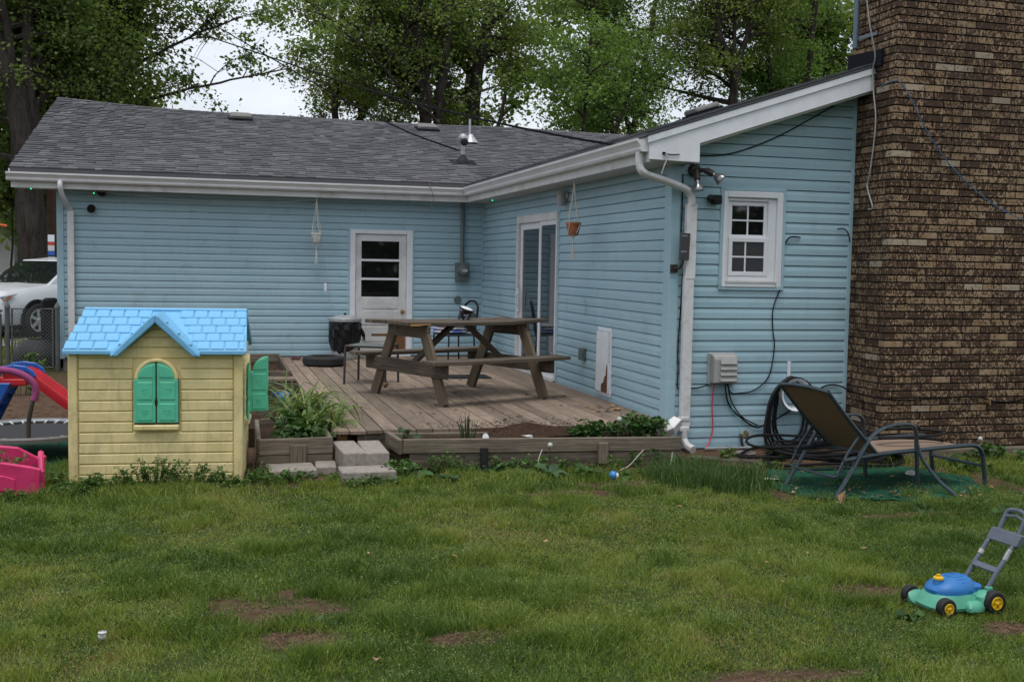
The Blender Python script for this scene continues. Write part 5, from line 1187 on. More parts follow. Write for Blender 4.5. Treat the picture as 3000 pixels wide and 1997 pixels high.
part('wire_mesh', 'chainlink', gt, mesh_(-.26, .28, .06, .90))
g2 = thing('chain_link_fence', 'grey chain-link fence panel continuing left of the gate', 'fence', (-2.86, 16.83, .1))
part('post', 'fencepost', g2, lambda b: b.tube([(-.0, 0, 0), (-.0, 0, .82)], .022, 8), smooth=True)
part('top_rail', 'fencepost', g2, lambda b: b.tube(smoothpath([(0, 0, .80), (-.03, 0, .86), (-.1, 0, .88), (-1.6, 0, .88)], 3), .018, 7), smooth=True)
part('wire_mesh', 'chainlink', g2, mesh_(-1.6, -.02, .05, .86))
part('rail', 'fencepost', g2, lambda b: [b.tube([(-1.6, 0, z_), (0, 0, z_)], .01, 6) for z_ in (.25, .5)])
bk_ = thing('black_covered_smoker', 'tall black covered smoker with bulging base behind the chain-link gate', 'smoker', (-2.33, 17.6, .1))
part('column', 'blackplastic', bk_, lambda b: b.prism([(-.09, .3), (.15, .3), (.145, .98), (.12, 1.03), (-.06, 1.03), (-.09, .97)], -.13, .13), bevel=.03, smooth=True)
part('belly', 'black', bk_, lambda b: b.lathe([(.30, 0), (.37, .12), (.36, .24), (.28, .36), (.17, .42)], 18, (-.12, 0, 0)), smooth=True)

# ------------------------------------------------------------------ parked car
car = thing('parked_car', 'white sport utility car parked beyond the chain-link gate', 'car', (-3.31, 25.67, .10), R(-124.8)); car.scale = (1, 1, .93)
def carbody(b):
    st = [ # x, half width, z bottom, z top (belt)
        (2.50, .55, .38, .72), (2.46, .74, .30, .86), (2.36, .86, .25, .96), (2.1, .95, .24, 1.03), (1.5, .985, .24, 1.10), (1.0, .99, .24, 1.15), (.4, .99, .24, 1.16), (-.8, .99, .24, 1.18), (-1.8, .985, .26, 1.20), (-2.35, .95, .32, 1.2), (-2.5, .85, .42, 1.12)]
    V = []
    for x, hw, z0, z1 in st:
        h = z1-z0
        V += [(x, -hw*.9, z0), (x, -hw*.985, z0+h*.15), (x, -hw, z0+h*.55), (x, -hw*.97, z0+h*.85), (x, -hw*.86, z1), (x, 0, z1+.035), (x, hw*.86, z1), (x, hw*.97, z0+h*.85), (x, hw, z0+h*.55), (x, hw*.985, z0+h*.15), (x, hw*.9, z0)]
    n = 11; F = []
    for i in range(len(st)-1):
        for j in range(n): F.append((i*n+j, i*n+(j+1) % n, (i+1)*n+(j+1) % n, (i+1)*n+j))
    F += [tuple(range(n)), tuple(range((len(st)-1)*n, len(st)*n))]; b.add(V, F)
part('body', 'carpaint', car, carbody, smooth=True)
def ghouse(hw0, hw1, ins): return [(1.02-ins, 1.14), (.10-ins*.7, 1.70), (-1.9, 1.72), (-2.38+ins, 1.17)]
def fcab(b):
    pr_ = [(1.05, 1.13, .86), (.55, 1.44, .76), (.12, 1.69, .66), (-.6, 1.755, .66), (-1.8, 1.72, .65), (-2.2, 1.50, .74), (-2.42, 1.18, .84)]
    V = []
    for x, z, hw in pr_: V += [(x, -hw, z), (x, hw, z)]
    base = [(x, s_*.86, 1.12) for x, z, hw in pr_ for s_ in (-1, 1)]
    k = len(pr_); F = [(2*i, 2*i+1, 2*i+3, 2*i+2) for i in range(k-1)]
    F += [(2*i, 2*i+2, 2*k+2*i+2, 2*k+2*i) for i in range(k-1)]+[(2*i+1, 2*k+2*i+1, 2*k+2*i+3, 2*i+3) for i in range(k-1)]
    b.add(V+base, F)
part('cabin', 'carpaint', car, fcab, smooth=False, bevel=.03)
for s_ in (-1, 1):
    part('side_window', 'carglass', car, lambda b: b.add([(.72, s_*.852, 1.19), (-.35, s_*.872, 1.19), (-.35, s_*.70, 1.64), (.12, s_*.70, 1.63)], [(0, 1, 2, 3)]))
    part('side_window', 'carglass', car, lambda b: b.add([(-.45, s_*.872, 1.19), (-1.9, s_*.865, 1.2), (-1.75, s_*.70, 1.64), (-.45, s_*.70, 1.65)], [(0, 1, 2, 3)]))
    part('mirror', 'carpaint', car, lambda b: b.ball((.62, s_*1.06, 1.18), .12, 10, (.6, 1, .75)), smooth=True)
    part('mirror_arm', 'blackplastic', car, lambda b: b.bx(.57, .66, min(s_*.88, s_*1.0), max(s_*.88, s_*1.0), 1.09, 1.16))
    hl = part('headlight', 'lampglass', car, lambda b: b.add([(2.30, s_*.885, .92), (2.47, s_*.60, .84), (2.505, s_*.52, .74), (2.47, s_*.735, .72), (2.24, s_*.925, .80), (1.98, s_*.955, .98)], [(0, 1, 2, 3, 4, 5)]))
    part('indicator', 'amber', hl, lambda b: b.add([(2.12, s_*.955, .93), (2.24, s_*.93, .82), (2.30, s_*.92, .81), (2.22, s_*.935, .92)], [(0, 1, 2, 3)]))
    for wx in (1.48, -1.5):
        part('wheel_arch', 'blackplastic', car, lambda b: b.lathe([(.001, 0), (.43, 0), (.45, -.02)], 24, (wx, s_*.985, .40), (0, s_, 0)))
        wh = part('wheel', 'tyre', car, lambda b: b.lathe([(.24, .0), (.30, .012), (.36, -.01), (.385, -.05), (.385, -.2), (.24, -.22)], 28, (wx, s_*1.0, .385), (0, s_, 0)), smooth=True)
        part('rim', 'chrome', wh, lambda b: [b.bar((wx, s_*.995, .385), (wx+.235*math.cos(a), s_*1.005, .385+.235*math.sin(a)), .02, .065, (-math.sin(a), 0, math.cos(a))) for a in [.4+k*math.pi/3 for k in range(6)]]+[b.lathe([(.215, .0), (.245, .008), (.25, -.01)], 24, (wx, s_*1.0, .385), (0, s_, 0)), b.lathe([(.001, .02), (.05, .015), (.06, 0)], 12, (wx, s_*1.0, .385), (0, s_, 0))])
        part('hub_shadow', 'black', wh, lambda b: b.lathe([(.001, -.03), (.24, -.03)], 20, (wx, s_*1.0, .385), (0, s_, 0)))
part('grille', 'blackplastic', car, lambda b: (b.bx(2.42, 2.515, -.48, .48, .66, .80), b.bx(2.42, 2.50, -.6, .6, .36, .50)))
part('bumper_trim', 'chrome', car, lambda b: (b.bx(2.44, 2.522, -.5, .5, .60, .63), b.bx(2.40, 2.50, -.62, .62, .32, .35)))
part('lower_cladding', 'blackplastic', car, lambda b: b.bx(-2.3, 2.35, -.93, .93, .20, .30))
part('roof_rail', 'blackplastic', car, lambda b: [b.tube([(.0, s_*.62, 1.74), (-.2, s_*.62, 1.79), (-1.6, s_*.62, 1.78), (-1.75, s_*.62, 1.74)], .018, 6) for s_ in (-1, 1)])
part('windscreen', 'carglass', car, lambda b: b.add([(1.01, -.78, 1.178), (1.01, .78, 1.178), (.575, .715, 1.447), (.19, .63, 1.668), (.19, -.63, 1.668), (.575, -.715, 1.447)], [(0, 1, 2, 5), (5, 2, 3, 4)]))
# distant bits on the left
ys = thing('yard_banner', 'small upright red white and blue printed banner behind the car roof', 'banner', (-3.52, 27.2, 1.36))
for nm, m_, z0, z1 in (('panel', 'white', .48, .64), ('panel', 'redprint', .40, .475), ('panel', 'potwhite', .27, .395), ('panel', 'cobalt', .16, .265), ('panel', 'potwhite', .12, .155), ('panel', 'deepgreen', .0, .115)):
    part(nm, m_, ys, lambda b: b.bx(-.07, .07, -.01, .01, z0+.25, z1+.25))
part('pole', 'fencepost', ys, lambda b: b.tube([(0, .02, -1.45), (0, .02, .9)], .015, 6))
b = MB(); b.tube([(-5.5, 27, 2.50), (-4.7, 27.0, 2.46), (-4.42, 27.0, 2.42)], .03, 8); tag(b.build('orange_bar', 'orange', smooth=True), 'thin orange bar at the left edge in front of the tree trunk', 'bar')
sh_ = thing('far_house', 'small grey house far beyond the trees at the left edge', 'house', (-11.2, 62, 0))
part('wall', 'ventgrey', sh_, lambda b: b.bx(-5, 4.5, 0, 6, 0, 3.4)); part('roof', 'flash', sh_, lambda b: b.prism([(-.6, 3.3), (6.6, 3.3), (3, 5.2)], -5.4, 4.9, 'YZ'))
part('window', 'carglass', sh_, lambda b: b.bx(1.4, 2.6, -.03, .0, 1.2, 2.4))

# ------------------------------------------------------------------ toy mower
mw = thing('toy_mower', 'green and blue plastic toy lawn mower with yellow wheels on the lawn', 'toy mower', (3.73, 4.79, .0), R(3)); mw.scale = (.95, .95, .95)
def wheel(x, y, rr, wd, s_):
    t = part('wheel', 'black', mw, lambda b: b.lathe([(rr*.55, .0), (rr*.62, .004), (rr*.93, .002), (rr, -.008), (rr, -wd+.008), (rr*.93, -wd), (rr*.5, -wd)], 26, (x, y, rr), (0, s_, 0)), smooth=True)
    part('hub', 'mowyellow', t, lambda b: b.lathe([(rr*.58, .001), (rr*.56, .007), (rr*.50, .008), (rr*.47, .0), (rr*.2, .002), (rr*.16, .008), (.001, .012)], 22, (x, y, rr), (0, s_, 0)), smooth=True)
    part('hub_spoke', 'mowyellow', t, lambda b: [b.bar((x, y+s_*.002, rr), (x+rr*.48*math.cos(a), y+s_*.002, rr+rr*.48*math.sin(a)), .008, rr*.12, (-math.sin(a), 0, math.cos(a))) for a in [k*math.pi*.4+.3 for k in range(5)]])
wheel(-.15, -.150, .052, .045, -1); wheel(-.17, .155, .052, .04, 1); wheel(.15, -.165, .063, .05, -1); wheel(.15, .17, .063, .05, 1)
def loft(secs, n=20, p=.55):
    def fn(b):
        V = []
        for x, y, rx, ry, z in secs:
            for j in range(n):
                a = 2*math.pi*j/n; c, s_ = math.cos(a), math.sin(a); V.append((x+rx*math.copysign(abs(c)**p, c), y+ry*math.copysign(abs(s_)**p, s_), z))
        k = len(secs); b.add(V, [(i*n+j, i*n+(j+1) % n, (i+1)*n+(j+1) % n, (i+1)*n+j) for i in range(k-1) for j in range(n)]+[tuple(reversed(range(n))), tuple(range((k-1)*n, k*n))])
    return fn
part('deck_shell', 'mowgreen', mw, loft([(-.01, .01, .175, .125, .018), (-.01, .01, .18, .13, .035), (-.008, .01, .165, .12, .06), (0, .01, .155, .11, .085), (.0, .01, .14, .104, .098)], 24, .6), smooth=True)
part('side_chute', 'mowgreen', mw, loft([(.045, -.115, .055, .035, .018), (.045, -.115, .058, .035, .04), (.048, -.105, .05, .03, .062), (.05, -.10, .035, .02, .07)], 16, .5), smooth=True)
part('fender', 'mowgreen', mw, lambda b: b.lathe([(.05, -.04), (.052, .0), (.03, .012), (.001, .014)], 16, (-.155, .10, .05), (0, -.4, .3)), smooth=True)
for x, y in ((.13, -.10), (.13, .11)):
    part('fender', 'mowgreen', mw, loft([(x, y, .062, .045, .05), (x, y, .062, .045, .09), (x+.01, y, .045, .035, .112), (x+.02, y, .02, .018, .118), (x+.02, y, .02, .018, .135)], 14, .7), smooth=True)
part('engine_cover', 'mowblue', mw, loft([(-.015, .01, .13, .10, .085), (-.015, .01, .135, .102, .115), (-.012, .01, .125, .095, .135), (.0, .01, .105, .08, .155), (.01, .01, .08, .06, .172), (.015, .01, .05, .04, .18)], 22, .8), smooth=True)
part('cover_ring', 'mowblue', mw, lambda b: [b.tube([(.012+rr*math.cos(a*math.pi/8), .01+rr*.75*math.sin(a*math.pi/8), z_) for a in range(16)], .003, 5, closed=True) for rr, z_ in ((.05, .181), (.078, .173), (.10, .158))], smooth=True)
part('vent_slot', 'mowblue', mw, lambda b: [b.bx(-.05+.02*k, -.04+.02*k, -.09, -.078, .105, .118) for k in range(6)]+[b.bx(-.06, .07, -.094, -.085, .09, .096)])
part('fuel_neck', 'mowblue', mw, lambda b: b.lathe([(.034, 0), (.028, .04), (.024, .055)], 12, (-.10, .0, .115)), smooth=True)
part('fuel_cap', 'mowyellow', mw, lambda b: (b.lathe([(.028, .0), (.028, .01), (.02, .015), (.001, .016)], 14, (-.10, .0, .17)), b.bx(-.112, -.088, -.006, .006, .184, .198)), bevel=.002)
part('rear_engine', 'mowblue', mw, lambda b: b.bx(.10, .16, -.05, .06, .09, .135), bevel=.012)
def rails(y):
    return lambda b: b.tube(smoothpath([(.155, y, .12), (.21, y, .20), (.265, y, .275), (.30, y, .325), (.325, y, .345), (.34, y, .36)], 4), .0135, 9)
for y in (-.085, .095): part('handle_rail', 'mowgrey', mw, rails(y), smooth=True)
part('handle_rung', 'mowgrey', mw, lambda b: b.bar((.215, -.085, .215), (.215, .095, .215), .038, .014, (-.6, 0, .8)), bevel=.003)
for y, m_ in ((-.085, 'tape'), (.095, 'soffit')):
    part('tape_wrap', m_, mw, lambda b: b.tube([(.262, y, .270), (.282, y, .30), (.30, y, .325)] if y < 0 else [(.258, y, .265), (.272, y, .286)], .0155, 9), smooth=True)
part('control_box', 'mowgrey', mw, lambda b: b.prism([(.305, .345), (.345, .335), (.385, .40), (.345, .41)], -.11, .115, 'XZ'), bevel=.006)
part('control_relief', 'mowgrey', mw, lambda b: b.bar((.342, .05, .386), (.36, .05, .41), .03, .006, (-.85, 0, .5)))
part('control_lever', 'mowgrey', mw, lambda b: b.bar((.345, -.05, .385), (.36, -.05, .41), .02, .012, (-.85, 0, .5)))
part('push_bar', 'mowgrey', mw, lambda b: b.tube(smoothpath([(.365, -.07, .40), (.395, -.07, .46), (.415, -.065, .50), (.42, -.03, .515), (.42, .03, .515), (.415, .07, .50), (.395, .075, .46), (.365, .075, .40)], 4), .0135, 9), smooth=True)
part('trigger_bar', 'mowgrey', mw, lambda b: b.tube([(.40, -.07, .475), (.41, 0, .487), (.40, .075, .475)], .009, 7), smooth=True)
b = MB(); b.ball((-.47, 5.14, .045), .019, 10, (1, 1, 1.1)); b.lathe([(.017, 0), (.02, .008), (.015, .014)], 10, (-.468, 5.135, .055)); tag(b.build('white_cup', 'potwhite', smooth=True), 'small white plastic cup lying in the foreground grass', 'cup')
b = MB(); b.ball((3.17, 8.30, .05), .037, 12, (1, 1, .95)); bb = b.build('toy_ball', 'bluetoy', smooth=True); tag(bb, 'small blue and white ball in the weeds before the long raised bed', 'ball')
part('white_cap', 'potwhite', bb, lambda b: b.ball((3.195, 8.288, .046), .027, 10, (.7, 1, 1)), smooth=True)
b = MB(); b.leaf((4.42, 6.95, .05), (.3, -.1, 1), (.2, 1, 0), .11, .07, .3); tag(b.build('curled_leaf', 'tanleaf'), 'large curled tan leaf in the grass before the lounger', 'leaf')

# small ornaments in the long bed
b = MB(); b.X = Matrix.Translation((2.28, 9.03, .20)) @ Matrix.Rotation(R(-14), 4, 'X'); n = 8
b.prism([(-.028, 0), (.028, 0), (.028, .075)]+[(.024*math.cos(math.pi*i/n), .078+.024*math.sin(math.pi*i/n)) for i in range(n+1)]+[(-.028, .075)], 0, .006); tag(b.build('plant_marker', 'white'), 'white arched plant marker standing in the long bed', 'plant marker')
b = MB(); b.ball((2.68, 9.03, .235), .03, 8, (1, .8, .9)); b.ball((2.66, 9.03, .268), .02, 8, (1.9, .7, .6)); b.lathe([(.008, 0), (.001, .04)], 6, (2.635, 9.03, .27), (-1, 0, .2)); tag(b.build('bird_ornament', 'potwhite', smooth=True), 'small white bird ornament half buried in the long bed', 'ornament')
b = MB(); b.tube([(3.99, 9.33, .21), (4.1, 9.28, .27), (4.19, 9.33, .33)], [.07, .075, .06], 4); tag(b.build('drain_extension', 'dspout', bevel=.006), 'ribbed white drain piece lying at the house corner', 'drain')
wj = thing('water_jug', 'translucent blue plastic jug lying behind the daylilies', 'jug', (.76, 11.75, .17))
part('body', 'bluetoy', wj, lambda b: b.lathe([(.001, 0), (.07, 0), (.08, .02), (.08, .13), (.06, .17), (.03, .19), (.025, .21)], 16), smooth=True)
part('cap', 'blue', wj, lambda b: b.lathe([(.03, .20), (.03, .235), (.001, .238)], 12, (-.02, 0, -.03), (-.35, 0, 1)), smooth=True)

# ------------------------------------------------------------------ plants
def leaves_np(C, D, Ln, Wd, rs, up=None, fold=.22):
    """kite leaves: C centres (n,3), D directions (n,3); returns verts and triangles"""
    n = len(C); D = D/np.linalg.norm(D, axis=1, keepdims=True)
    U = up if up is not None else rs.normal(size=(n, 3))+np.array([0, 0, 1.2])
    Sd = np.cross(D, U); Sd /= np.linalg.norm(Sd, axis=1, keepdims=True)+1e-9; Nn = np.cross(Sd, D)
    Ln = Ln[:, None]; Wd = Wd[:, None]
    a = C; t = C+D*Ln; l_ = C+D*Ln*.45-Sd*Wd/2+Nn*Wd*fold; r_ = C+D*Ln*.45+Sd*Wd/2+Nn*Wd*fold
    V = np.stack([a, l_, t, r_], 1).reshape(-1, 3); i = np.arange(n)[:, None]*4
    F = np.concatenate([i+np.array([[0, 2, 1]]), i+np.array([[0, 3, 2]])], 1).reshape(-1, 3)
    return V, F
def weed(name, label, cat, c, rx, ry, h, n, size, mat, seed, stems=6, group=None, droop=.3):
    """a leafy clump: stems from the base, leaves spread along them"""
    rs = np.random.RandomState(seed); root = thing(name, label, cat, c, 0, group)
    b = MB(); P = []; D = []
    for s_ in range(stems):
        a = rs.rand()*6.28; q = rs.rand()**.5; bx_, by_ = rx*q*.55*math.cos(a), ry*q*.55*math.sin(a); tx, ty = rx*q*math.cos(a), ry*q*math.sin(a); hh = h*(.55+.45*rs.rand())*(1-.35*q)
        pts = [(bx_, by_, 0), ((bx_+tx)/2, (by_+ty)/2, hh*.6), (tx, ty, hh)]; b.tube(pts, [.004, .003, .0015], 4, caps=False)
        for k in range(max(1, n//stems)):
            t = .15+.85*rs.rand()**.7; p = np.array(pts[0])*(1-t)**2+2*np.array(pts[1])*t*(1-t)+np.array(pts[2])*t*t
            an = rs.rand()*6.28; P.append(p+rs.normal(size=3)*.01); D.append([math.cos(an), math.sin(an), .35-rs.rand()*.9])
    b.build('stem', 'stem' if False else mat, root, tint=[.25]*len(b.f))
    P = np.array(P); D = np.array(D); n_ = len(P); Ls = size*(.5+.7*rs.rand(n_))
    V, F = leaves_np(P, D, Ls, Ls*(.55+.2*rs.rand(n_)), rs); o = mesh_np('foliage', V, F, mat, np.repeat(np.clip(rs.rand(n_)*.8+P[:, 2]/max(h, .01)*.25, 0, 1), 2), root); return root
def rosette(name, label, cat, c, n, ln, wd, mat, seed, group=None):
    """broad-leaved rosette (dock, plantain): long wavy leaves from one crown"""
    rs = random.Random(seed); root = thing(name, label, cat, c, 0, group); b = MB(); tn = []
    for k in range(n):
        a = 6.28*k/n+rs.uniform(-.4, .4); el = rs.uniform(.25, 1.1); L_ = ln*rs.uniform(.6, 1.1); w_ = wd*rs.uniform(.7, 1.1); m_ = 6; V = []
        d = Vector((math.cos(a), math.sin(a), 0)); sdv = Vector((-math.sin(a), math.cos(a), 0)); p = Vector((0, 0, .0)); e = el
        for i in range(m_+1):
            t = i/m_; ww = w_*math.sin(math.pi*min(1, (.06+t*.94)))**.7*.5+.003; wob = .012*math.sin(7*t+k)
            V += [p-sdv*ww+Vector((0, 0, ww*.35+wob)), p.copy(), p+sdv*ww+Vector((0, 0, ww*.35-wob))]
            p = p+(d*math.cos(e)+Vector((0, 0, 1))*math.sin(e))*(L_/m_); e -= .28
        F = []
        for i in range(m_):
            for j in range(2): F.append((3*i+j, 3*i+j+1, 3*i+j+4, 3*i+j+3))
        b.add(V, F); tn += [rs.random()]*len(F)
    b.build('foliage', mat, root, smooth=True, tint=tn); return root
def strapplant(name, label, cat, c, n, ln, wd, mat, seed, sx=1., lean=(0, 0), spread=.25):
    rs = random.Random(seed); root = thing(name, label, cat, c); b = MB(); tn = []
    for k in range(n):
        a = rs.uniform(0, 6.28); L_ = ln*rs.uniform(.5, 1.1); w_ = wd*rs.uniform(.6, 1.1); m_ = 7
        d = Vector((math.cos(a)*sx+lean[0], math.sin(a)+lean[1], 0)).normalized(); sdv = Vector((-d.y, d.x, 0))
        q = rs.random()**.6; p = Vector((rs.uniform(-1, 1)*spread, rs.uniform(-1, 1)*spread, 0)); e = rs.uniform(.7, 1.5); bend = rs.uniform(.15, .42); V = []
        kink = rs.randrange(3, 6) if rs.random() < .4 else 99; tw = rs.uniform(-.5, .5)
        for i in range(m_+1):
            t = i/m_; ww = w_*.5*min(1, 1.4*(1-t)+.03); sv = sdv*math.cos(tw*t)+Vector((0, 0, 1))*math.sin(tw*t)
            V += [p-sv*ww+Vector((0, 0, ww*.5)), p.copy(), p+sv*ww+Vector((0, 0, ww*.5))]
            p = p+(d*math.cos(e)+Vector((0, 0, 1))*math.sin(e))*(L_/m_); e -= bend+(1.0 if i == kink else 0)
            if p.z < .01: p.z = .01+.01*rs.random(); e = max(e, -.1)
        F = [(3*i+j, 3*i+j+1, 3*i+j+4, 3*i+j+3) for i in range(m_) for j in range(2)]; b.add(V, F); tn += [rs.random()]*len(F)
    b.build('foliage', mat, root, smooth=True, tint=tn); return root
# daylilies and neighbours in the left bed
strapplant('daylily', 'large clump of flopping pale green daylily leaves beside the deck', 'plant', (.86, 10.6, .20), 120, .72, .036, 'lily', 3, lean=(.15, -.05), spread=.2)
strapplant('daylily', 'daylily clump spilling its yellowed leaves over the deck corner', 'plant', (.95, 9.85, .20), 80, .62, .036, 'lily', 5, lean=(.45, -.1), spread=.16)
strapplant('daylily', 'rear daylily clump standing behind the larger one', 'plant', (.86, 11.3, .18), 60, .6, .034, 'lily', 8, spread=.16)
weed('leafy_plant', 'broad green leafy plant at the front of the left raised bed', 'plant', (.70, 9.5, .19), .22, .16, .17, 110, .11, 'weeddark', 21, 14)
weed('leafy_plant', 'dark green leafy plant behind the front one in the left bed', 'plant', (.72, 9.85, .19), .2, .18, .27, 110, .11, 'weeddark', 22, 14)
weed('white_flower_weed', 'small pale-leaved weed at the right corner of the left bed', 'plant', (.95, 9.42, .19), .10, .08, .17, 130, .032, 'weed', 23, 12)
weed('dry_weed', 'thin dry grey-green weed stems behind the blue jug', 'plant', (.55, 12.3, .17), .22, .2, .4, 160, .035, 'weedblue', 24, 26)
# plants in the long bed
weed('leafy_plant', 'tallest dense leafy plant at the right end of the long bed', 'plant', (3.72, 9.25, .19), .26, .15, .30, 330, .075, 'weeddark', 31, 26)
weed('leafy_plant', 'lower leafy plant left of the tallest one in the long bed', 'plant', (3.28, 9.25, .20), .25, .14, .21, 240, .07, 'weeddark', 32, 22)
weed('leafy_plant', 'leafy sprig against the blue corner post at the long bed', 'plant', (3.98, 9.27, .19), .10, .08, .29, 60, .06, 'weed', 33, 7)
weed('leafy_plant', 'young pale seedling at the left end of the long bed', 'plant', (1.62, 9.2, .21), .07, .05, .17, 14, .08, 'weedblue', 34, 4)
weed('dry_weed', 'bundle of dry upright twigs in the long bed', 'plant', (2.17, 9.25, .21), .10, .06, .30, 36, .02, 'weedblue', 35, 26)
for k, (x, y, z0, h, l_) in enumerate(((3.50, 9.02, .0, .40, 'dandelion seed head rising before the tallest leafy plant'), (2.80, 8.82, .0, .22, 'short dandelion seed head before the long bed boards'), (7.05, 8.75, 0, .18, 'dandelion seed head at the right foot of the chimney'))):
    o = thing('dandelion_clock', l_, 'dandelion', (x, y, z0)); part('stem', 'weed', o, lambda b: b.tube([(0, 0, 0), (-.02, 0, h*.6), (-.01, 0, h)], .004, 5), tint=.5); part('seed_head', 'puff', o, lambda b: b.ball((-.01, 0, h), .023, 10), smooth=True)
# weeds along the beds and the wall
spots = [(1.85, 8.84, .20, .09, .24, 240, .034, 'weed', 'clover-like weed climbing the left part of the long bed board'), (2.62, 8.80, .26, .09, .2, 280, .038, 'weed', 'bright weed before the middle of the long bed board'),
         (2.28, 8.78, .12, .09, .17, 60, .06, 'weeddark', 'upright weed beside the dark stake'), (3.58, 8.86, .07, .05, .19, 60, .04, 'weed', 'narrow weed against the right part of the long bed board'), (3.80, 8.86, .05, .04, .20, 24, .06, 'weedblue', 'single-leaf weed near the right end of the long bed board'),
         (1.48, 8.66, .17, .12, .2, 260, .042, 'weed', 'bushy weed at the left end of the long bed'), (.95, 8.72, .14, .10, .10, 120, .035, 'weed', 'low weed between the pale slabs'), (.62, 8.72, .26, .10, .14, 280, .036, 'weed', 'low leafy weed before the front left bed'),
         (.38, 8.72, .14, .12, .18, 240, .036, 'weed', 'weed at the right foot of the playhouse'), (4.55, 9.05, .14, .10, .14, 120, .04, 'weed', 'weed beside the downspout outlet'), (2.05, 8.74, .16, .08, .12, 150, .035, 'weeddark', 'low dark weed left of the dark stake'), (2.95, 8.80, .16, .06, .15, 140, .034, 'weed', 'loose weed before the board left of the pale stake'), (3.40, 8.78, .14, .07, .17, 120, .035, 'weed', 'loose weed below the pale stake'), (1.20, 8.43, .26, .06, .11, 300, .034, 'weed', 'creeping weed before the front slab'), (1.18, 8.78, .20, .03, .06, 80, .03, 'weed', 'creeping weed between the block step and the front slab'), (.20, 8.62, .2, .07, .12, 170, .03, 'weed', 'weed mat at the right corner of the playhouse'), (-1.0, 8.55, .2, .09, .12, 200, .03, 'weed', 'weed mat at the left corner of the playhouse'), (5.0, 8.95, .12, .1, .13, 110, .045, 'weedblue', 'weed below the brass tap'), (4.75, 8.55, .18, .10, .06, 140, .03, 'weed', 'flat ground weed left of the lounger'),
         (6.9, 8.55, .3, .2, .22, 220, .06, 'weeddark', 'broad weed right of the lounger foot'), (6.45, 8.2, .25, .2, .16, 160, .05, 'weeddark', 'low weed behind the lounger foot'), (6.14, 8.80, .1, .08, .2, 22, .13, 'weeddark', 'large-leaved weed at the chimney corner'),
         (-.10, 8.66, .30, .08, .22, 460, .036, 'weed', 'scrambling weed against the right half of the playhouse front'), (-.42, 8.66, .30, .08, .33, 460, .036, 'weed', 'taller scrambling weed below the playhouse window'), (-.78, 8.66, .25, .08, .18, 360, .036, 'weed', 'low weed at the left half of the playhouse front'),
         (-1.12, 8.75, .10, .10, .22, 120, .032, 'weed', 'weed between the playhouse and the pink tub'), (-1.55, 8.70, .24, .18, .16, 260, .032, 'weed', 'weeds growing out of the pink tub'), (-1.35, 8.35, .16, .08, .16, 200, .024, 'weed', 'weed before the corner of the pink tub'), (-2.45, 16.5, .3, .1, .35, 130, .07, 'weed', 'weed at the foot of the chain-link gate'), (-1.75, 16.6, .25, .1, .3, 120, .07, 'rust' if False else 'weeddark', 'weed at the foot of the left downspout'), (-2.2, 14.2, .25, .12, .4, 110, .06, 'weed', 'bright weed behind the slide ladder'), (7.3, 8.3, .25, .2, .2, 160, .06, 'weed', 'weed at the right edge below the chimney')]
for k, (x, y, rx, ry, h, n, sz, mt_, l_) in enumerate(spots):
    zb_ = .17 if 'pink tub' in l_ and 'out of' in l_ else float(gz(x, y)); weed('weed', l_, 'weed', (x, y, zb_), rx, ry, h, n, sz, mt_, 100+k, max(5, n//12))
for k, (x, y, n, ln, wd, l_) in enumerate(((2.72, 8.58, 11, .22, .085, 'broad dock rosette before the middle of the long bed'), (3.02, 8.52, 9, .2, .08, 'broad dock rosette left of the blue ball'), (2.45, 8.62, 8, .17, .07, 'small dock rosette before the dark stake'), (1.62, 8.55, 9, .19, .075, 'dock rosette right of the block step'), (1.85, 8.50, 7, .15, .07, 'small grey-green rosette before the long bed'), (3.30, 8.45, 8, .16, .07, 'flat rosette right of the blue ball'), (5.05, 6.85, 7, .13, .06, 'flat plantain rosette before the lounger'), (5.55, 6.6, 6, .13, .07, 'flat plantain rosette right of the curled leaf'), (3.25, 5.35, 8, .1, .045, 'plantain rosette left of the toy mower'), (3.38, 4.65, 7, .09, .04, 'plantain rosette before the mower front wheel'), (1.75, 4.75, 6, .09, .04, 'plantain rosette in the middle foreground'), (4.2, 5.2, 7, .09, .045, 'plantain rosette behind the mower handle'), (.55, 5.25, 7, .08, .04, 'plantain rosette beside the bare lawn patch'))):
    rosette('weed_rosette', l_, 'weed', (x, y, float(gz(x, y))), n, ln, wd, 'weedblue' if k % 2 == 0 else 'weeddark', 50+k)
for pts, l_ in (([(3.32, 8.6, .02), (3.40, 8.55, .07), (3.46, 8.5, .16), (3.5, 8.47, .22)], 'pale bent stalk in the tall grass'), ([(3.68, 8.45, .02), (3.73, 8.43, .10), (3.74, 8.42, .2)], 'pale upright stalk in the tall grass'), ([(2.66, 8.75, .0), (2.67, 8.75, .12), (2.70, 8.75, .2)], 'short pale stalk before the long bed')): wire('dry_stalk', l_, 'stalk', pts, .0045, 'cord', 4, 4)

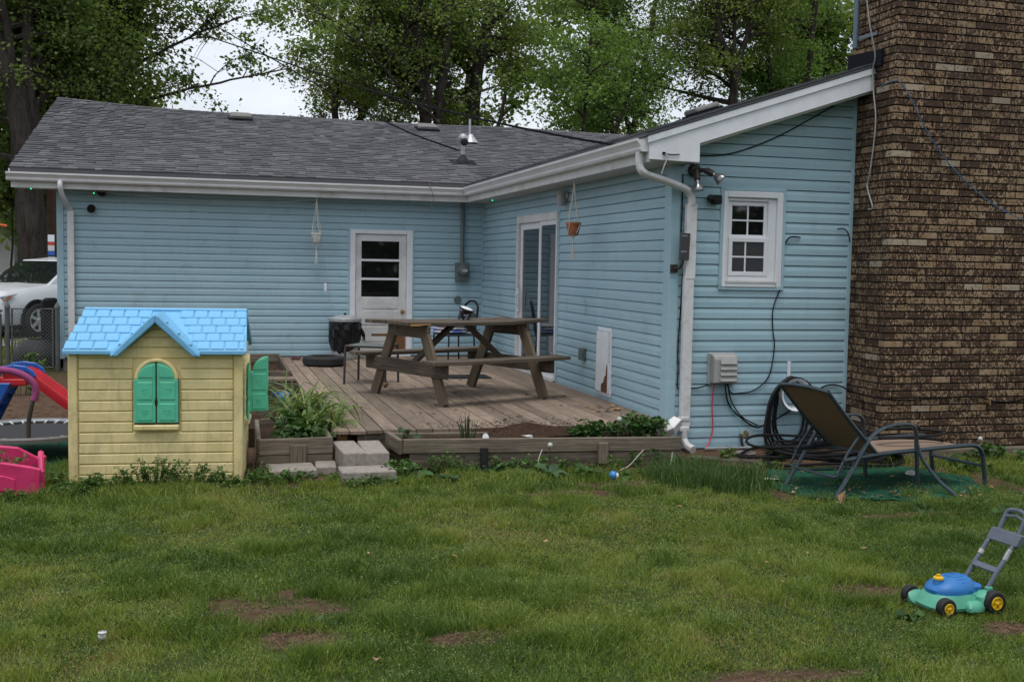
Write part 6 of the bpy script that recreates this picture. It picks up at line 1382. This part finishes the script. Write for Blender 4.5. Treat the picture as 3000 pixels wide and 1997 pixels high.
# ------------------------------------------------------------------ lawn
def blades(name, label, n, area, hfun, wd, mat, seed, dens, tfun, lean=.55, one=False):
    rs = np.random.RandomState(seed); X = []; Y = []; got = 0
    while got < n:
        x = rs.uniform(area[0], area[1], n); y = rs.uniform(area[2], area[3], n); k = rs.rand(n) < dens(x, y); X.append(x[k]); Y.append(y[k]); got += k.sum()
        if k.sum() < n*.01: break
    x = np.concatenate(X)[:n]; y = np.concatenate(Y)[:n]; n = len(x); a = rs.rand(n)*2*np.pi; h = hfun(x, y)*(.45+.75*rs.rand(n)); z = gz(x, y)-.006
    w_ = wd*(.6+.8*rs.rand(n))*(1+np.maximum(0, y-5)*.10); l_ = h*lean*(.2+1.1*rs.rand(n)); b_ = rs.rand(n)*2*np.pi
    base = np.stack([x, y, z], 1); dx = np.stack([np.cos(a), np.sin(a), 0*a], 1)*w_[:, None]/2; tip = base+np.stack([np.cos(b_)*l_, np.sin(b_)*l_, h], 1)
    t_ = np.clip(tfun(x, y)+rs.normal(size=n)*.26, 0, 1)
    if one: V = np.stack([base-dx, base+dx, tip], 1).reshape(-1, 3); F = np.arange(3*n).reshape(-1, 3); return tag(mesh_np(name, V, F, mat, t_), label, 'grass', kind='stuff')
    mid = base+np.stack([np.cos(b_)*l_*.3, np.sin(b_)*l_*.3, h*.6], 1)
    V = np.stack([base-dx, base+dx, mid+dx*.75, mid-dx*.75, tip], 1).reshape(-1, 3); i = np.arange(n)[:, None]*5
    F = np.concatenate([i+np.array([[0, 1, 2]]), i+np.array([[0, 2, 3]]), i+np.array([[3, 2, 4]])], 1).reshape(-1, 3)
    return tag(mesh_np(name, V, F, mat, np.repeat(t_, 3)), label, 'grass', kind='stuff')
def specks(name, label, n, area, hfun, size, mat, seed, dens):
    """tiny seed heads and leaf tips hovering at the blades' ends"""
    rs = np.random.RandomState(seed); m_ = n*4; x = rs.uniform(area[0], area[1], m_); y = rs.uniform(area[2], area[3], m_); k = rs.rand(m_) < dens(x, y); x = x[k][:n]; y = y[k][:n]; n = len(x)
    c = np.stack([x, y, gz(x, y)+hfun(x, y)*(.55+.6*rs.rand(n))], 1); s_ = size*(.5+rs.rand(n))*(1+np.maximum(0, y-5)*.08)
    d1 = rs.normal(size=(n, 3)); d2 = rs.normal(size=(n, 3)); d1 /= np.linalg.norm(d1, axis=1, keepdims=True); d2 /= np.linalg.norm(d2, axis=1, keepdims=True)
    V = np.stack([c, c+d1*s_[:, None], c+d2*s_[:, None]*.7], 1).reshape(-1, 3)
    return tag(mesh_np(name, V, np.arange(3*n).reshape(-1, 3), mat, rs.rand(n)), label, 'grass', kind='stuff')
def inview(x, y): return (x > -.23*y-1.5) & (x < .93*y+1.3) & (y > 3.0)
def lawnd(x, y):
    d = dirtmask(x, y); fall = np.where(y > 6, np.maximum(.33, 1-(y-6)*.24), 1.)
    house_ = ((x > .35) & (y > 8.75)) | ((x > -1.02) & (x < .3) & (y > 8.82)); clump = .45+.55*sstep(.38, .55, fnoise(x*6, y*6, 3))
    return (1-d*.97)*fall*inview(x, y)*(~house_)*(y < 9.7)*clump
lawnh = lambda x, y: (.017+.024*sstep(.35, .7, fnoise(x*1.7+9, y*1.7, 3))+.055*sstep(.52, .74, fnoise(x*4.2, y*4.2, 3)))*(1+.5*sstep(8.0, 8.8, y))
lawnt = lambda x, y: .47-.25*sstep(.55, .74, fnoise(x*4.2, y*4.2, 3))+1.5*(fnoise(x*1.1+3, y*1.1+5, 4)-.5)+.5*(fnoise(x*6, y*6, 3)-.5)
blades('lawn_grass', 'patchy green lawn grass across the foreground', 780000, (-3.6, 9.6, 3.0, 9.7), lawnh, .0046, 'grass', 1, lawnd, lawnt, .95, True)
specks('grass_seed_heads', 'fine pale seed heads speckled over the lawn', 150000, (-3.6, 9.6, 3.0, 9.4), lambda x, y: lawnh(x, y)*1.15, .0058, 'seed', 2, lambda x, y: lawnd(x, y)*(.25+.75*sstep(.34, .62, fnoise(x*2.1, y*2.1+7, 3))))
specks('clover_leaves', 'small dark clover and chickweed leaves mixed through the lawn', 112000, (-3.6, 9.6, 3.0, 9.4), lambda x, y: lawnh(x, y)*.9, .011, 'weeddark', 12, lambda x, y: lawnd(x, y)*sstep(.52, .66, fnoise(x*3.3+4, y*3.3, 3)))
def talld(x, y):
    q = np.exp(-(((x-3.85)/.38)**2+((y-8.45)/.26)**2))*.6+np.exp(-(((x-4.05)/.28)**2+((y-7.9)/.35)**2))*.8+np.exp(-(((x-3.9)/.4)**2+((y-8.1)/.25)**2))*.7
    return np.clip(q*1.4-.25, 0, 1)
blades('tall_grass', 'tall dark grass tuft between the long bed and the turf mat', 4200, (2.9, 4.6, 7.3, 9.0), lambda x, y: .08+.13*fnoise(x*5, y*5, 3), .0055, 'tallgrass', 4, talld, lambda x, y: .4+0*x, .7)
blades('edge_grass', 'longer unmown grass along the beds and the playhouse', 26000, (-1.9, 7.6, 7.9, 9.6), lambda x, y: .05+.03*fnoise(x*3, y*3, 2), .005, 'grass', 6,
       lambda x, y: (np.exp(-((y-8.62)/.22)**2)*(x < 3.0)+np.exp(-((y-8.3)/.5)**2)*(x > 6.15)*.9)*sstep(.4, .6, fnoise(x*4, y*4, 3))*(~((x > -1.02) & (x < .28) & (y > 8.82))), lambda x, y: .55+0*x, .7)
blades('far_grass', 'mown grass around the driveway beyond the gate', 9000, (-9, -1.9, 17.2, 30), lambda x, y: .09+0*x, .012, 'grass', 9, lambda x, y: 1.+0*x, lambda x, y: .45+0*x, .5)
litter('ground_litter', 'bark chips and dead leaves on the bare soil before the beds', 260, (1.3, 4.6, 8.5, 8.92), lambda x, y: float(gz(x, y))+.004, .05, 'rust')
litter('yard_litter', 'dead leaves and chips on the bare ground behind the playhouse', 200, (-2.6, .2, 11, 15), lambda x, y: float(gz(x, y))+.004, .06, 'rust')
litter('bed_litter', 'bark mulch and leaf scraps in the far raised beds', 160, (.3, .95, 11, 16.8), lambda x, y: .255 if y > 14.3 else (.172 if y < 13.2 else .32), .06, 'rust')
def thatch():
    rs = random.Random(77); b = MB()
    for cx, cy, a_, b_ in PATCH[:6]:
        for k in range(150):
            q = rs.random()**.6; an = rs.uniform(0, 6.28); x = cx+a_*1.05*q*math.cos(an); y = cy+b_*1.05*q*math.sin(an); d = rs.uniform(0, 6.28); L_ = rs.uniform(.012, .05)
            b.leaf((x, y, float(gz(x, y))+.004), (math.cos(d), math.sin(d), rs.uniform(-.05, .3)), (0, 0, 1), L_, rs.uniform(.003, .008), .2)
    tag(b.build('thatch', 'stem'), 'dead grass and thatch bits on the bare lawn patches', 'litter', kind='stuff')
thatch()
litter('lawn_leaves', 'a few dry tan leaves scattered on the lawn', 14, (0, 4.5, 4.6, 7.2), lambda x, y: float(gz(x, y))+.035, .05, 'tanleaf')

# ------------------------------------------------------------------ trees
def tree(name, label, stems, seed, mat='leaf', nl=26000, low=5., limb=3.0, lsize=.17, nlimb=15, twigs=7, spread=.42, bare=0, group='trees behind the house', back=.93):
    """stems: list of (points, r0, r1); limbs grow from every stem above `low`, twigs from limbs, leaves round the twigs"""
    nl = int(nl*(1.35 if lsize < .2 else 1)); rs = np.random.RandomState(seed); base = stems[0][0][0]; root = thing(name, label, 'tree', base, 0, group); b = MB(); tips = []
    off = Vector(base)
    for pts, r0, r1 in stems:
        sp = smoothpath([Vector(p)-off for p in pts], 5); k = len(sp)
        sp = [p+Vector((rs.normal()*.03, rs.normal()*.03, 0)) if 0 < i < k-1 else p for i, p in enumerate(sp)]
        b.tube(sp, [.66*(r0+(r1-r0)*(i/(k-1))**.8) for i in range(k)], 9, caps=False)
        zs = np.array([p.z for p in sp])+base[2]; cand = [i for i in range(1, k) if zs[i] > low]
        if not cand: continue
        for _ in range(nlimb):
            t = rs.uniform(cand[0], k-1); i = min(int(t), k-2); p0 = sp[i].lerp(sp[i+1], t-i); rr = (r0+(r1-r0)*(t/(k-1))**.8)
            a = rs.uniform(.15, 3.0) if rs.rand() < back else rs.rand()*6.28; el = rs.uniform(.05, .95); L_ = limb*rs.uniform(.5, 1.15)*(1-.35*(t/(k-1))); d = Vector((math.cos(a)*math.cos(el), math.sin(a)*math.cos(el), math.sin(el)))
            q = [p0]; dd = d.copy()
            for s_ in range(4):
                dd = (dd+Vector((rs.normal()*.22, rs.normal()*.22, rs.normal()*.12-.03))).normalized(); q.append(q[-1]+dd*L_/4)
            lr = min(rr*.5, .05+.02*L_); b.tube(q, [lr, lr*.75, lr*.55, lr*.38, lr*.2], 5, caps=False)
            for w_ in range(twigs):
                tt = .25+.75*rs.rand(); j = min(int(tt*4), 3); p1 = q[j].lerp(q[j+1], tt*4-j); td = (dd+Vector((rs.normal()*.8, rs.normal()*.8, rs.normal()*.5+.05))).normalized(); tl = .5+.8*rs.rand(); e = p1+td*tl-Vector((0, 0, .12*tl))
                b.tube([p1, p1.lerp(e, .5)+Vector((0, 0, .06)), e], [.012, .009, .004], 3, caps=False)
                if rs.rand() > bare: tips.append((p1, e))
    b.build('trunk', 'bark', root, smooth=True)
    if tips:
        A = np.array([t[0] for t in tips]); E2 = np.array([t[1] for t in tips]); k = rs.randint(0, len(tips), nl); t = (.2+.95*rs.rand(nl)**.8)[:, None]
        C = A[k]*(1-t)+E2[k]*t+rs.normal(size=(nl, 3))*np.array([spread, spread, spread*.6])*(.5+.5*rs.rand(nl, 1)); an = rs.rand(nl)*6.28
        D = np.stack([np.cos(an), np.sin(an), -.35+.6*rs.normal(size=nl)], 1); Ls = lsize*(.45+1.0*rs.rand(nl)**1.5); cl = (rs.rand(len(tips))*.75)[k]
        V, F = leaves_np(C, D, Ls, Ls*(.65+.25*rs.rand(nl)), rs); mesh_np('crown', V, F, mat, np.repeat(np.clip(cl+.35*rs.rand(nl), 0, 1), 2), root)
    return root
T = tree
T('maple_tree', 'huge dark trunked tree rising behind the parked car at left', [([(-4.15, 29, 0), (-4.2, 29, 2.2), (-4.45, 29, 5.2), (-4.95, 29, 6.8), (-5.0, 29, 8), (-4.8, 29, 12)], .58, .22), ([(-4.1, 29.1, 2.2), (-4.2, 29.2, 5), (-4.25, 29.3, 7.5), (-3.7, 29.5, 12)], .36, .16), ([(-4.6, 29, 5.6), (-4.75, 28.9, 7.5), (-5.3, 28.7, 9.5)], .2, .12)], 11, 'leaf', 40000, 3.4, 3.4, .105, 17, 6, .4)
T('maple_tree', 'slim leaning tree right of the broken trunk at left', [([(-3.6, 31, 0), (-3.5, 31, 4), (-3.2, 31, 7), (-3.0, 31, 9), (-3.4, 31, 13)], .24, .12), ([(-3.2, 31, 6.8), (-2.3, 31, 8.8), (-1.9, 31, 12)], .14, .07)], 12, 'leaf', 26000, 4.4, 2.6, .105, 14, 6, .4)
T('maple_tree', 'many-stemmed tree with bare upper twigs above the roof at left', [([(-2.85, 32, 0), (-2.9, 32, 5), (-2.75, 32, 6.6), (-2.4, 32, 7.4), (-1.6, 32, 9), (-.5, 32, 11)], .30, .07), ([(-2.75, 32, 6.6), (-2.75, 32, 8.2), (-2.3, 32, 10.5)], .17, .06), ([(-2.6, 32, 7.0), (-1.9, 32, 8.9), (-1.5, 32, 11)], .13, .05), ([(-2.8, 32, 6.4), (-1.6, 32, 7.2), (-.3, 32.2, 8.0), (.9, 32, 8.5)], .10, .03), ([(-2.7, 32, 5.6), (-1.2, 31.8, 6.2), (.6, 31.6, 6.7), (2.2, 31.5, 7.1)], .09, .025)], 13, 'leaf', 11000, 5.4, 1.6, .12, 13, 5, .25, .5)
T('maple_tree', 'double trunked tree in the centre behind the roof ridge', [([(6.45, 34, 0), (6.5, 34, 6.3), (6.35, 34, 8.0), (6.05, 34, 9.5), (5.9, 34, 13)], .36, .16), ([(6.95, 34.1, 0), (6.95, 34.1, 6.5), (7.1, 34, 8.4), (7.2, 34, 13)], .32, .15), ([(6.35, 34, 7.2), (5.2, 33.8, 8.2), (4.2, 33.6, 9.6)], .13, .05), ([(6.4, 34, 7.9), (5.5, 34, 10), (5.2, 34, 13)], .18, .08), ([(6.75, 33.3, 6.0), (5.5, 33.2, 7.1), (4.4, 33.1, 8.1), (2.6, 33, 9.4)], .085, .03)], 14, 'leaf', 29000, 4.8, 3.6, .105, 18, 6, .4)
T('maple_tree', 'straight grey trunked tree right of the double trunk', [([(8.5, 36, 0), (8.45, 36, 6.5), (8.7, 36, 8.8), (9.1, 36, 11), (9.2, 36, 14)], .44, .2), ([(8.6, 36, 8.3), (7.9, 36, 9.8), (7.4, 36, 13)], .22, .09)], 15, 'leaf3', 25000, 4.8, 3.6, .105, 20, 6, .4)
T('maple_tree', 'smaller bright leaved tree low behind the middle of the ridge', [([(11.2, 33, 0), (11.2, 33, 4), (11.4, 33, 7), (11.5, 33, 9)], .16, .05), ([(11.2, 33, 3.5), (12.4, 33, 6), (13, 33, 8)], .10, .04)], 16, 'leaf2', 10000, 3.6, 2.2, .11, 17, 7, .4)
T('maple_tree', 'open crowned tree between the ridge and the rake board', [([(14.2, 37, 0), (14.3, 37, 5), (14.8, 37, 8), (15.6, 37, 13)], .3, .1), ([(14.3, 37, 5), (13.4, 37, 8), (12.9, 37, 12)], .2, .08)], 17, 'leaf', 21000, 4.6, 3.0, .105, 17, 6, .4)
T('maple_tree', 'forked tree standing above the white rake board', [([(17.0, 34, 0), (17.0, 34, 6), (16.9, 34, 8.1), (16.3, 34, 10), (16.0, 34, 14)], .32, .12), ([(16.95, 34, 8.0), (17.5, 34, 10), (18.3, 34, 13)], .2, .09), ([(16.95, 34, 8.0), (16.9, 34, 13)], .14, .06)], 18, 'leaf3', 25000, 4.8, 3.3, .105, 17, 6, .4)
T('maple_tree', 'dense bright green tree next to the chimney', [([(20.6, 36, 0), (20.6, 36, 6), (20.9, 36, 9), (21.2, 36, 14)], .3, .12), ([(20.6, 36, 5.5), (19.4, 36, 8.5), (18.8, 36, 13)], .2, .08)], 19, 'leaf2', 27000, 4.5, 3.2, .105, 20, 6, .4)
T('maple_tree', 'broad tree left of centre with sky showing at its left', [([(4.3, 38, 0), (4.3, 38, 5), (4.1, 38, 8), (4.6, 38, 13)], .3, .1), ([(4.3, 38, 5), (5.4, 38, 8), (6, 38, 12)], .18, .07)], 20, 'leaf3', 22000, 5.0, 2.0, .105, 16, 6, .38)
for k, (x, y, l_) in enumerate(((-9, 36, 'far tree beyond the driveway at the left edge'), (-6, 44, 'far tree behind the huge trunk at left'), (10.5, 46, 'far tree behind the straight grey trunk'), (16.5, 48, 'far tree behind the forked tree'), (23.6, 41, 'far tree behind the chimney side'), (-13, 48, 'farthest tree at the left edge'))):
    T('maple_tree', l_, [([(x, y, 0), (x+.2, y, 5), (x, y, 9), (x+.4, y, 14)], .32, .1), ([(x+.1, y, 4), (x+1.5, y, 8), (x+2, y, 12)], .2, .07)], 40+k, ('leaf', 'leaf3')[k % 2], 12000 if k in (0, 1, 5) else (14000 if k == 4 else 6500), 1.6 if k in (0, 1, 5) else 3.6, 3.4, .26, 17, 7, .55)
# leafy shrubs under the trees beside the driveway
for k, (x, y, h, l_) in enumerate(((-3.2, 33, 3.6, 'leafy sapling beside the house corner behind the car'), (-5.2, 32, 3.4, 'leafy sapling left of the huge trunk'))):
    T('young_tree', l_, [([(x, y, 0), (x+.1, y, 2), (x, y, h+1.5)], .07, .02)], 60+k, 'leaf2' if k == 0 else 'leaf', 5500, 1.9, 1.3, .15, 16, 5, .3, group='young trees by the driveway')
# trees at the far side of the garden, behind the viewer: the windows mirror them
for k, (x, y, l_) in enumerate(((-4, -16, 'tree behind the viewer left'), (5, -19, 'tree behind the viewer middle'), (13, -15, 'tree behind the viewer right'), (19, -13, 'tree behind the viewer far right'))):
    T('garden_tree', 'broad garden tree out of frame, '+l_, [([(x, y, 0), (x+.2, y, 4), (x, y, 8), (x+.4, y, 12)], .35, .1), ([(x+.1, y, 3), (x+1.5, y, 7), (x+2, y, 10)], .22, .07)], 70+k, 'leaf', 10000, 2.0, 3.4, .36, 16, 7, .5, group='trees behind the viewer')
hg = thing('reflection_hedge', 'tall leafy hedge added unseen behind the viewer to darken glass reflections', 'hedge', (8, -14, 0))  # unseen hedge, added so the door panes mirror leaves instead of bright sky
_h = np.random.RandomState(90); _n = 16000; _c = np.stack([_h.uniform(-22, 24, _n), _h.normal(size=_n)*.6, _h.uniform(.05, 3.6, _n)+.35*np.sin(np.arange(_n))], 1); _a = _h.rand(_n)*6.28
_V, _F = leaves_np(_c, np.stack([np.cos(_a), np.sin(_a), _h.normal(size=_n)], 1), .3+.3*_h.rand(_n), .25+.2*_h.rand(_n), _h); mesh_np('foliage', _V, _F, 'leaf', np.repeat(_h.rand(_n), 2), hg)
part('stems', 'bark', hg, lambda b: [b.tube([(-21+k*1.5, 0, 0), (-21+k*1.5+.2*math.sin(k), .1, 1.5), (-21+k*1.5, 0, 3)], [.06, .04, .02], 5) for k in range(30)])
sn = thing('broken_trunk', 'reddish dead broken trunk between the leafy trees at left', 'tree trunk', (-3.9, 30.4, .1))
def snag(b):
    prof = [(0, .17), (3, .145), (5, .13), (6.2, .115), (6.9, .10), (7.25, .08)]
    b.tube([(.02*math.sin(z_), 0, z_) for z_, _ in prof], [q for _, q in prof], 9); b.tube([(.05, 0, 7.1), (.06, 0, 7.5), (.08, 0, 7.75)], [.07, .045, .01], 6); b.tube([(-.05, .03, 7.1), (-.07, .02, 7.4)], [.05, .01], 5)
part('trunk', 'deadbark', sn, snag, smooth=True)
